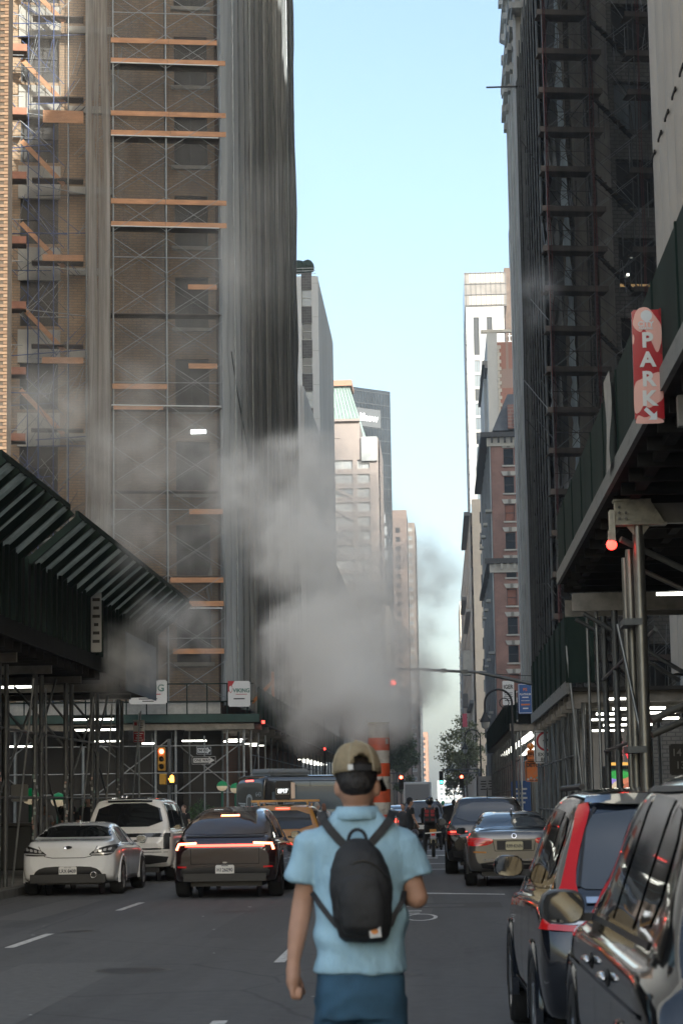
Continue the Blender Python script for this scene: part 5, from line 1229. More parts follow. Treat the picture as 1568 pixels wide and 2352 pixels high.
bm = bmesh.new(); bbox(bm, (0, 0, 0), (.36, 1.3, .42)); bmesh.ops.bevel(bm, geom=bm.edges[:], offset=.03, segments=2, affect='EDGES'); rs = obj('roof_advert_box', bm_mesh('roof_advert_box', bm, TRIM), t, L=Matrix.Translation((-.02, 1.5, 1.98)))
bm = bmesh.new(); bbox(bm, (0, 0, 0), (.30, .01, .14)); bmesh.ops.bevel(bm, geom=bm.edges[:], offset=.004, segments=1, affect='EDGES'); pl = obj('number_panel', bm_mesh('number_panel', bm, WHITE), rs, L=Matrix.Translation((0, -.655, -.02)))
bm = bmesh.new(); bbox(bm, (0, -.007, 0), (.28, .006, .12)); obj('number_panel_face', bm_mesh('number_panel_face', bm, BLACK), rs, L=Matrix.Translation((0, -.655, -.02)))
letter(rs, '8P17', mat('lit number', (.9, .9, .9), emit=(1, 1, 1), es=2), .12, (0, -.669, -.02), .003, sx=.9)
SCREEN = mat('roof screen', (.12, .10, .09), .3, emit=(.6, .42, .3), es=.25, var=.8, vs=9)
bm = bmesh.new(); bbox(bm, (.186, 0, 0), (.008, 1.2, .36)); obj('roof_screen', bm_mesh('roof_screen', bm, SCREEN), rs)

# ---- black passenger van crossing beyond
t = thing('passenger_van', 'long black passenger van with silver shield emblems turning beyond the taxi', 'van', (-7.05, 80.0, 0), RAD(-50))
L_, Hh, hw = 7.2, 2.72, 1.0
st = [(0, .45, 1.3, 2.45, .93, .80), (.04, .38, 1.3, 2.58, .97, .84), (.14, .34, 1.3, 2.69, .995, .87), (.4, .32, 1.3, 2.72, 1.0, .88), (2.5, .32, 1.3, 2.73, 1.0, .88), (4.0, .32, 1.3, 2.71, 1.0, .87), (4.5, .32, 1.28, 2.55, 1.0, .86), (5.1, .32, 1.2, 1.75, .98, .80), (5.7, .36, 1.0, 1.15, .93, .7), (5.95, .45, .8, .9, .8, .55)]
bm, bv = car_shell(st, [(1.3, .37), (4.7, .37)], .44)
VB = carpaint('black van paint', (.012, .012, .013), .10)
obj('body', bm_mesh('body', bm, VB), t)
for y in (1.3, 4.7):
    for s in (-1, 1): wheel(t, s*.86, y, .36, .25, RIM_DK)
for s in ('right', 'left'):
    decal('side_window', t, bv, [(.35, 2.3), (4.2, 2.3), (4.2, 1.45), (.35, 1.4)], s, mat('sky-painted van glass', (.10, .125, .14), .04, spec=1.0), .006, .2, 1); line('body_seam', t, bv, [(2.1, 2.6), (2.1, .5)], s, SEAM, .02); line('body_seam', t, bv, [(3.6, 2.6), (3.6, .5)], s, SEAM, .02)  # glass colour paled to paint in the reflected sky
    line('roof_seam', t, bv, [(.1, 2.50), (4.1, 2.50)], s, TRIM, .03)
decal('rear_window', t, bv, [(-.75, 2.3), (.75, 2.3), (.8, 1.45), (-.8, 1.45)], 'rear', CARGLASS, .006, .12, 1); line('high_brake_lamp', t, bv, [(-.25, 2.52), (.25, 2.52)], 'rear', LENS_LIT, .05, .01)
SILV = mat('silver emblem', (.33, .33, .34), .35, .6)
def shield(axis, c, k=1.0, sx=1):
    a, b = c
    pl_ = [(-.16, .30), (0, .38), (.16, .30), (.17, .0), (0, -.30), (-.17, .0)]
    decal('emblem_shield', t, bv, [(a+sx*x*k, b+z*k) for x, z in pl_], axis, SILV, .012, .08, 1)
    decal('emblem_field', t, bv, [(a+sx*x*k*.72, b+z*k*.74) for x, z in pl_], axis, VB, .016, .08, 1)
    for j in range(4):
        for q in (-1, 1): decal('emblem_wing', t, bv, [(a+q*k*.20, b+k*(.08-.075*j)), (a+q*k*(.62-.10*j), b+k*(.10-.075*j)), (a+q*k*(.58-.10*j), b+k*(.05-.075*j)), (a+q*k*.20, b+k*(.03-.075*j))], axis, SILV, .012, .15, 0)
shield('rear', (0, 1.62), 1.15); shield('right', (.72, 1.62), 1.05)
letter(t, '643', SILV, .24, (.58, -.012, 2.02))
bm = bmesh.new(); bbox(bm, (0, 1.4, 2.84), (1.3, 1.9, .24)); bmesh.ops.bevel(bm, geom=bm.edges[:], offset=.09, segments=2, affect='EDGES'); obj('roof_air_unit', bm_mesh('roof_air_unit', bm, mat('grey roof unit', (.22, .23, .24), .4)), t)

# ---- grey saloon, parked right
PG = carpaint('graphite metallic paint', (.17, .165, .155), .28, .65)
st = [(0, .44, .84, .93, .76, .55), (.05, .37, .91, 1.03, .85, .64), (.14, .31, .96, 1.085, .90, .72), (.40, .28, .98, 1.12, .925, .74), (.75, .26, .985, 1.16, .93, .73), (1.2, .25, .985, 1.34, .93, .64), (1.65, .24, .98, 1.43, .93, .59), (2.2, .24, .97, 1.46, .93, .575), (2.8, .24, .96, 1.41, .925, .59), (3.35, .24, .95, 1.13, .92, .7), (4.1, .25, .86, .98, .91, .72), (4.65, .29, .74, .84, .85, .6), (4.9, .38, .6, .68, .68, .45)]
t, bv = car('parked_car', 'grey metallic saloon behind the black SUV on the right', (1.40, 43.0, 0), 0, st, PG, .345, (.95, 3.9), .84)
decal('rear_window', t, bv, [(-.58, 1.40), (.58, 1.40), (.77, 1.165), (.55, 1.145), (-.55, 1.145), (-.77, 1.165)], 'rear', mat('sky-painted car glass', (.03, .035, .04), .02, spec=1.0), .006, .05, 1)  # bluish base colour paints a sky reflection into the glass
for s in ('right', 'left'):
    decal('side_window', t, bv, [(1.15, 1.04), (1.4, 1.2), (1.75, 1.33), (2.25, 1.355), (2.8, 1.31), (3.25, 1.08), (3.2, 1.01), (2, 1.0)], s, CARGLASS, .006, .07, 1)
    line('door_seam', t, bv, [(1.45, .97), (1.42, .5)], s); line('door_seam', t, bv, [(2.35, .97), (2.35, .36)], s); decal('door_handle', t, bv, [(1.55, .86), (1.78, .86), (1.78, .83), (1.55, .83)], s, PG, .03, .05, 0)
lp = [(.40, .93), (.62, .965), (.90, .95), (.91, .87), (.88, .80), (.60, .80), (.43, .845)]
for p_, s in ((lp, 1), (mirror_poly(lp), -1)):
    decal('tail_lamp', t, bv, p_, 'rear', LENS_RED, .010, .04, 1)
    line('lamp_tube', t, bv, [(s*.46, .90), (s*.85, .895)], 'rear', mat('pale red lens', (.45, .05, .05), .15), .016, .014); line('lamp_tube', t, bv, [(s*.48, .855), (s*.85, .84)], 'rear', MATS['pale red lens'], .016, .014)
    decal('reflector', t, bv, [(s*.55, .66), (s*.80, .67), (s*.80, .70), (s*.55, .69)], 'rear', ORANGE_L, .01, .05, 0)
line('boot_spoiler', t, bv, [(-.68, 1.105), (-.3, 1.135), (.3, 1.135), (.68, 1.105)], 'rear', PBk, .03, .025)
line('boot_seam', t, bv, [(-.42, .93), (-.38, .70), (.38, .70), (.42, .93)], 'rear'); decal('plate_recess', t, bv, [(-.34, .90), (.34, .90), (.34, .72), (-.34, .72)], 'rear', TRIM, .006, .08, 0)
plate(t, 0, -.03, .80, 'R99·KNN', PLATE_Y); decal('lower_bumper', t, bv, [(-.68, .50), (.68, .50), (.62, .34), (-.62, .34)], 'rear', TRIM, .008, .07, 1)
decal('emblem', t, bv, [(.05*math.cos(a*.6), .985+.05*math.sin(a*.6)) for a in range(10)], 'rear', CHROME, .012, .03, 0); decal('emblem_centre', t, bv, [(.036*math.cos(a*.6), .985+.036*math.sin(a*.6)) for a in range(10)], 'rear', BLACK, .016, .03, 0)
for a in (0, 2): decal('emblem_quarter', t, bv, [(0, .985), (.028*math.cos(a*math.pi/2), .985+.028*math.sin(a*math.pi/2)), (.028*math.cos((a+1)*math.pi/2), .985+.028*math.sin((a+1)*math.pi/2))], 'rear', WHITE, .02, .03, 0)
decal('bumper_strip', t, bv, [(-.60, .545), (.60, .545), (.60, .52), (-.60, .52)], 'rear', CHROME, .01, .06, 0); mirrors(t, 3.3, 1.06, .90, PG)
bm = bmesh.new(); bcyl(bm, (0, 1.55, 1.44), (0, 1.42, 1.51), .03, .008, 8); obj('roof_antenna', bm_mesh('roof_antenna', bm, CHROME), t)

# ---- black SUV beyond the saloon
t, bv = car('parked_car', 'black SUV standing beyond the grey saloon', (1.06, 50.3, 0), 0, suv_st(4.95, 1.78, .985, 1.10, 0, .67, 1.0, .36, .30), PBk, .385, (.95, 3.85), .86, ww=.30, rim=RIM_DK)
decal('rear_window', t, bv, [(-.62, 1.64), (.62, 1.64), (.76, 1.2), (-.76, 1.2)], 'rear', MATS['sky-painted car glass'], .007, .06, 1)
for s in ('right', 'left'):
    for a, b in ((.5, 1.3), (1.36, 2.2), (2.26, 3.1)): decal('side_window', t, bv, [(a, 1.14), (b, 1.13), (min(b, 2.8), 1.62), (a+.05, 1.64)], s, CARGLASS, .006, .08, 0)
for s in (-1, 1):
    decal('tail_lamp', t, bv, [(s*.42, 1.0), (s*.93, 1.02), (s*.94, .90), (s*.60, .91)], 'rear', LENS_RED, .012, .04, 1); line('lamp_tube', t, bv, [(s*.5, .975), (s*.88, .975)], 'rear', LENS_LIT, .014, .016)
decal('tailgate_chrome', t, bv, [(-.42, .72), (.42, .72), (.42, .70), (-.42, .70)], 'rear', CHROME, .012, .06, 0); decal('lower_bumper', t, bv, [(-.85, .58), (.85, .58), (.8, .36), (-.8, .36)], 'rear', TRIM, .008, .08, 1)
plate(t, .1, -.02, .60, ''); mirrors(t, 3.15, 1.18, .95, PBk, (.22, .14, .19))
decal('roof_glass', t, bv, [(-.55, .7), (.55, .7), (.55, 2.9), (-.55, 2.9)], 'top', GLASS_SKY, .005, .12, 1)
bm = bmesh.new(); bcyl(bm, (0, .75, 1.78), (0, .6, 1.98), .012, .006, 8); obj('roof_antenna', bm_mesh('roof_antenna', bm, BLACK), t)

# ---- near black compact SUV with tall tail lamps
PBl = carpaint('blue black paint', (.010, .012, .017), .10)
st = [(0, .52, .80, .92, .76, .58), (.04, .44, .88, 1.0, .85, .66), (.10, .38, .97, 1.06, .885, .72), (.20, .34, 1.02, 1.14, .905, .74), (.38, .32, 1.06, 1.36, .91, .70), (.56, .30, 1.08, 1.60, .91, .615), (.80, .29, 1.08, 1.715, .91, .575), (1.3, .28, 1.075, 1.755, .91, .575), (2.0, .28, 1.06, 1.765, .91, .575), (2.6, .28, 1.04, 1.70, .91, .585), (3.2, .28, 1.01, 1.34, .905, .66), (3.6, .28, .98, 1.12, .90, .72), (4.1, .32, .84, .98, .87, .68), (4.45, .38, .68, .78, .74, .5), (4.53, .44, .6, .66, .62, .4)]
t, bv = car('parked_car', 'black compact SUV with tall red tail lamps nearest the walking man', (1.50, 13.5, 0), RAD(1.5), st, PBl, .35, (.90, 3.52), .80)
decal('rear_window', t, bv, [(-.50, 1.62), (.50, 1.62), (.585, 1.50), (.66, 1.16), (.60, 1.13), (-.60, 1.13), (-.66, 1.16), (-.585, 1.50)], 'rear', mat('grey tinted glass', (.05, .054, .058), .03, spec=1.0), .006, .05, 1)
decal('roof_spoiler', t, bv, [(-.52, 1.70), (.52, 1.70), (.56, 1.635), (-.56, 1.635)], 'rear', PBl, .03, .06, 1)
tl = [(.50, 1.68), (.62, 1.66), (.70, 1.45), (.80, 1.18), (.885, 1.0), (.88, .90), (.60, .90), (.63, 1.06), (.68, 1.2), (.60, 1.45)]
red = [(-.515, 1.665), (-.60, 1.645), (-.675, 1.42), (-.755, 1.18), (-.80, 1.07), (-.66, 1.07), (-.675, 1.2), (-.615, 1.42)]
for s in (1, -1):
    decal('tail_lamp', t, bv, [(-s*x, z) for x, z in red][::1 if s < 0 else -1] if s > 0 else red, 'rear', mat('red tail lens', (.24, .003, .005), .28, coat=.1, spec=.3, emit=(1, .015, .015), es=.10), .016, .03, 1)
    decal('lamp_clear', t, bv, [(s*.64, 1.055), (s*.80, 1.055), (s*.84, .93), (s*.65, .93)], 'rear', LENS_CLEAR, .016, .03, 0)
    decal('lamp_foot', t, bv, [(s*.80, 1.06), (s*.84, 1.06), (s*.90, .90), (s*.64, .885), (s*.64, .925), (s*.845, .93)], 'rear', LENS_RED, .018, .03, 0)
    decal('reflector', t, bv, [(s*.60, .60), (s*.76, .60), (s*.76, .535), (s*.60, .535)], 'rear', mat('red reflector', (.6, .02, .015), .2, coat=1), .012, .03, 0)
    for q in ((-.9), (.9)): pass
decal('tailgate_chrome', t, bv, [(-.62, 1.085), (.62, 1.085), (.62, 1.05), (-.62, 1.05)], 'rear', CHROME, .014, .05, 0)
line('tailgate_seam', t, bv, [(-.66, .98), (-.64, .68), (.64, .68), (.66, .98)], 'rear'); decal('lower_bumper', t, bv, [(-.78, .64), (.78, .64), (.74, .42), (-.74, .42)], 'rear', TRIM, .006, .06, 1)
decal('plate_recess', t, bv, [(-.3, .92), (.3, .92), (.3, .74), (-.3, .74)], 'rear', TRIM, .006, .08, 0); plate(t, 0, -.02, .83, '')
for s in ('right', 'left'):
    decal('quarter_window', t, bv, [(.62, 1.20), (.80, 1.55), (1.22, 1.60), (1.22, 1.16)], s, CARGLASS, .006, .06, 1); decal('side_window', t, bv, [(1.28, 1.14), (1.28, 1.61), (2.0, 1.63), (2.02, 1.12)], s, CARGLASS, .006, .06, 0); decal('side_window', t, bv, [(2.08, 1.12), (2.06, 1.63), (2.55, 1.58), (3.25, 1.22), (3.3, 1.08)], s, CARGLASS, .006, .06, 0)
    line('window_chrome', t, bv, [(.62, 1.14), (1.3, 1.115), (2.2, 1.095), (3.3, 1.06)], s, CHROME, .014, .008); line('door_seam', t, bv, [(1.25, 1.06), (1.25, .55)], s); line('door_seam', t, bv, [(2.05, 1.06), (2.05, .42)], s); decal('sill', t, bv, [(1.3, .42), (3.1, .42), (3.1, .3), (1.3, .3)], s, TRIM, .008, .1, 0)
    for yy in (1.38, 2.18): decal('door_handle', t, bv, [(yy, .98), (yy+.2, .98), (yy+.2, .95), (yy, .95)], s, PBl, .035, .05, 1)
mirrors(t, 3.22, 1.20, .80, PBk, (.22, .15, .17)); line('rear_wiper', t, bv, [(0, 1.17), (-.36, 1.24)], 'rear', BLACK, .018, .02); line('window_seal', t, bv, [(-.655, 1.15), (-.58, 1.52), (-.50, 1.635)], 'rear', TRIM, .02, .010)
for s in (-1, 1): bm = bmesh.new(); bcyl(bm, (s*.55, .95, 1.775), (s*.555, 2.5, 1.77), .02, seg=8); obj('roof_rail', bm_mesh('roof_rail', bm, TRIM), t)

# ---- nearest black car at the right edge
st = [(0, .50, .82, .95, .78, .6), (.05, .42, .92, 1.05, .88, .68), (.15, .36, 1.02, 1.10, .93, .76), (.35, .32, 1.08, 1.36, .955, .74), (.6, .30, 1.10, 1.66, .96, .66), (1.0, .29, 1.10, 1.79, .96, .62), (2.0, .28, 1.10, 1.82, .96, .615), (3.0, .28, 1.08, 1.78, .96, .625), (3.55, .28, 1.07, 1.55, .96, .66), (4.1, .28, 1.05, 1.22, .955, .74), (4.5, .3, 1.0, 1.12, .945, .74), (5.0, .33, .88, .98, .90, .66), (5.25, .42, .68, .76, .74, .5)]
NC = (1.62, 7.5, 0)
t, bv = car('parked_car', 'nearest black car with chrome door handles cut off by the right edge', NC, 0, st, PBk, .38, (1.0, 4.1), .85)
for s in ('right', 'left'):
    decal('quarter_window', t, bv, [(.75, 1.22), (.9, 1.62), (1.35, 1.68), (1.35, 1.18)], s, CARGLASS, .006, .07, 1)
    decal('side_window', t, bv, [(1.45, 1.17), (1.45, 1.69), (2.3, 1.71), (2.33, 1.16)], s, MATS['grey tinted glass'], .006, .07, 0); decal('side_window', t, bv, [(2.45, 1.16), (2.42, 1.71), (2.95, 1.67), (3.75, 1.26), (3.82, 1.13)], s, MATS['grey tinted glass'], .006, .07, 0)
    line('window_chrome', t, bv, [(.7, 1.15), (1.5, 1.14), (2.4, 1.13), (3.9, 1.10)], s, TRIM, .025, .008); line('door_seam', t, bv, [(1.40, 1.1), (1.4, .5)], s, SEAM, .008); line('door_seam', t, bv, [(2.38, 1.1), (2.38, .42)], s, SEAM, .008); line('door_seam', t, bv, [(3.95, 1.02), (3.7, .42)], s, SEAM, .008)
    sg = -1 if s == 'left' else 1
    for yy in (1.52, 2.5):
        h = bv.ray_cast(Vector((3*sg, yy+.1, .97)), Vector((-sg, 0, 0)))[0]
        bm = bmesh.new(); bmesh.ops.create_uvsphere(bm, u_segments=14, v_segments=8, radius=.5)
        for v in bm.verts: v.co = Vector((v.co.x*.05, v.co.y*.24, v.co.z*.042))
        obj('door_handle', bm_mesh('door_handle', bm, CHROME, True), t, L=Matrix.Translation((h.x+sg*.025, yy+.1, .97)))
        decal('handle_cup', t, bv, [(yy, 1.0), (yy+.2, 1.0), (yy+.2, .93), (yy, .93)], s, TRIM, .003, .05, 2)
    decal('roof_chrome', t, bv, [(.8, 1.74), (2.9, 1.745), (3.45, 1.50), (3.45, 1.475), (2.9, 1.72), (.8, 1.715)], s, TRIM, .010, .1, 0)
decal('rear_window', t, bv, [(-.6, 1.68), (.6, 1.68), (.7, 1.2), (-.7, 1.2)], 'rear', CARGLASS, .006, .08, 1)
decal('windscreen', t, bv, [(-.6, 1.70), (.6, 1.70), (.78, 1.24), (-.78, 1.24)], 'front', CARGLASS, .006, .08, 1)
for s in (-1, 1):
    decal('tail_lamp', t, bv, [(s*.62, 1.0), (s*.80, 1.0), (s*.80, .84), (s*.66, .84)], 'rear', LENS_RED, .012, .05, 1)
    decal('head_lamp', t, bv, [(s*.50, .86), (s*.80, .9), (s*.82, .78), (s*.55, .74)], 'front', LENS_CLEAR, .012, .05, 1)
plate(t, 0, -.02, .80, ''); mirrors(t, 3.62, 1.16, .905, mat('grey mirror cap', (.10, .10, .10), .3, .2), (.22, .17, .18))
line('side_crease', t, bv, [(.3, .93), (2, .90), (4.6, .86)], 'left', PBk, .02, .012)

# ---- far traffic
def far_car(name, label, X, Y, paint, kind, lit=True, grp=None, cat='car'):
    s_ = suv_st(4.7, 1.72, .94, 1.05, 0, .65, .98, .34, .30) if kind == 'suv' else st_saloon
    t, bv = car(name, label, (X, Y, 0), 0, s_, paint, .34, (.9, 3.6), .82, lip=False, cat=cat)
    zt = s_[7][3]
    decal('rear_window', t, bv, [(-.58, zt-.12), (.58, zt-.12), (.70, 1.15), (-.70, 1.15)], 'rear', CARGLASS, .007, .1, 1)
    for s in (-1, 1): decal('tail_lamp', t, bv, [(s*.62, 1.0), (s*.88, 1.0), (s*.88, .85), (s*.68, .86)], 'rear', LENS_LIT if lit else LENS_RED, .012, .06, 1)
    plate(t, 0, -.02, .70, ''); decal('lower_bumper', t, bv, [(-.8, .55), (.8, .55), (.75, .35), (-.75, .35)], 'rear', TRIM, .008, .1, 1)
    return t
st_saloon = [(0, .42, .82, .92, .76, .55), (.05, .36, .90, 1.02, .85, .64), (.14, .30, .95, 1.07, .90, .72), (.75, .26, .97, 1.14, .92, .73), (1.2, .25, .97, 1.30, .92, .64), (1.65, .24, .97, 1.40, .92, .59), (2.2, .24, .96, 1.44, .92, .575), (2.8, .24, .95, 1.38, .92, .59), (3.35, .24, .94, 1.1, .91, .7), (4.1, .26, .84, .96, .88, .7), (4.6, .36, .64, .72, .7, .5)]
PS = carpaint('silver blue paint', (.42, .46, .50), .3, .3); PR = carpaint('dark red paint', (.16, .02, .02), .25)
far_car('far_car', 'pale silver car waiting beyond the crossing left of the pedestrians', -2.6, 88, PS, 'saloon')
far_car('far_car', 'black SUV with lit tail lamps ahead of the motorcyclist', -.75, 84, PBk, 'suv')
far_car('far_car', 'white SUV in the middle of the far traffic', -1.3, 128, PWs, 'suv')
far_car('far_car', 'silver saloon in the far queue right of the motorcyclist', 1.0, 118, PS, 'saloon')
far_car('far_car', 'dark saloon deep in the far queue', -3.2, 150, PBk, 'saloon'); far_car('far_car', 'white saloon at the end of the visible queue', 0.6, 165, PWs, 'saloon')
far_car('far_car', 'red saloon parked far down the right side', 1.9, 140, PR, 'saloon')
# box truck far ahead
t = thing('box_truck', 'white box truck far ahead in the traffic', 'truck', (-2.0, 180, 0))
bm = bmesh.new(); bbox(bm, (0, 3, 2.0), (2.3, 6, 2.5)); bmesh.ops.bevel(bm, geom=bm.edges[:], offset=.05, segments=1, affect='EDGES'); obj('cargo_box', bm_mesh('cargo_box', bm, WHITE), t)
bm = bmesh.new(); bbox(bm, (0, 7, 1.5), (2.1, 1.8, 1.9)); bmesh.ops.bevel(bm, geom=bm.edges[:], offset=.15, segments=2, affect='EDGES'); obj('cab', bm_mesh('cab', bm, WHITE), t)
bm = bmesh.new(); bbox(bm, (0, -.02, 2.0), (2.0, .03, 2.1)); obj('roller_door', bm_mesh('roller_door', bm, mat('grey door', (.35, .35, .35), .6)), t); bm = bmesh.new(); bbox(bm, (0, 3.5, .6), (1.0, 7, .2)); obj('chassis', bm_mesh('chassis', bm, BLACK), t)
for s in (-1, 1):
    for y in (1.2, 6.9): wheel(t, s*.95, y, .42, .25, RIM_DK)
    bm = bmesh.new(); bbox(bm, (s*1.0, -.05, .75), (.18, .05, .12)); obj('tail_lamp', bm_mesh('tail_lamp', bm, LENS_LIT), t)
# ---------------------------------------------------------------- people
LAYER = bpy.context.view_layer.layer_collection.children[COL.name]; LAYER.exclude = True     # keep the street out of the way while skins are grown
def fused(name, build, voxel, mats, smooth=6, disp=None, mi=None):
    """union of simple volumes grown into one continuous skin"""
    bm = bmesh.new(); build(bm); me = bm_mesh(name+'_src', bm)
    o = bpy.data.objects.new(name+'_src', me); sc.collection.objects.link(o)
    md = o.modifiers.new('r', 'REMESH'); md.mode = 'VOXEL'; md.voxel_size = voxel
    ms = o.modifiers.new('s', 'SMOOTH'); ms.factor = .5; ms.iterations = smooth
    dg = bpy.context.evaluated_depsgraph_get(); dg.update()
    out = bpy.data.meshes.new_from_object(o.evaluated_get(dg)); out.name = name
    bpy.data.objects.remove(o); bpy.data.meshes.remove(me)
    if disp:
        ns = [v.normal.copy() for v in out.vertices]
        for v, nn in zip(out.vertices, ns): v.co += nn*disp(v.co)
    out.materials.clear()
    for m in mats: out.materials.append(m)
    if mi: out.polygons.foreach_set('material_index', [mi(p.center) for p in out.polygons])
    out.polygons.foreach_set('use_smooth', [True]*len(out.polygons)); out.update()
    return out
def cap(bm, p0, r0, p1, r1, seg=12, round_=True):
    p0, p1 = Vector(p0), Vector(p1)
    bcyl(bm, p0, p1, r0, r1, seg)
    if round_:
        for p, r in ((p0, r0), (p1, r1)): bmesh.ops.create_uvsphere(bm, u_segments=seg, v_segments=8, radius=r*1.0, matrix=Matrix.Translation(p))
def ell(bm, c, r, rot=None, seg=16):
    bmesh.ops.create_uvsphere(bm, u_segments=seg, v_segments=12, radius=1, matrix=Matrix.Translation(c) @ (rot or Matrix()) @ Matrix.Diagonal((*r, 1)))
def tube_rings(bm, rings, seg=24):
    """closed loft of ellipses: (centre, half width, half depth[, exponent])"""
    V = []
    for c, a, b in rings:
        V.append([bm.verts.new((c[0]+a*math.copysign(abs(math.cos(t_))**.85, math.cos(t_)), c[1]+b*math.copysign(abs(math.sin(t_))**.85, math.sin(t_)), c[2])) for t_ in [2*math.pi*k/seg for k in range(seg)]])
    for p, q in zip(V, V[1:]):
        for k in range(seg): bm.faces.new((p[k], p[(k+1) % seg], q[(k+1) % seg], q[k]))
    bm.faces.new(list(reversed(V[0]))); bm.faces.new(V[-1])
SKIN = mat('skin', (.42, .235, .155), .55, var=.10, vs=14, bump=.06, bs=90); SKIN2 = mat('darker skin', (.22, .12, .08), .55, var=.1, vs=14); SKIN3 = mat('fair skin', (.52, .33, .25), .55, var=.08, vs=14)
HAIR = mat('black hair', (.012, .009, .008), .55, bump=.5, bs=120, stretch=(1, 1, .3)); HAIRB = mat('blond hair', (.35, .25, .13), .6, bump=.4, bs=100)

# ---- the man in front, seen from behind
MX, MY = -.343, 8.85
man = thing('person', 'man in light blue polo shirt and cap walking away with a small backpack', 'person', (MX, MY, 0))
LA = [(-.180, .0, 1.555), (-.228, .03, 1.30), (-.262, -.05, 1.075)]            # left arm: shoulder, elbow, wrist
RA = [(.180, .0, 1.555), (.235, .0, 1.315), (.15, .25, 1.31)]                 # right arm bent forward
def man_body(bm):
    ell(bm, (0.0, .01, 1.77), (.078, .098, .118)); ell(bm, (.012, .06, 1.73), (.058, .062, .085))      # skull, face
    cap(bm, (0, -.005, 1.56), .062, (0, .0, 1.72), .056)
    ell(bm, (.05, .135, 1.745), (.02, .035, .022)); ell(bm, (.046, .115, 1.67), (.03, .04, .03))            # nose, chin turned right
    ell(bm, (-.080, .0, 1.755), (.013, .026, .034)); ell(bm, (.083, .0, 1.755), (.014, .028, .036))
    ell(bm, (0, 0, 1.42), (.165, .10, .19)); ell(bm, (0, 0, 1.18), (.15, .095, .2)); ell(bm, (0, -.01, .98), (.165, .11, .12))
    for s in (-1, 1):
        ell(bm, (s*.09, 0, 1.50), (.07, .05, .045))
        y1 = .10 if s < 0 else -.06
        cap(bm, (s*.09, 0, .95), .085, (s*.095, y1*.5, .52), .062); cap(bm, (s*.095, y1*.5, .52), .06, (s*.09, y1-.08, .10), .045); cap(bm, (s*.09, y1-.08, .06), .045, (s*.10, y1+.10, .05), .04)
    cap(bm, Vector(LA[0])-Vector((0, 0, .035)), .044, LA[1], .043); cap(bm, LA[1], .044, (LA[1][0]*.45+LA[2][0]*.55, -.02, 1.18), .040); cap(bm, (LA[1][0]*.45+LA[2][0]*.55, -.02, 1.18), .040, LA[2], .028)
    cap(bm, Vector(RA[0])-Vector((0, 0, .035)), .044, RA[1], .044); cap(bm, RA[1], .046, RA[2], .030)
    # left hand half closed, back of the hand outwards
    wx, wy, wz = LA[2]
    cap(bm, (wx, wy, wz), .027, (wx-.002, wy-.01, wz-.045), .031); ell(bm, (wx-.001, wy-.012, wz-.078), (.031, .045, .048)); ell(bm, (wx+.008, wy-.012, wz-.125), (.024, .040, .026))
    for k, (dy, ln) in enumerate(((-.036, .036), (-.012, .042), (.012, .040), (.034, .032))):
        a = Vector((wx-.006, wy-.012+dy, wz-.11)); b = a+Vector((.004, .003, -ln*.8)); c = b+Vector((.027, .002, -.004)); d = c+Vector((.004, 0, .030))
        cap(bm, a, .0125, b, .0115, 8); cap(bm, b, .0112, c, .0105, 8); cap(bm, c, .0102, d, .0095, 8)
    a = Vector((wx+.006, wy+.028, wz-.055)); b = a+Vector((.018, .022, -.04)); c = b+Vector((.012, -.004, -.038)); cap(bm, a, .015, b, .0125, 8); cap(bm, b, .0122, c, .010, 8)
    # right hand in front of the body, holding
    ell(bm, (.10, .33, 1.31), (.045, .035, .035))
    for k in range(4):
        a = Vector((.085-.008*k, .345, 1.335-.018*k)); b = a+Vector((-.04, .02, .004)); c = b+Vector((-.012, -.03, 0)); cap(bm, a, .011, b, .010, 8); cap(bm, b, .010, c, .009, 8)
    cap(bm, (.095, .325, 1.345), .013, (.05, .325, 1.36), .011, 8)
obj('body', fused('body', man_body, .0065, [SKIN], 5), man)
SHIRT = mat('light blue pique', (.33, .51, .62), .85, var=.10, vs=9, bump=.9, bs=16, stretch=(1, 1, .6))
def fold(co):
    w_ = noise.noise(Vector((co.x*9, co.y*5, co.z*3.2)))*.011+noise.noise(Vector((co.x*4+co.z*2.2, co.y*3, co.z*7)))*.012
    w_ += .008*math.sin((co.x*.9+co.z*1.3+noise.noise(co*3)*.25)*34)*max(0, 1-abs(co.z-1.22)/.25)
    return w_*1.15+.003
def man_shirt(bm):
    tube_rings(bm, [((0, 0, 1.022), .190, .135), ((0, 0, 1.06), .188, .135), ((0, 0, 1.16), .180, .128), ((0, 0, 1.28), .176, .122), ((0, 0, 1.40), .188, .118), ((0, 0, 1.50), .200, .108), ((0, -.005, 1.56), .192, .094), ((0, -.005, 1.60), .158, .084), ((0, -.005, 1.635), .112, .078), ((0, .0, 1.66), .085, .072)])
    for A, tip, fl in ((LA, (-.226, .012, 1.385), .098), (RA, (.232, .008, 1.392), .098)):
        s = Vector(A[0]); e = Vector(tip); cap(bm, s+Vector((0, 0, -.03)), .066, s+Vector((-.03*math.copysign(1, s.x), 0, -.012)), .058)
        m_ = s*.45+e*.55; bcyl(bm, s+Vector((0, 0, -.01)), m_, .066, .068, 18); bcyl(bm, m_*1.02-s*.02, e, .068, .072, 18)
sh = obj('polo_shirt', fused('polo_shirt', man_shirt, .0085, [SHIRT], 4, fold), man)
def collar(bm):
    n = 26
    for k in range(n):
        a0 = -math.pi*.98+2*math.pi*.98*k/n+math.pi/2*0; 
    for (r0, z0, r1, z1) in ((.074, 1.68, .100, 1.632),):
        lathe(bm, [(r0-.004, z0-.03), (r0, z0), (r0+.008, z0+.002), (r1+.004, z1), (r1-.004, z1-.004)], 28, Matrix.Translation((0, -.004, 0)) @ Matrix.Diagonal((1, 1.05, 1, 1)))
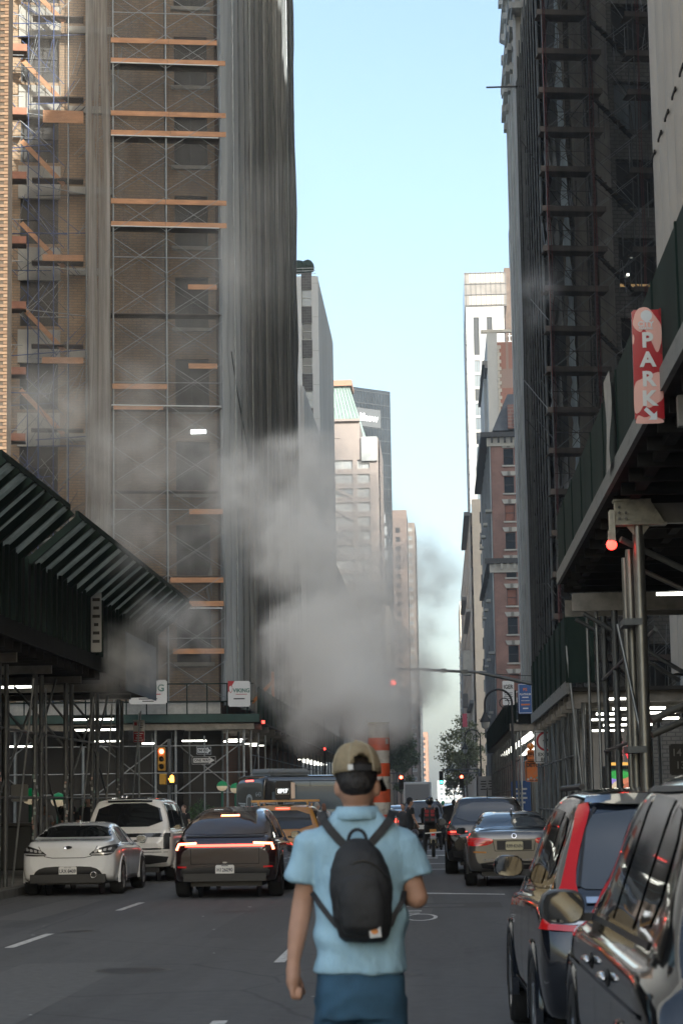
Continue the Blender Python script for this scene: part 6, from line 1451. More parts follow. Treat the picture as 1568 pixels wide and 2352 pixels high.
bm = bmesh.new(); collar(bm)
for v in bm.verts: v.co.z -= .16*max(0, v.co.y)
obj('collar', bm_mesh('collar', bm, SHIRT, True), sh)
JEAN = mat('dark blue denim', (.035, .09, .15), .85, var=.22, vs=7, bump=.3, bs=300)
def man_jeans(bm):
    tube_rings(bm, [((0, -.01, .84), .178, .130), ((0, -.01, .95), .180, .130), ((0, 0, 1.06), .165, .115)])
    for s in (-1, 1):
        y1 = .10 if s < 0 else -.06
        bcyl(bm, (s*.092, -.005, .92), (s*.098, y1*.5, .50), .098, .088, 18); bcyl(bm, (s*.098, y1*.5, .52), (s*.094, y1-.08, .09), .088, .078, 18)
def jfold(co): return .013*noise.noise(Vector((co.x*7, co.y*5, co.z*9)))+.004*math.sin((co.z*1.2+co.x*.8*math.copysign(1, co.x)+.2*noise.noise(co*4))*45)*.6
obj('jeans', fused('jeans', man_jeans, .009, [JEAN], 4, jfold), man)
SHOE = mat('white trainer', (.5, .5, .48), .6)
for s in (-1, 1):
    y1 = .02 if s < 0 else -.14
    bm = bmesh.new(); ell(bm, (s*.095, y1+.07, .05), (.05, .15, .05)); bbox(bm, (s*.095, y1+.06, .018), (.095, .29, .034)); obj('shoe', bm_mesh('shoe', bm, SHOE, True), man)
def man_hair(bm):
    ell(bm, (0, -.008, 1.805), (.086, .100, .085)); ell(bm, (0, -.05, 1.775), (.074, .060, .058))
def hair_cut(co): return -.03 if co.y > .06 else .002*noise.noise(co*60)
hr = obj('hair', fused('hair', man_hair, .007, [HAIR], 3, hair_cut), man)
# cap: tan mesh crown with an opening at the back, dark bill
TANC = mat('tan cap mesh', (.58, .47, .30), .9, var=.12, vs=40, bump=.4, bs=500); CAPD = mat('dark cap bill', (.018, .017, .017), .8)
bm = bmesh.new(); R_, C_ = 40, 14; V = []
for j in range(C_+1):
    ph = math.pi*.5*j/C_; row = []
    for k in range(R_):
        th = 2*math.pi*k/R_; r = math.cos(ph)**.75 if j < C_ else .001
        row.append(bm.verts.new((.0985*r*math.cos(th), .118*r*math.sin(th), .128*math.sin(ph)**.92)))
    V.append(row)
for j in range(C_):
    for k in range(R_):
        th = 2*math.pi*(k+.5)/R_; d = abs((th-1.5*math.pi))
        if d < .42 and j < 5-int((d/.42)**2*4): continue
        f = bm.faces.new((V[j][k], V[j][(k+1) % R_], V[j+1][(k+1) % R_], V[j+1][k])); f.smooth = True
geo = bmesh.ops.solidify(bm, geom=bm.faces[:], thickness=.004)
CM = Matrix.Translation((.002, -.002, 1.812)) @ Matrix.Rotation(RAD(-24), 4, 'Z') @ Matrix.Rotation(RAD(-7), 4, 'X')
CM2 = Matrix.Translation((.002, -.002, 1.812)) @ Matrix.Rotation(RAD(12), 4, 'Z') @ Matrix.Rotation(RAD(-6), 4, 'X')
cp_ = obj('cap', bm_mesh('cap', bm, TANC), man, L=CM2)
bm = bmesh.new(); n = 10; pv = None
for k in range(n+1):
    a = -.42*1.02+.84*1.02*k/n+1.5*math.pi; ring = [bm.verts.new((.101*math.cos(a), .121*math.sin(a), z)) for z in (.0, .024)]
    if pv: bm.faces.new((pv[0], ring[0], ring[1], pv[1]))
    pv = ring
obj('cap_strap', bm_mesh('cap_strap', bm, CAPD), cp_)
bm = bmesh.new(); bbox(bm, (-.046, -.112, .014), (.02, .012, .022)); obj('strap_tag', bm_mesh('strap_tag', bm, WHITE), cp_)
for a in (0.0, 1.05, 2.1, -1.05, -2.1, math.pi):
    bm = bmesh.new(); pr = None
    for k in range(9):
        ph = math.pi*.5*k/8; r = math.cos(ph)**.75 if k < 8 else .01
        q = Vector((.100*r*math.cos(a), .1195*r*math.sin(a), .1295*math.sin(ph)**.92))
        if pr: bcyl(bm, pr, q, .0022, seg=5)
        pr = q
    obj('cap_seam', bm_mesh('cap_seam', bm, mat('cap seam', (.46, .40, .28), .9)), cp_)
bm = bmesh.new(); bmesh.ops.create_uvsphere(bm, u_segments=8, v_segments=5, radius=.009, matrix=Matrix.Translation((0, 0, .130))); obj('cap_button', bm_mesh('cap_button', bm, TANC), cp_)
bm = bmesh.new(); G_ = []
for i in range(13):
    a = RAD(20)+RAD(140)*i/12; row = []
    for j in range(6):
        e = 1+.62*(j/5)*math.sin(a)**.7; row.append(bm.verts.new((.098*math.cos(a)*(1+.10*(j/5)), .117*math.sin(a)*e, .004-.030*(j/5)*abs(math.cos(a))-.012*(j/5))))
    G_.append(row)
for a, b in zip(G_, G_[1:]):
    for j in range(5): bm.faces.new((a[j], b[j], b[j+1], a[j+1])).smooth = True
bmesh.ops.solidify(bm, geom=bm.faces[:], thickness=.006)
obj('cap_bill', bm_mesh('cap_bill', bm, CAPD), cp_, L=Matrix.Rotation(RAD(-38), 4, 'Z') @ Matrix.Rotation(RAD(-14), 4, 'X'))

# ---- the backpack he wears
BP = mat('black nylon', (.014, .014, .015), .6, var=.25, vs=9, bump=.25, bs=220)
bpk = thing('backpack', 'small black nylon backpack with a square patch on the man\'s back', 'backpack', (MX, MY-.16, 1.15))
def bp_body(bm):
    tube_rings(bm, [((.028, .01, .0), .080, .045), ((.026, .0, .02), .100, .062), ((.022, -.01, .10), .118, .078), ((.018, -.012, .20), .126, .082), ((.012, -.006, .29), .116, .074), ((.006, .004, .355), .088, .056), ((.004, .012, .392), .052, .034), ((.004, .02, .405), .02, .015)])
def bp_f(co): return .004*noise.noise(Vector((co.x*14, co.y*8, co.z*11)))+.002*noise.noise(co*40)
obj('bag_body', fused('bag_body', bp_body, .008, [BP], 4, bp_f), bpk)
def bp_pocket(bm): tube_rings(bm, [((.026, -.045, .03), .075, .03), ((.026, -.060, .06), .088, .042), ((.022, -.062, .16), .098, .044), ((.016, -.054, .25), .082, .038), ((.012, -.036, .30), .05, .028)])
obj('front_pocket', fused('front_pocket', bp_pocket, .008, [BP], 4, bp_f), bpk)
def ribbon(name, parent, pts, wd, th, m):
    bm = bmesh.new(); pts = [Vector(p) for p in pts]; pv = None
    for i, p in enumerate(pts):
        d = (pts[min(i+1, len(pts)-1)]-pts[max(i-1, 0)]).normalized(); s = d.cross(Vector((0, 1, 0))).normalized()*wd/2; u_ = d.cross(s).normalized()*th/2
        ring = [bm.verts.new(q) for q in (p-s-u_, p+s-u_, p+s+u_, p-s+u_)]
        if pv:
            for k in range(4): bm.faces.new((pv[k], pv[(k+1) % 4], ring[(k+1) % 4], ring[k]))
        pv = ring
    bmesh.ops.recalc_face_normals(bm, faces=bm.faces)
    return obj(name, bm_mesh(name, bm, m), parent)
for s, xt in ((-1, -.135), (1, .135)):
    ribbon('shoulder_strap', bpk, [(s*.038+.004, .045, .365), (s*.07, .052, .40), (s*.105, .060, .440), (xt, .080, .480), (xt+s*.008, .12, .505), (xt+s*.008, .18, .51), (xt, .26, .47)], .034, .010, BP)
    ribbon('lower_strap', bpk, [(s*.105+.024, .03, .06), (s*.13+.015, .045, .10), (s*.165+.01, .07, .15), (s*.185, .13, .19)], .022, .006, BP)
hp = [(.004+.036*math.cos(a), .025, .395+.046*math.sin(a)) for a in [math.pi*k/10 for k in range(11)]]
bm = bmesh.new()
for a, b in zip(hp, hp[1:]): bcyl(bm, a, b, .007, seg=8)
obj('grab_handle', bm_mesh('grab_handle', bm, BP, True), bpk)
bm = bmesh.new(); bbox(bm, (.072, -.084, .045), (.046, .006, .046), Matrix.Rotation(RAD(-6), 4, 'Y')); pt = obj('patch', bm_mesh('patch', bm, mat('pale patch', (.55, .54, .52), .7)), bpk)
bm = bmesh.new(); lathe(bm, [(.0005, 0), (.012, 0), (.013, .003)], 14, Matrix.Translation((.070, -.0875, .046)) @ Matrix.Rotation(math.pi/2, 4, 'X') @ Matrix.Diagonal((1.1, .8, 1, 1))); obj('patch_mark', bm_mesh('patch_mark', bm, mat('orange mark', (.62, .25, .07), .7)), pt)
for k in range(2): bm = bmesh.new(); bcyl(bm, (.098+.012*k, -.05, .215-.01*k), (.106+.012*k, -.055, .188-.01*k), .0035, seg=6); obj('zip_pull', bm_mesh('zip_pull', bm, CHROME), bpk)
zp = [(.02-.095+.205*k/12, -.052-.02*math.sin(math.pi*k/12), .245+.075*math.sin(math.pi*k/12)) for k in range(13)]
bm = bmesh.new()
for a, b in zip(zp, zp[1:]): bcyl(bm, a, b, .004, seg=6)
obj('zip', bm_mesh('zip', bm, mat('black zip', (.006, .006, .006), .4)), bpk)

# ---- passers-by
def person(label, loc, rz, h, top, legs, skin, hair, stride=.12, larm=(.0, .05), rarm=(.0, .05), skirt=None, sleeves=.5, cap_=None, hairlen=.0, bare=False, sit=None, name='person'):
    """larm/rarm: (forward swing of the upper arm, bend of the forearm)"""
    k = h/1.75; p = thing(name, label, 'person', loc, rz)
    S = lambda *v: tuple(c*k for c in v)
    arms = {}
    for s, (sw, bd) in ((-1, larm), (1, rarm)):
        sh_ = Vector((s*.19, 0, 1.42)); el = sh_+Vector((s*.04, .28*math.sin(sw), -.28*math.cos(sw))); wr_ = el+Vector((-s*.03*bd, .25*math.sin(sw+bd), -.25*math.cos(sw+bd))); arms[s] = (sh_, el, wr_)
    ft = {-1: stride, 1: -stride}
    def leg(s):
        hip = Vector((s*.09, 0, .90)); kn = Vector((s*.095, ft[s]*.6+.03, .49)); an = Vector((s*.09, ft[s]-.03, .09))
        if sit and s in sit: kn, an = Vector(sit[s][0]), Vector(sit[s][1])
        return hip, kn, an
    def body(bm):
        ell(bm, S(0, .01, 1.635), S(.073, .092, .112)); ell(bm, S(0, .05, 1.60), S(.055, .055, .075)); ell(bm, S(0, .11, 1.62), S(.014, .022, .02)); cap(bm, S(0, -.01, 1.40), .055*k, S(0, 0, 1.56), .05*k)
        for s in (-1, 1): ell(bm, S(s*.074, 0, 1.63), S(.012, .022, .03))
        ell(bm, S(0, 0, 1.28), S(.15, .09, .19)); ell(bm, S(0, 0, 1.02), S(.145, .095, .18))
        for s in (-1, 1):
            ell(bm, S(s*.12, 0, 1.41), S(.09, .065, .06)); a, b, c = arms[s]; cap(bm, a*k, .048*k, b*k, .038*k, 10); cap(bm, b*k, .038*k, c*k, .026*k, 10)
            d = (c-b).normalized(); ell(bm, (c+d*.05)*k, S(.022, .035, .045))
            for q in range(4): f0 = c+d*.08+Vector((0, -.024+.016*q, 0)); cap(bm, f0*k, .010*k, (f0+d*.05+Vector((-s*.015, 0, 0)))*k, .009*k, 6)
            cap(bm, (c+d*.03+Vector((0, .03, 0)))*k, .011*k, (c+d*.08+Vector((-s*.01, .045, 0)))*k, .009*k, 6)
            a, b, c = leg(s); cap(bm, a*k, .08*k, b*k, .056*k); cap(bm, b*k, .055*k, c*k, .038*k); cap(bm, c*k+Vector((0, -.02, -.045))*k, .036*k, c*k+Vector((0, .13, -.05))*k, .032*k)
    obj('body', fused('body', body, .014*k, [skin], 3), p)
    def shirt(bm):
        z0 = .93 if not skirt else .60
        rings = [(S(0, 0, z0), (.17 if not skirt else .23)*k, (.115 if not skirt else .19)*k), (S(0, 0, 1.05), .162*k, .112*k), (S(0, 0, 1.20), .168*k, .110*k), (S(0, 0, 1.34), .185*k, .108*k), (S(0, 0, 1.42), .165*k, .09*k), (S(0, 0, 1.47), .075*k, .07*k)]
        tube_rings(bm, rings, 18)
        for s in (-1, 1):
            a, b, c = arms[s]; e = a.lerp(b, min(1, sleeves*1.2)); cap(bm, a*k, .068*k, e*k, .062*k, 12, False); ell(bm, a*k, S(.07, .065, .06))
            if sleeves > 1: cap(bm, b*k, .055*k, c*k, .042*k, 10)
    obj('top' if not skirt else 'dress', fused('top', shirt, .016*k, [top], 3, lambda c: .006*noise.noise(c*9)), p)
    if not bare:
        def tr(bm):
            tube_rings(bm, [(S(0, 0, .84), .165*k, .118*k), (S(0, 0, .98), .155*k, .11*k)], 16)
            for s in (-1, 1): a, b, c = leg(s); cap(bm, a*k, .092*k, b*k, .07*k); cap(bm, b*k, .07*k, c*k+Vector((0, 0, .02)), .056*k)
        obj('trousers', fused('trousers', tr, .016*k, [legs], 3, lambda c: .005*noise.noise(c*10)), p)
    for s in (-1, 1):
        a, b, c = leg(s); bm = bmesh.new(); ell(bm, c*k+Vector((0, .05, -.045))*k, S(.046, .135, .046)); obj('shoe', bm_mesh('shoe', bm, BLACK, True), p)
    def hr(bm):
        ell(bm, S(0, -.012, 1.665), S(.082, .098, .098))
        if hairlen: ell(bm, S(0, -.05, 1.60-hairlen/2), S(.085, .055, .07+hairlen/2))
        else: ell(bm, S(0, -.05, 1.62), S(.065, .05, .07))
    obj('hair', fused('hair', hr, .012*k, [hair], 2, lambda c: (-.03 if c.y > .05*k and c.z < 1.70*k else 0)+.004*noise.noise(c*30)), p)
    if cap_:
        bm = bmesh.new(); lathe(bm, [(.092*k, 0), (.094*k, .03*k), (.08*k, .08*k), (.04*k, .108*k), (.002, .115*k)], 18, Matrix.Translation(S(0, -.005, 1.675)) @ Matrix.Diagonal((1, 1.1, 1, 1))); bbox(bm, S(0, .13, 1.685), S(.13, .10, .012)); obj('cap', bm_mesh('cap', bm, cap_, True), p)
    return p, arms, k
BLK = mat('black cotton', (.013, .013, .014), .85, var=.2, vs=8); CHAR = mat('charcoal cotton', (.05, .05, .055), .85, var=.2, vs=8); TANCL = mat('tan cotton', (.25, .22, .17), .85, var=.2, vs=8); WHT = mat('white cotton', (.55, .55, .55), .85, var=.1, vs=8); NAVY = mat('navy cotton', (.02, .025, .05), .85, var=.2, vs=8)
def floral():
    m = bpy.data.materials.new('floral print'); m.use_nodes = True; n = m.node_tree.nodes; l = m.node_tree.links
    tc = n.new('ShaderNodeTexCoord'); v = n.new('ShaderNodeTexVoronoi'); v.inputs['Scale'].default_value = 16; l.new(tc.outputs['Object'], v.inputs['Vector'])
    r = n.new('ShaderNodeValToRGB'); r.color_ramp.interpolation = 'CONSTANT'; e = r.color_ramp.elements; e[0].color = (.10, .09, .06, 1); e[1].position = .3; e[1].color = (.45, .36, .25, 1)
    for p, c in ((.5, (.42, .20, .12, 1)), (.65, (.12, .16, .09, 1)), (.82, (.5, .44, .36, 1))): q = e.new(p); q.color = c
    sp_ = n.new('ShaderNodeSeparateColor'); l.new(v.outputs['Color'], sp_.inputs[0]); l.new(sp_.outputs[0], r.inputs[0]); l.new(r.outputs[0], n['Principled BSDF'].inputs['Base Color']); n['Principled BSDF'].inputs['Roughness'].default_value = .8
    return m
def gp(px, Y, z=0): q = AY(px, 1850, Y); return (q.x, Y, z)
person('woman with dark hair in a grey top looking back beside the black-shirted man', gp(925, 73), RAD(160), 1.62, CHAR, BLK, SKIN, HAIR, .1)
pm, _, _ = person('man in black t-shirt and black cap standing in the crossing', gp(941, 71), RAD(-70), 1.78, BLK, BLK, SKIN, HAIR, .1, (.1, .3), (.15, .35), cap_=BLK)
bm = bmesh.new(); ell(bm, (0, 0, 0), (.13, .16, .14))
q = gp(951, 70.6, .66); tag(obj('helmet', bm_mesh('helmet', bm, mat('dark helmet', (.03, .025, .035), .3), True), None, W=Matrix.Translation(q)), 'dark rounded helmet carried by the man in black', 'helmet')
person('woman in a floral dress with a green head scarf walking beyond the motorcyclist', gp(1017, 98), RAD(5), 1.68, floral(), BLK, SKIN3, mat('green scarf', (.03, .22, .12), .7), .16, (.2, .2), (-.2, .3), skirt=True, bare=True)
pq, _, _ = person('person in dark jacket holding a black board beside the black SUV', gp(1042, 82), RAD(-30), 1.72, BLK, NAVY, SKIN, HAIR, .1, (.6, .9), (.6, .9), sleeves=1.1)
bm = bmesh.new(); bbox(bm, (0, 0, 0), (.62, .06, .62)); bmesh.ops.bevel(bm, geom=bm.edges[:], offset=.02, segments=2, affect='EDGES'); tag(obj('board', bm_mesh('board', bm, BLK), None, W=Matrix.Translation((gp(1037, 81.6)[0], 81.6, 1.22)) @ Matrix.Rotation(RAD(-12), 4, 'Y')), 'flat black board held by the person beside the black SUV', 'board')
person('blond woman in sunglasses and black top on the left pavement', (-9.5, 55.5, .16), RAD(170), 1.66, BLK, BLK, SKIN3, HAIRB, .12, hairlen=.12)
person('tall man in black on the left pavement behind the coupe', (-9.75, 56.5, .16), RAD(150), 1.84, BLK, BLK, SKIN2, HAIR, .1)
person('man in grey shirt half hidden beside the luxury SUV', (-9.6, 59.0, .16), RAD(175), 1.80, CHAR, BLK, SKIN, HAIR, .1)
person('man in grey top looking at his phone by the left posts', (-9.75, 53.2, .16), RAD(-150), 1.58, mat('heather grey', (.2, .2, .21), .85, var=.2, vs=8), BLK, SKIN2, HAIR, .08, (.5, 1.5), (.5, 1.5))
person('woman with pinned up hair between the luxury SUV and the crossover', gp(422, 74), RAD(150), 1.68, BLK, BLK, SKIN3, mat('brown hair', (.12, .06, .03), .6), .1)
person('grey-haired man in white shirt behind the taxi', gp(728, 72), RAD(-60), 1.70, WHT, NAVY, SKIN3, mat('grey hair', (.35, .33, .3), .7), .1)
person('woman with auburn hair beside the grey-haired man', gp(743, 73), RAD(30), 1.66, WHT, BLK, SKIN3, mat('auburn hair', (.16, .07, .04), .6), .1, hairlen=.1)
person('man in tan trousers walking beyond the motorcyclist', gp(957, 92), RAD(10), 1.76, BLK, TANCL, SKIN2, HAIR, .22, (.3, .3), (-.3, .2))
person('man in navy shirt far up the crossing', gp(1003, 118), RAD(180), 1.78, NAVY, BLK, SKIN, HAIR, .15)
person('woman in red top on the far right pavement', gp(1094, 126, .16), RAD(190), 1.68, mat('red cotton', (.35, .03, .04), .8), NAVY, SKIN3, HAIR, .1)
person('man in white top on the far right pavement', gp(1104, 132, .16), RAD(20), 1.76, WHT, NAVY, SKIN2, HAIR, .15)

# ---- motorcyclist and his light motorcycle
mb = thing('motorcycle', 'light motorcycle with white grab bar stopped in the crossing', 'motorcycle', (gp(993, 66)[0], 66, 0))
bm = bmesh.new(); lathe(bm, [(.22, -.05), (.285, -.055), (.31, 0), (.285, .055), (.22, .05)], 24, Matrix.Translation((0, 0, .31)) @ Matrix.Rotation(math.pi/2, 4, 'Y')); wo = obj('wheel', bm_mesh('wheel', bm, RUBBER), mb)
bm = bmesh.new(); bcyl(bm, (-.07, 0, .31), (.07, 0, .31), .05, seg=10)
for k in range(8): a = k*math.pi/4; bcyl(bm, (0, 0, .31), (0, .22*math.cos(a), .31+.22*math.sin(a)), .006, seg=5)
obj('rim', bm_mesh('rim', bm, CHROME), wo)
bm = bmesh.new(); lathe(bm, [(.22, -.045), (.285, -.05), (.31, 0), (.285, .05), (.22, .045)], 24, Matrix.Translation((0, 1.28, .31)) @ Matrix.Rotation(math.pi/2, 4, 'Y')); obj('wheel', bm_mesh('wheel', bm, RUBBER), mb)
bm = bmesh.new(); bbox(bm, (0, .35, .78), (.24, .75, .10)); bbox(bm, (0, .2, .70), (.2, .5, .10)); bmesh.ops.bevel(bm, geom=bm.edges[:], offset=.03, segments=2, affect='EDGES'); obj('seat', bm_mesh('seat', bm, BLACK), mb)
bm = bmesh.new(); bcyl(bm, (0, .15, .68), (0, 1.1, .45), .05); bcyl(bm, (0, 1.1, .95), (0, 1.28, .31), .04); bbox(bm, (0, .65, .42), (.26, .4, .34)); bcyl(bm, (-.1, 0, .31), (-.1, .6, .4), .03); bcyl(bm, (.1, 0, .31), (.1, .6, .4), .03); bcyl(bm, (.14, -.25, .40), (.14, .6, .32), .045); obj('frame', bm_mesh('frame', bm, mat('dark engine metal', (.05, .05, .05), .4, .6)), mb)
bm = bmesh.new(); bbox(bm, (0, -.12, .66), (.17, .5, .05), Matrix.Rotation(RAD(20), 4, 'X')); obj('mudguard', bm_mesh('mudguard', bm, mat('white fairing', (.5, .5, .5), .4)), mb)
bm = bmesh.new(); bbox(bm, (0, -.30, .80), (.20, .05, .10)); obj('tail_lamp', bm_mesh('tail_lamp', bm, mat('orange lamp lens', (.55, .22, .03), .3)), mb)
bm = bmesh.new(); bbox(bm, (0, -.31, .69), (.12, .04, .07)); obj('brake_lamp', bm_mesh('brake_lamp', bm, LENS_RED), mb)
bm = bmesh.new(); bbox(bm, (0, -.34, .745), (.48, .03, .035), Matrix.Rotation(RAD(-4), 4, 'Y')); obj('grab_bar', bm_mesh('grab_bar', bm, WHITE), mb)
bm = bmesh.new(); bcyl(bm, (-.36, .95, 1.02), (.36, .95, 1.02), .018); bcyl(bm, (-.3, .98, 1.02), (-.34, .98, 1.2), .01); bcyl(bm, (.3, .98, 1.02), (.34, .98, 1.2), .01); bbox(bm, (-.36, .98, 1.24), (.14, .03, .08)); bbox(bm, (.36, .98, 1.24), (.14, .03, .08)); obj('handlebar', bm_mesh('handlebar', bm, BLACK), mb)
bm = bmesh.new(); bbox(bm, (0, -.20, .50), (.16, .012, .14)); obj('number_plate', bm_mesh('number_plate', bm, PLATE_Y), mb)
rx = gp(986, 66)[0]
rd, ar, kk = person('motorcyclist in black with red and black backpack and helmet, one foot down', (rx, 66.25, 0), 0, 1.78, BLK, BLK, SKIN, HAIR, 0, (.6, .3), (.6, .3), sleeves=1.1, sit={1: ((.30, .34, .62), (.32, .05, .30)), -1: ((-.15, .08, .49), (-.16, -.06, .09))})
bm = bmesh.new(); ell(bm, (0, 0, 0), (.125, .15, .14)); obj('crash_helmet', bm_mesh('crash_helmet', bm, mat('black helmet', (.012, .012, .013), .15, coat=1), True), rd, L=Matrix.Translation((0, 0, 1.70)))
bp2 = thing('backpack', 'red and black rucksack worn by the motorcyclist', 'backpack', (rx, 66.07, 1.0))
def b2(bm): tube_rings(bm, [((0, 0, 0), .15, .07), ((0, -.02, .06), .175, .10), ((0, -.02, .3), .18, .10), ((0, 0, .46), .13, .07), ((0, .02, .5), .06, .03)], 20)
REDN = mat('red nylon', (.32, .02, .025), .6, var=.2, vs=12)
obj('bag_body', fused('bag_body', b2, .014, [BP], 3), bp2)
for s in (-1, 1):
    for z, hh in ((.38, .10), (.27, .08), (.13, .07)): bm = bmesh.new(); bbox(bm, (s*.085, -.115, z), (.12, .03, hh)); bmesh.ops.bevel(bm, geom=bm.edges[:], offset=.012, segments=2, affect='EDGES'); obj('red_panel', bm_mesh('red_panel', bm, REDN if z > .2 else mat('dark red nylon', (.12, .012, .015), .6)), bp2)
    ribbon('shoulder_strap', bp2, [(s*.08, .05, .45), (s*.11, .10, .50), (s*.12, .2, .46)], .05, .012, BP)
LAYER.exclude = False
# ---------------------------------------------------------------- steam stack, signs, signals, lamps
OR = mat('orange stack paint', (.52, .075, .022), .6, var=.12, vs=6, dirt=(.25, .06, .03), ds=7, dk=.6); WHS = mat('dirty white stack paint', (.48, .46, .42), .65, var=.12, vs=6, dirt=(.2, .18, .15), ds=8, dk=.7)
sx_, sy_ = AY(872, 1850, 41.5).x, 41.5
t = thing('steam_stack', 'orange and white striped steam stack standing in the road', 'steam stack', (sx_, sy_, 0))
z = .5; k = 0; rr = .208
edges = [.5, .72, .96, 1.2, 1.45, 1.68, 1.93, 2.17, 2.42, 2.66, 2.90, 3.2]
for k, (a, b) in enumerate(zip(edges, edges[1:])):
    bm = bmesh.new(); lathe(bm, [(rr, a), (rr, b)], 32); obj('band', bm_mesh('band', bm, OR if k % 2 else WHS), t)
bm = bmesh.new(); lathe(bm, [(rr-.012, 3.2), (rr+.008, 3.2), (rr+.008, 3.17), (rr, 3.165)], 32); obj('rim', bm_mesh('rim', bm, WHS), t)
bm = bmesh.new(); lathe(bm, [(rr-.012, 3.195), (rr-.012, 2.2), (.001, 2.2)], 24); obj('flue', bm_mesh('flue', bm, BLACK), t)
bm = bmesh.new(); lathe(bm, [(.46, 0), (.46, .05), (rr+.03, .46), (rr, .5)], 32); obj('base_skirt', bm_mesh('base_skirt', bm, OR), t)
for s in range(4):
    a = s*math.pi/2+.5; p0 = Vector((.50*math.cos(a), .50*math.sin(a), .02)); p1 = Vector((.22*math.cos(a), .22*math.sin(a), .62))
    beam('base_leg', t, Vector((sx_, sy_, 0))+p0, Vector((sx_, sy_, 0))+p1, .12, .03, WHS)
for zz, hh, nm in ((2.78, .10, 'decal'), (2.05, .12, 'decal'), (1.58, .1, 'decal')):
    a0 = RAD(-40); v = []
    for i in range(5): a = RAD(-78)+RAD(22)*i/4+(.5 if zz > 2.5 else .9)*1; v += [((rr+.002)*math.cos(a), (rr+.002)*math.sin(a), zz), ((rr+.002)*math.cos(a), (rr+.002)*math.sin(a), zz+hh)]
    obj('sticker', mesh('sticker', v, [(2*i, 2*i+2, 2*i+3, 2*i+1) for i in range(4)], STK[1]), t)
# a striped barrier foot beside it
t = thing('barrier', 'low red and white traffic barrier beside the stack', 'barrier', (AY(918, 2040, 41).x, 40.9, 0))
BW = 1.1
def tri_leg(x):
    v = [(x-.04, -.28, 0), (x-.04, .28, 0), (x-.04, 0, .75), (x+.04, -.28, 0), (x+.04, .28, 0), (x+.04, 0, .75)]
    return mesh('leg', v, [(0, 2, 1), (3, 4, 5), (0, 1, 4, 3), (1, 2, 5, 4), (2, 0, 3, 5)], WHS)
obj('leg', tri_leg(0), t); obj('leg', tri_leg(-.9), t)
for z_ in (.2, .5):
    for k in range(5): box('stripe_board', t, (WM[t.name].translation.x-.82+k*.19, 40.85, z_+.05), (.185, .05, .2), WHS if k % 2 else mat('faded red paint', (.35, .03, .03), .6))

YEL = mat('signal yellow', (.55, .30, .03), .5, var=.1); SIGBLK = mat('signal black', (.015, .015, .015), .5)
LRED = mat('red signal light', (.8, .05, .03), .3, emit=(1, .06, .03), es=14); LGRN = mat('green signal light', (.05, .6, .4), .3, emit=(.08, 1, .6), es=6); LOFF = mat('unlit lens', (.02, .018, .012), .3); LHAND = mat('orange hand', (.9, .4, .05), .3, emit=(1, .38, .04), es=5)
def signal(parent, L, body, lit, s=1.0):
    """three lamp head read from -y"""
    bm = bmesh.new(); bbox(bm, (0, .1*s, 0), (.34*s, .2*s, 1.05*s)); bmesh.ops.bevel(bm, geom=bm.edges[:], offset=.03*s, segments=2, affect='EDGES'); h = obj('signal_head', bm_mesh('signal_head', bm, body), parent, L=L)
    for k, z in enumerate((.34*s, 0, -.34*s)):
        bm = bmesh.new(); lathe(bm, [(.001, .0), (.08*s, .012), (.115*s, .03)], 18, Matrix.Translation((0, -.035*s, z)) @ Matrix.Rotation(math.pi/2, 4, 'X') @ Matrix.Diagonal((1, 1, -1, 1)))
        m = (LRED if lit == 'red' and k == 0 else LGRN if lit == 'green' and k == 2 else LOFF); obj('lens', bm_mesh('lens', bm, m, True), h)
        bm = bmesh.new(); n = 12; pv = None
        for i in range(n+1):
            a = math.pi*(-.1+1.2*i/n); ring = [bm.verts.new((.13*s*math.cos(a), y, z+.13*s*math.sin(a))) for y in (0, -.2*s)]
            if pv: bm.faces.new((pv[0], ring[0], ring[1], pv[1]))
            pv = ring
        obj('visor', bm_mesh('visor', bm, body), h)
    return h
q = AY(371, 1744, 83)
t = thing('traffic_signal', 'red traffic signal with lit orange hand below on the left corner', 'traffic signal', (q.x+.25, 83, .15))
pole('pole', t, (q.x+.28, 83.1, .15), (q.x+.28, 83.1, 4.2), .07, PIPE_DK)
signal(t, Matrix.Translation((-.25, 0, q.z-.15)), YEL, 'red', .85)
q2 = AY(388, 1790, 83)
bm = bmesh.new(); bbox(bm, (0, .08, 0), (.40, .16, .42)); bmesh.ops.bevel(bm, geom=bm.edges[:], offset=.02, segments=1, affect='EDGES'); hd = obj('hand_signal', bm_mesh('hand_signal', bm, SIGBLK), t, L=Matrix.Translation((q2.x-q.x-.25+.12, -.02, q2.z-.15)))
def hand_poly(bm):
    bbox(bm, (0, 0, -.03), (.15, .01, .14))
    for k, (x, h_) in enumerate(((-.055, .11), (-.018, .14), (.019, .14), (.056, .10))): bbox(bm, (x, 0, .03+h_/2), (.03, .01, h_))
    bbox(bm, (-.095, 0, .0), (.03, .01, .11), Matrix.Rotation(RAD(-35), 4, 'Y'))
bm = bmesh.new(); hand_poly(bm); obj('hand_symbol', bm_mesh('hand_symbol', bm, LHAND), hd, L=Matrix.Translation((0, -.012, -.02)))
bm = bmesh.new(); bbox(bm, (0, .1, 0), (.26, .34, .42)); bmesh.ops.bevel(bm, geom=bm.edges[:], offset=.03, segments=1, affect='EDGES'); obj('side_signal', bm_mesh('side_signal', bm, YEL), t, L=Matrix.Translation((q2.x-q.x-.25-.24, .05, q2.z-.15)))
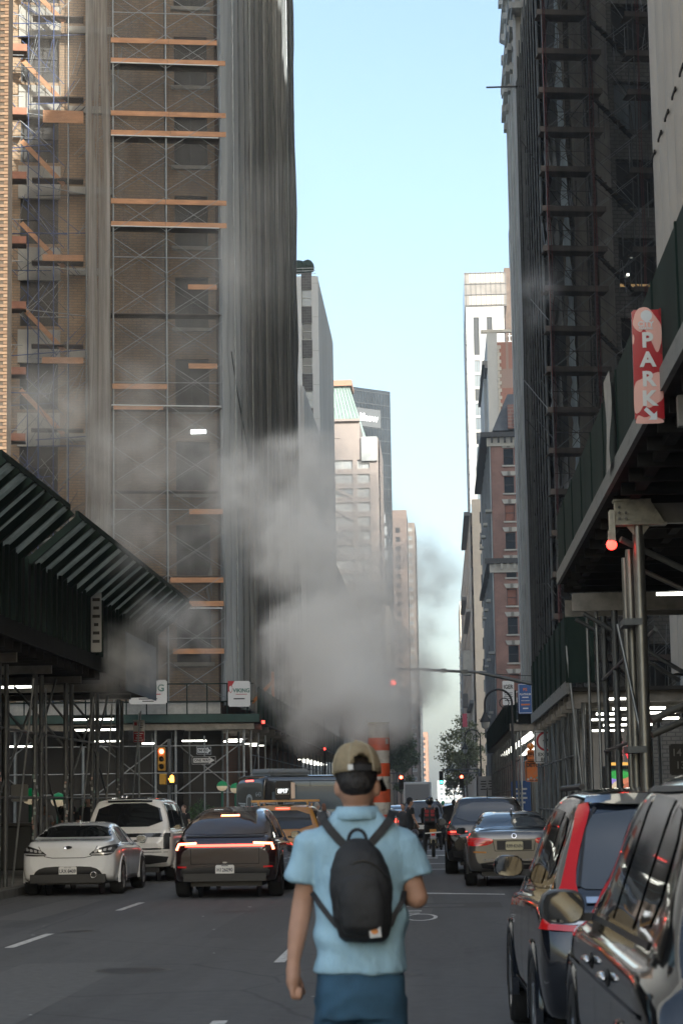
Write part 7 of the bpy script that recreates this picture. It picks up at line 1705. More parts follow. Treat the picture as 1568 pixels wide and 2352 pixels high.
# mast arm with signal in the steam
t = thing('traffic_signal', 'long mast arm carrying a red signal over the crossing', 'traffic signal', (4.0, 76, .15))
pa, pb, pc = AY(1236, 1566, 76), AY(1100, 1545, 76), AY(968, 1538, 76)
pole('pole', t, (4.0, 76, .15), (4.0, 76, 6.4), .11, PIPE_DK)
pole('mast_arm', t, (4.0, 76, pa.z-.25), pb, .065, PIPE_DK); pole('mast_arm', t, pb, pc, .048, PIPE_DK); pole('mast_arm', t, pc, pc+Vector((-1.2, 0, .02)), .04, PIPE_DK)
for f_ in (.25, .62): c = pb.lerp(pc, f_); box('arm_clamp', t, c, (.2, .14, .14), PIPE_DK)
signal(t, Matrix.Translation((pc.x-1.0-4.0, -.1, pc.z-.75-.15)), YEL, 'red', .85)
pole('span_wire', t, AY(968, 1541, 76), AY(1270, 1555, 76), .012, BLACK)
# far signals
for px, py, Y, lit, lab in ((1013, 1787, 190, 'green', 'green traffic signal hanging far down the street'), (986, 1813, 230, 'red', 'red traffic signal at the foot of the far brown tower'), (1060, 1795, 185, 'red', 'small red traffic signal in front of the right tree'), (921, 1797, 170, 'red', 'small red traffic signal under the left tree')):
    q = AY(px, py, Y); t = thing('traffic_signal', lab, 'traffic signal', (q.x, Y, 0))
    signal(t, Matrix.Translation((0, 0, q.z)), SIGBLK, lit, 1.1)
    X2 = 3.3 if px > 1000 else -8.6
    pole('pole', t, (X2, Y+.2, .15), (X2, Y+.2, q.z+.7), .09, PIPE_DK); pole('mast_arm', t, (X2, Y+.2, q.z+.7), (q.x, Y+.2, q.z+.7), .05, PIPE_DK)

def board_sign(name, label, cat, c, w_, h, face, rz=0, frame=None, th=.02, kindlet=()):
    t = thing(name, label, cat, c, rz)
    bm = bmesh.new(); bbox(bm, (0, 0, 0), (w_, th, h)); bmesh.ops.bevel(bm, geom=[e for e in bm.edges if abs((e.verts[0].co-e.verts[1].co).y) > th*.5], offset=min(w_, h)*.05, segments=2, affect='EDGES'); obj('panel', bm_mesh('panel', bm, face), t)
    if frame:
        bm = bmesh.new(); b = min(w_, h)*.035
        for dx in (-1, 1): bbox(bm, (dx*(w_/2-b*1.6), -th/2-.002, 0), (b, .004, h-b*2.2))
        for dz in (-1, 1): bbox(bm, (0, -th/2-.002, dz*(h/2-b*1.6)), (w_-b*4.2, .004, b))
        obj('border', bm_mesh('border', bm, frame), t)
    return t
SW = mat('sign white', (.70, .70, .69), .5); SB = mat('sign black', (.012, .012, .012), .5); SR = mat('sign red', (.42, .02, .03), .5); SO = mat('sign orange', (.68, .17, .02), .5, dirt=(.4, .25, .18), ds=9, dk=.5); SGN = mat('sign green', (.015, .10, .06), .5); SBL = mat('sign blue', (.03, .10, .30), .5); VGR = mat('viking green', (.04, .16, .13), .5)
def arrow(parent, c, L_, h, m, ang=0, y=-.014):
    v = [(-L_/2, -h*.16), (L_*.12, -h*.16), (L_*.12, -h/2), (L_/2, 0), (L_*.12, h/2), (L_*.12, h*.16), (-L_/2, h*.16)]
    ca, sa = math.cos(ang), math.sin(ang); v = [(c[0]+a*ca-b*sa, y, c[1]+a*sa+b*ca) for a, b in v]
    v2 = [(a, b-.004, d) for a, b, d in v]
    n = len(v); return obj('arrow', mesh('arrow', v+v2, [tuple(range(n)), tuple(range(2*n-1, n-1, -1))]+[(i, (i+1) % n, n+(i+1) % n, n+i) for i in range(n)], m), parent)
# one-way signs on a post
q = AY(468, 1747, 84)
t = thing('street_sign', 'post with two ONE WAY arrow signs on the left corner', 'sign', (q.x, 84, .15))
pole('post', t, (q.x+.02, 84.05, .15), (q.x+.02, 84.05, q.z+.95), .03, PIPE)
for dz, rz, nm in ((0, 0, 'sign_panel'), (.38, RAD(58), 'sign_panel')):
    L = Matrix.Translation((0, 0, q.z-.15+dz)) @ Matrix.Rotation(rz, 4, 'Z')
    bm = bmesh.new(); bbox(bm, (0, 0, 0), (.93, .012, .31)); p_ = obj(nm, bm_mesh(nm, bm, SB), t, L=L)
    bm = bmesh.new()
    for dx in (-1, 1): bbox(bm, (dx*.45, -.008, 0), (.012, .004, .29))
    for dz_ in (-1, 1): bbox(bm, (0, -.008, dz_*.14), (.888, .004, .012))
    obj('border', bm_mesh('border', bm, SW), p_)
    v = [(-.40, -.085), (.20, -.085), (.20, -.13), (.42, 0), (.20, .13), (.20, .085), (-.40, .085)]
    obj('white_arrow', mesh('white_arrow', [(a, -.0085, b) for a, b in v], [tuple(range(7))], SW), p_)
    letter(p_, 'ONE WAY', SB, .145, (-.06, -.0125, 0), .003, sx=.92)
# contractor banners on the corner shed
q = cp(-1.0, -.25, 0); qz = AY(549, 1595, 97).z
t = board_sign('banner', 'white contractor banner reading VIKING on the corner shed', 'banner', (AY(549, 1595, 96.6).x, 96.6, qz), 1.0, 1.15, SW, RAD(14))
letter(t, 'VIKING', VGR, .25, (.10, -.016, .14), .006, sx=.92); bars(t, SB, 0, -.22, (.5,), .05, .1); bars(t, SR, .1, -.02, (.5,), .025, .1)
v = [(-.46, .34), (-.38, .40), (-.30, .34), (-.30, .14), (-.38, .02), (-.46, .14)]; obj('shield_mark', mesh('shield_mark', [(a, -.014, b) for a, b in v], [tuple(range(6))], SR), t)
v = [(a*.8-.076, b*.8+.042) for a, b in v]; obj('shield_field', mesh('shield_field', [(a, -.016, b) for a, b in v], [tuple(range(6))], SW), t)
v = [(-.5, .575), (-.2, .575), (-.5, .05)]; obj('red_corner', mesh('red_corner', [(a, -.0125, b) for a, b in v], [(0, 2, 1)], SR), t)
t = board_sign('banner', 'white contractor banner partly hidden by steam, ending in the letter G', 'banner', (AY(340, 1590, 94).x, 94, AY(340, 1590, 94).z), 1.65, 1.05, SW, RAD(10))
letter(t, 'VIKING', VGR, .42, (.02, -.016, .16), .01); bars(t, SR, .1, -.1, (.9,), .04, .1); bars(t, SB, 0, -.3, (.8, .5), .04, .1)
# parking regulation sign on the near left posts
q = AY(319, 1680, 59)
t = board_sign('street_sign', 'white and red no standing sign on a post under the left shed', 'sign', (q.x, 59, q.z), .31, .60, SW)
bm = bmesh.new(); bbox(bm, (0, -.012, -.15), (.29, .004, .28)); obj('red_field', bm_mesh('red_field', bm, SR), t); bars(t, SW, 0, -.06, (.24, .14, .18, .24), .022, .062, -.016); bars(t, SB, .05, .22, (.12, .14, .1), .018, .06); bars(t, SR, -.09, .2, (.08,), .09, .1)
bm = bmesh.new(); bcyl(bm, (0, .03, -q.z+.16), (0, .03, .5), .025); obj('post', bm_mesh('post', bm, PIPE), t)
# vertical sign and blue banner on the left shed
q = AX(221, 1430, -7.75)
t = board_sign('sign', 'narrow white vertical sign hanging from the left shed', 'sign', (q.x, q.y, q.z), .24, 1.35, mat('dim white sign', (.42, .42, .41), .6), RAD(3))
bars(t, SB, 0, .52, (.17, .13, .17, .10, .15, .16), .07, .19)
q0, q1 = AX(278, 1475, -7.78), AX(376, 1480, -7.78)
t = thing('banner', 'long blue banner with white lettering along the left shed parapet', 'banner', ((-7.74), 56.2, 5.25), RAD(90))
bm = bmesh.new(); bbox(bm, (0, 0, 0), (5.6, .03, 1.45)); obj('cloth', bm_mesh('cloth', bm, mat('blue banner cloth', (.09, .14, .21), .7, var=.15, vs=1)), t); bars(t, mat('dim lettering', (.25, .28, .32), .7), 0, .25, (3.6, 2.8), .3, .55, -.017)
# right: parking sign on the shed parapet
q = AY(1487, 839, 22.2)
def marbled(name):
    m = bpy.data.materials.new(name); m.use_nodes = True; n = m.node_tree.nodes; l = m.node_tree.links; b = n['Principled BSDF']; b.inputs['Roughness'].default_value = .18; b.inputs['Base Color'].default_value = (.42, .012, .02, 1); b.inputs['Coat Weight'].default_value = 1
    return m
PKR = marbled('glossy red sign'); PKP = mat('faded pink print', (.80, .42, .34), .25, coat=1)
PKS = .925
t = board_sign('parking_sign', 'glossy red and pink vertical sign reading PARK on the right shed', 'sign', (q.x, 22.2, q.z), .305, 1.17, PKR, th=.06)
def blot(pts, m, y): obj('pink_blot', mesh('pink_blot', [(a, y, b) for a, b in chaikin(pts, 3)], [tuple(range(len(pts)*8))], m), t)
blot([(-.15, .44), (-.10, .60), (.02, .62), (.10, .50), (.155, .42), (.15, .24), (.10, .10), (.04, .26), (-.03, .40), (-.06, .34), (-.12, .38)], PKP, -.0325)
blot([(-.16, -.52), (-.155, -.18), (-.05, -.14), (.10, -.07), (.155, -.10), (.14, -.24), (.155, -.36), (.06, -.42), (.0, -.46), (-.06, -.42), (-.10, -.50)], PKP, -.0325)
blot([(-.155, .22), (-.15, .34), (-.13, .30), (-.14, .22)], PKP, -.0325); blot([(-.15, -.60), (-.12, -.52), (-.05, -.56), (.02, -.53), (.14, -.58), (.15, -.62), (-.14, -.62)], PKP, -.0325)
blot([(.13, .20), (.155, .24), (.155, .10), (.125, .12)], mat('dark red blot', (.22, .006, .01), .2), -.0345); blot([(.12, .58), (.155, .61), (.155, .50), (.13, .52)], MATS['dark red blot'], -.0345)
letter(t, 'CITY', SW, .075, (-.01, -.036, .43), .002); letter(t, 'PARKING', SW, .035, (-.01, -.036, .385), .001)
for k, s in enumerate('PARK'): letter(t, s, mat('sign cream', (.68, .66, .62), .3), .215, (0, -.036, .255-.205*k), .008, sx=1.05)
bm = bmesh.new(); lathe(bm, [(.001, 0), (.06, 0)], 20, Matrix.Translation((0, -.034, .52)) @ Matrix.Rotation(math.pi/2, 4, 'X')); obj('white_roundel', bm_mesh('white_roundel', bm, SW), t)
arrow(t, (.015, -.52), .17, .13, SW, RAD(-45), -.033)
# right far banners
for px, py, w_, h, face, tx, lab in ((1167, 1592, .55, 1.15, SW, 'IGER', 'white construction banner ending in GER on the far right shed'), (1206, 1605, .68, 1.42, SBL, 'PLATINUM', 'blue PLATINUM banner on the far right shed'), (1226, 1600, .35, 1.4, mat('sign light blue', (.04, .16, .36), .5), '', 'narrow blue banner right of the platinum banner')):
    q = AY(px, py, 102.8 if px < 1220 else 102.6); t = board_sign('banner', lab, 'banner', (q.x, 102.8 if px < 1220 else 103.2, q.z), w_, h, face, RAD(-4), frame=SW if face is SBL else None)
    if tx == 'IGER': letter(t, 'IGER', SB, .27, (0, -.016, .28), .006, sx=.8); bars(t, SB, 0, 0, (.4, .36, .42, .3, .36), .03, .09)
    elif tx: letter(t, 'PS', SO, .2, (0, -.016, .42), .004); letter(t, tx, SW, .13, (0, -.016, .2), .003, sx=.85); bars(t, SW, 0, .06, (.3,), .05, .1); bars(t, SO, 0, -.28, (.42,), .07, .1); bars(t, SW, 0, -.1, (.4,), .02, .1); bars(t, SW, 0, -.46, (.25,), .06, .1)
# detour group
q = AY(1231, 1771, 78)
t = board_sign('detour_sign', 'orange DETOUR sign with up arrow beside the right shed', 'sign', (q.x, 78, q.z), .78, .76, SO, frame=SB)
letter(t, 'DETOUR', SB, .20, (0, -.016, .2), .006, sx=.88); arrow(t, (.14, -.10), .26, .2, SB, RAD(90)); bm = bmesh.new(); bcyl(bm, (0, .05, -q.z+.15), (0, .05, 1.2), .03); obj('post', bm_mesh('post', bm, PIPE), t)
for k in range(6): bm = bmesh.new(); bbox(bm, (-.3+.11*k, -.013, -.3+.05*(k % 2)), (.08, .003, .07), Matrix.Rotation(.4*k, 4, 'Y')); obj('sticker', bm_mesh('sticker', bm, STK[k % 4]), t)
q = AY(1221, 1735, 77.6); t = board_sign('detour_sign', 'small orange street plate above the detour sign', 'sign', (q.x, 77.6, q.z), .36, .36, SO, frame=SB); letter(t, '42ND', SB, .13, (0, -.016, 0), .003)
q = AY(1218, 1716, 77.5); t = thing('warning_lamp', 'round amber warning lamp above the detour signs', 'lamp', (q.x, 77.5, q.z-.15))
AMB = mat('amber lens', (.75, .22, .02), .25, coat=1); bm = bmesh.new(); lathe(bm, [(.001, -.03), (.10, -.025), (.125, 0), (.10, .025), (.001, .03)], 20, Matrix.Translation((0, 0, .17)) @ Matrix.Rotation(math.pi/2, 4, 'X')); obj('lens', bm_mesh('lens', bm, AMB, True), t); bm = bmesh.new(); bbox(bm, (0, 0, 0), (.2, .12, .10)); obj('battery_box', bm_mesh('battery_box', bm, SO), t)
q = AY(1254, 1716, 66)
t = board_sign('street_sign', 'white no-turn sign with red circle reading EXCEPT BIKES', 'sign', (q.x, 66, q.z), .74, .98, SW, frame=SB)
bm = bmesh.new(); n = 28; v = []
for k in range(n): a = 2*math.pi*k/n; v += [(.30*math.cos(a), -.0135, .17+.30*math.sin(a)), (.235*math.cos(a), -.0135, .17+.235*math.sin(a))]
obj('red_ring', mesh('red_ring', v, [(2*k, 2*k+1, 2*((k+1) % n)+1, 2*((k+1) % n)) for k in range(n)], SR), t); bm.free(); arrow(t, (0, .14), .3, .22, SB, RAD(90), -.0125)
letter(t, 'EXCEPT', SB, .145, (0, -.014, -.23), .003); letter(t, 'BIKES', SB, .145, (0, -.014, -.38), .003); bm = bmesh.new(); bcyl(bm, (0, .04, -q.z+.15), (0, .04, .6), .03); obj('post', bm_mesh('post', bm, PIPE_DK), t)
q = AY(1423, 1733, 92); t = board_sign('street_sign', 'tall green bicycle route sign reading East Side', 'sign', (q.x, 92, q.z), .34, 1.42, SGN, frame=SW); letter(t, 'East\nSide', SW, .15, (0, -.016, .05), .003); arrow(t, (0, -.45), .22, .2, SW, RAD(180)); ring_v = []
for s in (-1, 1):
    v = []
    for k in range(16): a = 2*math.pi*k/16; v += [(s*.07+.055*math.cos(a), -.0135, .5+.055*math.sin(a)), (s*.07+.042*math.cos(a), -.0135, .5+.042*math.sin(a))]
    obj('bicycle_mark', mesh('bicycle_mark', v, [(2*k, 2*k+1, 2*((k+1) % 16)+1, 2*((k+1) % 16)) for k in range(16)], SW), t)
bm = bmesh.new(); bcyl(bm, (0, .05, -q.z+.15), (0, .05, .7), .03); obj('post', bm_mesh('post', bm, PIPE_DK), t)
q = AY(1461, 1697, 92.5); t = board_sign('shop_sign', 'green fascia sign reading GOLUB under the right shed', 'sign', (q.x, 92.5, q.z), .85, .30, SGN); letter(t, 'GOLUB', SW, .24, (0, -.016, 0), .003)
q = AY(1460, 1728, 91.5); t = thing('lit_sign', 'glowing round red apple-shaped sign under the right shed', 'sign', (q.x, 91.5, q.z)); v = []
for k in range(40): a = 2*math.pi*k/40; r = .43*(1+.05*math.cos(8*a)); v.append((r*math.cos(a)*(1.0), r*math.sin(a)-(.07 if abs(a-math.pi/2) < .25 else 0)))
n = 40; vv = [(a, -.04, b) for a, b in v]+[(a, .04, b) for a, b in v]
obj('glowing_face', mesh('glowing_face', vv, [tuple(range(n)), tuple(range(2*n-1, n-1, -1))]+[(i, i+n, (i+1) % n+n, (i+1) % n) for i in range(n)], mat('glowing red', (.8, .02, .03), .4, emit=(1, .02, .03), es=1.6)), t); bm = bmesh.new(); bcyl(bm, (0, .06, .3), (0, .06, .75), .02); obj('bracket', bm_mesh('bracket', bm, SB), t)
q = AY(1469, 1753, 91); t = board_sign('lit_sign', 'glowing green and white screen under the right shed', 'sign', (q.x, 91, q.z), .52, .52, mat('glowing green', (.02, .3, .2), .4, emit=(.02, .45, .28), es=1.2)); bars(t, mat('glowing white', (.8, .9, .9), .4, emit=(.8, 1, 1), es=1.6), 0, .03, (.4,), .12, .1)
for dz in (-.17, .16): bm = bmesh.new(); bbox(bm, (.05, -.014, dz), (.36, .004, .05)); obj('screen_line', bm_mesh('screen_line', bm, MATS['glowing white']), t)
# advertising kiosk with a bright poster of plain coloured shapes
q = AY(1436, 1783, 80)
t = thing('advert_kiosk', 'black kiosk with a colourful lit advert behind the compact SUV', 'kiosk', (q.x, 80, .15))
bm = bmesh.new(); bbox(bm, (0, .3, 1.35), (1.75, .6, 2.7)); bmesh.ops.bevel(bm, geom=bm.edges[:], offset=.03, segments=1, affect='EDGES'); obj('cabinet', bm_mesh('cabinet', bm, BLACK), t)
bm = bmesh.new(); bbox(bm, (0, .3, 2.78), (1.2, .5, .10)); obj('top_lamp', bm_mesh('top_lamp', bm, mat('orange top light', (.4, .2, .05), .4, emit=(1, .5, .1), es=.5)), t)
bm = bmesh.new(); bbox(bm, (.05, -.012, 1.95), (1.4, .02, 1.25)); sc_ = obj('screen', bm_mesh('screen', bm, mat('dark screen', (.03, .06, .04), .3, emit=(.01, .05, .02), es=.6)), t)
for k, (x, z_, rx, rz_, c) in enumerate(((-.40, 2.18, .22, .17, (.28, .2, .55)), (-.36, 1.95, .2, .2, (.6, .45, .3)), (-.45, 1.72, .26, .18, (.6, .5, .05)), (.25, 2.15, .42, .26, (.55, .18, .10)), (.25, 1.90, .40, .24, (.42, .12, .07)), (.2, 1.66, .34, .14, (.05, .4, .6)), (-.05, 1.72, .18, .16, (.15, .5, .4)), (-.30, 2.38, .4, .16, (.05, .3, .06)))):
    bm = bmesh.new(); lathe(bm, [(.001, 0), (1, 0)], 20, Matrix.Translation((x+.05, -.024-.002*k, z_)) @ Matrix.Rotation(math.pi/2, 4, 'X') @ Matrix.Diagonal((rx, rz_, 1, 1))); obj('poster_shape', bm_mesh('poster_shape', bm, mat('poster %d' % k, c, .5, emit=c, es=.5, var=.4, vs=9)), sc_)
q = AY(1562, 1745, 56); t = board_sign('address_sign', 'dark address board with pale numerals 1411 at the right edge', 'sign', (q.x+.12, 56, q.z), .8, .8, mat('dark board', (.02, .02, .022), .4)); NUM = mat('pale numeral', (.28, .28, .27), .5); letter(t, '1411', NUM, .26, (-.08, -.016, .17), .004); letter(t, '13', NUM, .26, (-.12, -.016, -.15), .004)
# subway globe lamps
GRN = mat('green globe', (.01, .16, .05), .3, emit=(.01, .35, .10), es=.08); MLK = mat('milk globe', (.5, .42, .32), .4, emit=(.9, .7, .45), es=.15)
for i, (px, py, Y, lab) in enumerate(((200, 1838-20, 58, 'green and white globe lamp at the left edge behind the posts'), (376, 1835, 66, 'green and white globe lamp near the luxury SUV'), (510, 1805, 92, 'green and white globe lamp left of the pair by the van'), (541, 1810, 93, 'green and white globe lamp right of the pair by the van'))):
    if i == 0: px, py = 80, 1842-1842+1832
    if i == 1: px, py = 134, 1835
    q = AY((70, 134, 541, 510)[i], (1830, 1838, 1811, 1806)[i]-(0 if i > 1 else 0), Y); t = thing('globe_lamp', lab, 'lamp', (q.x, Y, .15)); r_ = .23
    bm = bmesh.new(); lathe(bm, [(r_, 0), (r_*.95, r_*.35), (r_*.7, r_*.72), (.001, r_)], 20, Matrix.Translation((0, 0, q.z-.15))); obj('globe_top', bm_mesh('globe_top', bm, GRN, True), t)
    bm = bmesh.new(); lathe(bm, [(r_, 0), (r_*.95, -r_*.35), (r_*.7, -r_*.72), (.001, -r_)], 20, Matrix.Translation((0, 0, q.z-.15))); obj('globe_bottom', bm_mesh('globe_bottom', bm, MLK, True), t)
    bm = bmesh.new(); bcyl(bm, (0, 0, 0), (0, 0, q.z-.15-r_+.02), .05); obj('post', bm_mesh('post', bm, SGN), t)
# crook street lamps
def crook(label, X, Y, H, side):
    t = thing('street_lamp', label, 'street lamp', (X, Y, .15)); IR = mat('black cast iron', (.018, .018, .018), .5)
    bm = bmesh.new(); lathe(bm, [(.22, 0), (.2, .25), (.13, .45), (.09, .9), (.06, H*.72)], 14); obj('post', bm_mesh('post', bm, IR, True), t)
    pts = [Vector((0, 0, H*.72))]+[Vector((side*(.62-.62*math.cos(a)), 0, H*.86+.62*math.sin(a))) for a in [math.pi*k/12 for k in range(13)]]+[Vector((side*1.24, 0, H*.80))]
    bm = bmesh.new()
    for a, b in zip(pts, pts[1:]): bcyl(bm, a, b, .05, seg=8)
    for k in range(10): a = k*.65; bcyl(bm, (side*(.35+.22*math.cos(a)), 0, H*.86+.22*math.sin(a)), (side*(.35+.22*math.cos(a+.65)), 0, H*.86+.22*math.sin(a+.65)), .025, seg=6)
    obj('crook', bm_mesh('crook', bm, IR), t)
    bm = bmesh.new(); lathe(bm, [(.06, H*.80), (.10, H*.785), (.24, H*.745), (.25, H*.735)], 14, Matrix.Translation((side*1.24, 0, 0))); obj('lantern_hood', bm_mesh('lantern_hood', bm, IR, True), t)
    bm = bmesh.new(); lathe(bm, [(.2, H*.735), (.16, H*.70), (.001, H*.685)], 14, Matrix.Translation((side*1.24, 0, 0))); obj('lantern_glass', bm_mesh('lantern_glass', bm, mat('lantern glass', (.4, .4, .38), .2), True), t)
crook('large crook-necked street lamp in front of the far right banners', 3.3, 99.5, 6.9, -1); crook('crook-necked street lamp before the right tree', 3.2, 175, 7.6, -1); crook('crook-necked street lamp on the left beyond the corner shed', -8.0, 150, 8.6, 1)
# blue hoarding, notice boards, red parasol and banners far right
q = AY(1196, 1822, 108); t = board_sign('notice_board', 'blue panel standing under the far right shed', 'sign', (q.x, 108, 1.6), .95, 2.0, SBL); bars(t, SW, 0, .6, (.6, .5, .6, .4), .09, .22)
for px, Y, lab in ((1110, 168, 'white bus notice panel left of the pair by the right tree'), (1128, 166, 'white bus notice panel right of the pair by the right tree')):
    q = AY(px, 1800, Y); t = board_sign('notice_board', lab, 'sign', (q.x, Y, 2.2), .75, 2.6, mat('dim notice', (.35, .35, .35), .6)); bars(t, SB, 0, .9, (.4, .5, .3, .5), .08, .2); bm = bmesh.new(); bbox(bm, (0, -.014, -.9), (.7, .004, .35)); obj('red_strip', bm_mesh('red_strip', bm, SR), t)
    bm = bmesh.new(); bcyl(bm, (0, .05, -2.05), (0, .05, 1.3), .05); obj('post', bm_mesh('post', bm, SB), t)
q = AY(1067, 1655, 260); t = board_sign('banner', 'small pink flag hanging high on the right side', 'banner', (q.x, 260, q.z), .55, 1.6, mat('pink flag', (.55, .10, .14), .6))
q = AY(966, 1824, 240); t = thing('parasol', 'red parasol of a street stall under the left tree', 'parasol', (q.x, 240, 0)); bm = bmesh.new(); lathe(bm, [(1.1, 2.35), (1.08, 2.42), (.6, 2.7), (.06, 2.85)], 8); obj('canopy', bm_mesh('canopy', bm, mat('red canopy', (.5, .03, .05), .6)), t); bm = bmesh.new(); bcyl(bm, (0, 0, 0), (0, 0, 2.9), .04); obj('pole', bm_mesh('pole', bm, WHITE), t)
t = thing('food_cart', 'dark food cart with a lit panel below the red parasol', 'cart', (q.x-.5, 236, 0)); bm = bmesh.new(); bbox(bm, (0, .8, 1.15), (2.2, 1.6, 1.9)); bmesh.ops.bevel(bm, geom=bm.edges[:], offset=.05, segments=1, affect='EDGES'); obj('cabin', bm_mesh('cabin', bm, CHAR), t); bm = bmesh.new(); bbox(bm, (-.6, -.02, 1.5), (.5, .03, .6)); obj('lit_panel', bm_mesh('lit_panel', bm, mat('warm panel', (.8, .5, .3), .4, emit=(1, .55, .3), es=1.5)), t)
for s in (-.7, .7): bm = bmesh.new(); lathe(bm, [(.1, -.05), (.2, -.05), (.2, .05), (.1, .05)], 14, Matrix.Translation((s, .8, .2)) @ Matrix.Rotation(math.pi/2, 4, 'Y')); obj('wheel', bm_mesh('wheel', bm, RUBBER), t)
# refuse bin and boxes under the left shed
t = thing('dumpster', 'dark steel bin under the left shed beside the posts', 'bin', (-10.2, 49.2, .16)); bm = bmesh.new(); bbox(bm, (0, .6, .62), (1.8, 1.2, 1.0)); bmesh.ops.bevel(bm, geom=bm.edges[:], offset=.04, segments=1, affect='EDGES'); obj('tank', bm_mesh('tank', bm, mat('dark bin steel', (.03, .032, .03), .6)), t); bm = bmesh.new(); bbox(bm, (0, .6, 1.15), (1.86, 1.26, .06)); obj('lid', bm_mesh('lid', bm, BLACK), t)
for s in (-.7, .7): bm = bmesh.new(); bcyl(bm, (s, .2, .06), (s+.06, .2, .06), .06); bcyl(bm, (s, 1.0, .06), (s+.06, 1.0, .06), .06); obj('castor', bm_mesh('castor', bm, RUBBER), t)
q = AY(45, 1822, 47.5); t = board_sign('notice_board', 'blank grey notice plate fixed between the left posts', 'sign', (q.x, 47.5, q.z), .38, .38, mat('grey plate', (.22, .22, .21), .6))

# ---------------------------------------------------------------- trees and plants
def leafmat(name, col):
    m = mat(name, col, .6, var=.45, vs=1.2); return m
BARK = mat('grey bark', (.09, .075, .06), .9, var=.3, vs=8)
def tree(label, loc, H, rx, rz_, cz, n, ls, lm, name='street_tree', trunk_r=.14, lean=0, seed=1, gap=.42):
    rnd = random.Random(seed); t = thing(name, label, 'tree', loc)
    bm = bmesh.new(); fork = cz-rz_*.75; bcyl(bm, (0, 0, 0), (lean*.3, 0, fork), trunk_r, trunk_r*.7, 8); tips = []
    for k in range(9):
        a = k*2.4; d = rnd.uniform(.3, .95); tip = Vector((lean+rx*d*math.cos(a), rx*d*math.sin(a), cz+rz_*rnd.uniform(-.4, .9)*(1-.4*d))); mid = Vector((lean*.3, 0, fork)).lerp(tip, .5)+Vector((0, 0, .15*rz_))
        bcyl(bm, (lean*.3, 0, fork-.1), mid, trunk_r*.5, trunk_r*.3, 6); bcyl(bm, mid, tip, trunk_r*.3, trunk_r*.08, 5); tips.append(tip); tips.append(mid.lerp(tip, .6))
    obj('trunk', bm_mesh('trunk', bm, BARK), t)
    v, f = [], []
    cl = [Vector((lean+rx*rnd.uniform(-.85, .85), rx*rnd.uniform(-.85, .85), cz+rz_*rnd.uniform(-.85, .9))) for _ in range(60)]
    cl = [c for c in cl if ((c.x-lean)/rx)**2+(c.y/rx)**2+((c.z-cz)/rz_)**2 < 1][:34]+tips
    for i in range(n):
        c = rnd.choice(cl); p = c+Vector((rnd.gauss(0, 1), rnd.gauss(0, 1), rnd.gauss(0, .7)))*rx*.13
        q = Vector((rnd.uniform(-1, 1), rnd.uniform(-1, 1), rnd.uniform(-.6, .6))).normalized(); s = q.orthogonal().normalized(); s.rotate(Matrix.Rotation(rnd.uniform(0, 6.28), 3, q)); u_ = q.cross(s); L_ = ls*rnd.uniform(.6, 1.3)
        b = len(v); v += [p, p+s*L_*.5+u_*L_*.28, p+s*L_, p+s*L_*.5-u_*L_*.28]; f.append((b, b+1, b+2, b+3))
    cr = obj('crown', mesh('crown', v, f, lm), t); cr['kind'] = 'stuff'
    return t
tree('leafy green street tree behind the steam stack on the left', (-7.4, 400, .15), 14, 3.3, 6.0, 9.0, 5200, .55, leafmat('mid green leaves', (.10, .14, .06)), seed=3)
tree('dark green street tree just left of the stack', (-8.4, 330, .15), 13, 3.0, 4.5, 9.6, 3000, .5, leafmat('dark green leaves', (.07, .105, .05)), seed=5)
tree('open yellow-green street tree leaning over the right kerb', (3.5, 285, .15), 12.5, 3.1, 5.0, 7.8, 2900, .36, leafmat('olive green leaves', (.12, .13, .055)), seed=8, lean=-.8)
tree('second olive tree behind the leaning right tree', (3.4, 320, .15), 10, 2.4, 3.2, 6.2, 2000, .38, leafmat('olive dark leaves', (.09, .10, .05)), seed=11, lean=-.6)
tree('small far tree at the end of the right kerb', (3.0, 520, .15), 8, 2.6, 3.2, 5.2, 1200, .5, MATS['dark green leaves'], seed=14)
def bush(label, loc, r, h, n, seed, planter=True):
    rnd = random.Random(seed); t = thing('potted_shrub', label, 'plant', loc); v, f = [], []
    for i in range(n):
        a = rnd.uniform(0, 6.28); d = r*rnd.random()**.5; p = Vector((d*math.cos(a), d*math.sin(a), (.5 if planter else 0)+h*rnd.random()**.8*(1-.4*d/r))); q = Vector((rnd.uniform(-1, 1), rnd.uniform(-1, 1), rnd.uniform(-.3, 1))).normalized(); s = q.orthogonal().normalized(); u_ = q.cross(s); L_ = rnd.uniform(.08, .16); b = len(v); v += [p, p+s*L_*.5+u_*L_*.25, p+s*L_, p+s*L_*.5-u_*L_*.25]; f.append((b, b+1, b+2, b+3))
    o = obj('foliage', mesh('foliage', v, f, leafmat('shrub leaves', (.05, .10, .035))), t); o['kind'] = 'stuff'
    bm = bmesh.new(); bcyl(bm, (0, 0, 0), (0, 0, .55), r*.5, r*.62, 12); obj('pot', bm_mesh('pot', bm, CHAR), t)
bush('leafy shrub in a pot below the one-way signs', (AY(462, 1840, 86).x, 86, .15), .55, 1.35, 900, 2); bush('potted shrub behind the coupe on the left pavement', (-9.9, 61.5, .15), .5, 1.5, 700, 3); bush('low potted shrub beside the luxury SUV roof', (-8.9, 68, .15), .5, 1.3, 600, 4)

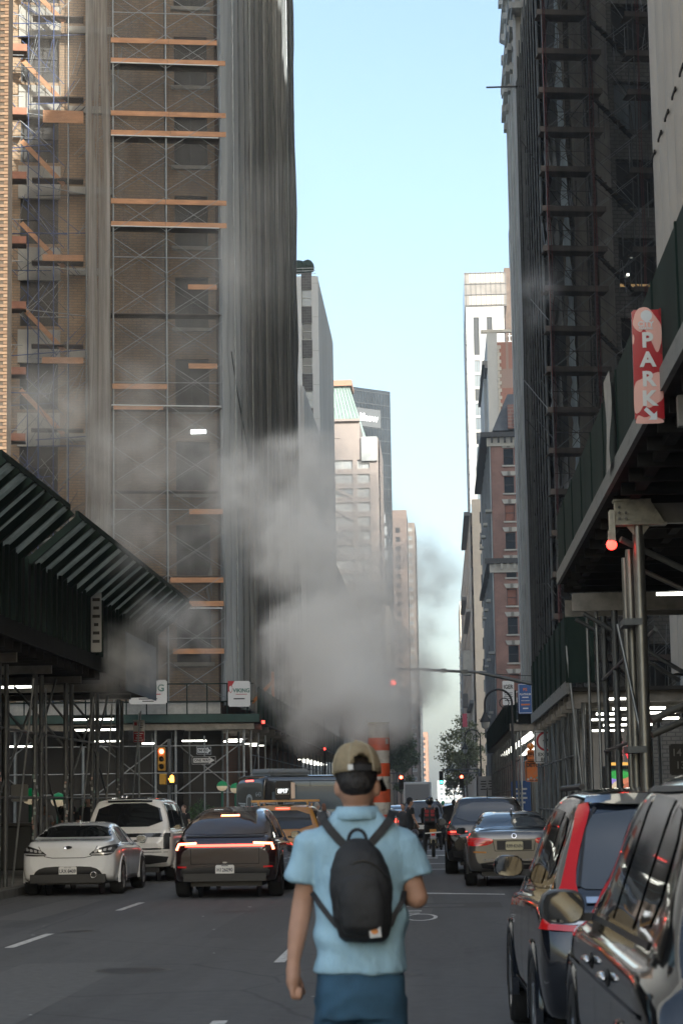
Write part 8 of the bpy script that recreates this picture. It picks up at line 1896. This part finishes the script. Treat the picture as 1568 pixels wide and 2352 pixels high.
# ---------------------------------------------------------------- steam
def steam_tree(blobs, lo, hi, res, name, nscale, amp, thr, seed):
    """density field of soft puffs, stirred by noise, baked into a voxel grid"""
    g = bpy.data.node_groups.new(name, 'GeometryNodeTree'); n = g.nodes; l = g.links
    g.interface.new_socket('Geometry', in_out='OUTPUT', socket_type='NodeSocketGeometry')
    out = n.new('NodeGroupOutput'); pos = n.new('GeometryNodeInputPosition')
    off = n.new('ShaderNodeVectorMath'); off.inputs[1].default_value = (seed, seed*1.7, seed*.6); l.new(pos.outputs[0], off.inputs[0])
    ns = n.new('ShaderNodeTexNoise'); ns.inputs['Scale'].default_value = nscale; ns.inputs['Detail'].default_value = 5; ns.inputs['Roughness'].default_value = .55; l.new(off.outputs[0], ns.inputs['Vector'])
    sb = n.new('ShaderNodeVectorMath'); sb.operation = 'SUBTRACT'; sb.inputs[1].default_value = (.5, .5, .5); l.new(ns.outputs['Color'], sb.inputs[0])
    ms = n.new('ShaderNodeVectorMath'); ms.operation = 'SCALE'; ms.inputs['Scale'].default_value = amp*2; l.new(sb.outputs[0], ms.inputs[0])
    ad = n.new('ShaderNodeVectorMath'); l.new(pos.outputs[0], ad.inputs[0]); l.new(ms.outputs[0], ad.inputs[1])
    tot = None
    for (c, r, wgt) in blobs:
        s = n.new('ShaderNodeVectorMath'); s.operation = 'SUBTRACT'; s.inputs[1].default_value = c; l.new(ad.outputs[0], s.inputs[0])
        d = n.new('ShaderNodeVectorMath'); d.operation = 'DIVIDE'; d.inputs[1].default_value = r; l.new(s.outputs[0], d.inputs[0])
        ln = n.new('ShaderNodeVectorMath'); ln.operation = 'LENGTH'; l.new(d.outputs[0], ln.inputs[0])
        mr = n.new('ShaderNodeMapRange'); mr.interpolation_type = 'SMOOTHSTEP'; mr.inputs[1].default_value = 1.0; mr.inputs[2].default_value = .2; mr.inputs[3].default_value = 0; mr.inputs[4].default_value = wgt; l.new(ln.outputs['Value'], mr.inputs[0])
        if tot is None: tot = mr.outputs[0]
        else:
            a = n.new('ShaderNodeMath'); a.operation = 'MAXIMUM'; l.new(tot, a.inputs[0]); l.new(mr.outputs[0], a.inputs[1]); tot = a.outputs[0]
    n2 = n.new('ShaderNodeTexNoise'); n2.inputs['Scale'].default_value = nscale*2.6; n2.inputs['Detail'].default_value = 5; l.new(ad.outputs[0], n2.inputs['Vector'])
    m2 = n.new('ShaderNodeMapRange'); m2.inputs[1].default_value = thr; m2.inputs[2].default_value = .66; m2.inputs[3].default_value = .10; m2.inputs[4].default_value = 1.5; l.new(n2.outputs['Fac'], m2.inputs[0])
    mu = n.new('ShaderNodeMath'); mu.operation = 'MULTIPLY'; l.new(tot, mu.inputs[0]); l.new(m2.outputs[0], mu.inputs[1])
    vc = n.new('GeometryNodeVolumeCube'); l.new(mu.outputs[0], vc.inputs['Density']); vc.inputs['Min'].default_value = lo; vc.inputs['Max'].default_value = hi
    for ax, k in zip('XYZ', res): vc.inputs['Resolution '+ax].default_value = k
    sm = n.new('GeometryNodeSetMaterial'); l.new(vc.outputs[0], sm.inputs[0])
    l.new(sm.outputs[0], out.inputs[0]); return g, sm
def blob(px, py, Y, rpx, w_=1.0, ry=1.0):
    q = AY(px, py, Y); r = rpx*Y/FPX; return (tuple(q), (r, r*.8, r*ry), w_)
SY = 43.0
main = [blob(868, 1660, 41.6, 110, 3.0, .7), blob(840, 1610, 42, 140, 3.0), blob(800, 1560, 43, 170, 2.8), blob(890, 1490, 43.5, 150, 2.4), blob(750, 1470, 43.5, 160, 2.2), blob(830, 1370, 44, 170, 1.7), blob(880, 1610, 42.2, 110, 2.6),
        blob(690, 1440, 43, 120, 1.6), blob(985, 1310, 44, 130, .8), blob(690, 1250, 44, 170, 1.6), blob(800, 1240, 44.5, 160, 1.3), blob(900, 1300, 44, 130, 1.2), blob(700, 1560, 43, 130, 1.6), blob(955, 1560, 43, 95, 1.4), blob(640, 1450, 42.5, 80, 2.2), blob(970, 1440, 43, 90, .6),
        blob(690, 1070, 45, 130, 1.2), blob(560, 1120, 45, 150, .75), blob(770, 1120, 45, 130, .8), blob(720, 1640, 43, 110, 1.4), blob(915, 1640, 42, 80, 1.8)]
drift = [blob(430, 1020, 47, 170, .32), blob(300, 1040, 47, 200, .30), blob(120, 930, 47, 160, .36), blob(330, 930, 47, 150, .25), blob(430, 800, 47, 200, .10), blob(610, 480, 47, 160, .10), blob(560, 620, 47, 190, .13), blob(300, 1200, 47, 170, .26), blob(450, 1230, 47, 150, .25)]
low = [blob(280, 1510, 51, 110, .8), blob(370, 1450, 51, 100, .6), blob(240, 1560, 51, 80, .6), blob(430, 1430, 51, 80, .5), blob(340, 1540, 51, 90, .6), blob(490, 1480, 50, 70, .25)]
def steam_box(name, label, bl, dens, seed, nscale, amp, pad=.6, cell=.09):
    lo = [min(b[0][i]-b[1][i] for b in bl)-pad for i in range(3)]; hi = [max(b[0][i]+b[1][i] for b in bl)+pad for i in range(3)]
    lo[2] = max(lo[2], .3)
    m = bpy.data.materials.new(name+' vapour'); m.use_nodes = True; n = m.node_tree.nodes; l = m.node_tree.links
    for x in list(n): n.remove(x)
    out = n.new('ShaderNodeOutputMaterial'); pv = n.new('ShaderNodeVolumePrincipled'); l.new(pv.outputs[0], out.inputs['Volume'])
    pv.inputs['Color'].default_value = (.985, .988, .99, 1); pv.inputs['Anisotropy'].default_value = .1; pv.inputs['Density'].default_value = dens
    g, sm = steam_tree(bl, lo, hi, [max(8, int((b-a)/cell)) for a, b in zip(lo, hi)], name+' field', nscale, amp, .34, seed)
    sm.inputs['Material'].default_value = m
    bm = bmesh.new(); bbox(bm, [(a+b)/2 for a, b in zip(lo, hi)], [b-a for a, b in zip(lo, hi)])
    o = obj(name, bm_mesh(name, bm, m)); md = o.modifiers.new('steam', 'NODES'); md.node_group = g
    return tag(o, label, 'steam', kind='stuff')
steam_box('steam', 'white steam billowing up from the striped stack', main, 1.5, 3.0, .95, .85)
steam_box('steam', 'thin steam drifting across the left scaffold', drift, 1.15, 8.0, .75, .9, .6, .12)
steam_box('steam', 'steam hanging under the left shed parapet', low, 2.2, 5.0, .9, .7, .6, .10)
b_r = [blob(1245, 660, 60, 75, .5), blob(1215, 730, 60, 50, .3)]
steam_box('steam', 'small wisp of steam in front of the black netting', b_r, .7, 2.0, .8, .6)


# ---------------------------------------------------------------- air
hm = bpy.data.materials.new('city haze'); hm.use_nodes = True
for x in list(hm.node_tree.nodes): hm.node_tree.nodes.remove(x)
ho = hm.node_tree.nodes.new('ShaderNodeOutputMaterial'); hv = hm.node_tree.nodes.new('ShaderNodeVolumePrincipled'); hm.node_tree.links.new(hv.outputs[0], ho.inputs['Volume'])
hv.inputs['Color'].default_value = (.93, .96, 1, 1); hv.inputs['Density'].default_value = .00022; hv.inputs['Anisotropy'].default_value = .2
hm.cycles.homogeneous_volume = True
bm = bmesh.new(); bbox(bm, (0, 1125, 119), (1420, 2970, 240)); tag(obj('haze', bm_mesh('haze', bm, hm)), 'thin city haze filling the street', 'haze', kind='stuff')

# ---------------------------------------------------------------- groups of alike things
GROUPS = {'far_car': 'cars queuing beyond the crossing', 'globe_lamp': 'green and white globe lamps', 'street_lamp': 'crook-necked street lamps', 'sidewalk_shed': 'pavement sheds', 'street_tree': 'street trees', 'traffic_signal': 'traffic signals', 'person': 'people in the street', 'potted_shrub': 'potted shrubs', 'parked_car': 'cars parked along the kerbs', 'banner': 'banners on the sheds', 'notice_board': 'notice boards', 'scaffold': 'building scaffolds', 'street_sign': 'street signs', 'detour_sign': 'detour signs', 'lit_sign': 'glowing shop signs', 'backpack': 'backpacks'}
for o in COL.objects:
    if o.parent is None and 'label' in o.keys():
        g_ = GROUPS.get(o.name.split('.')[0])
        if g_: o['group'] = g_
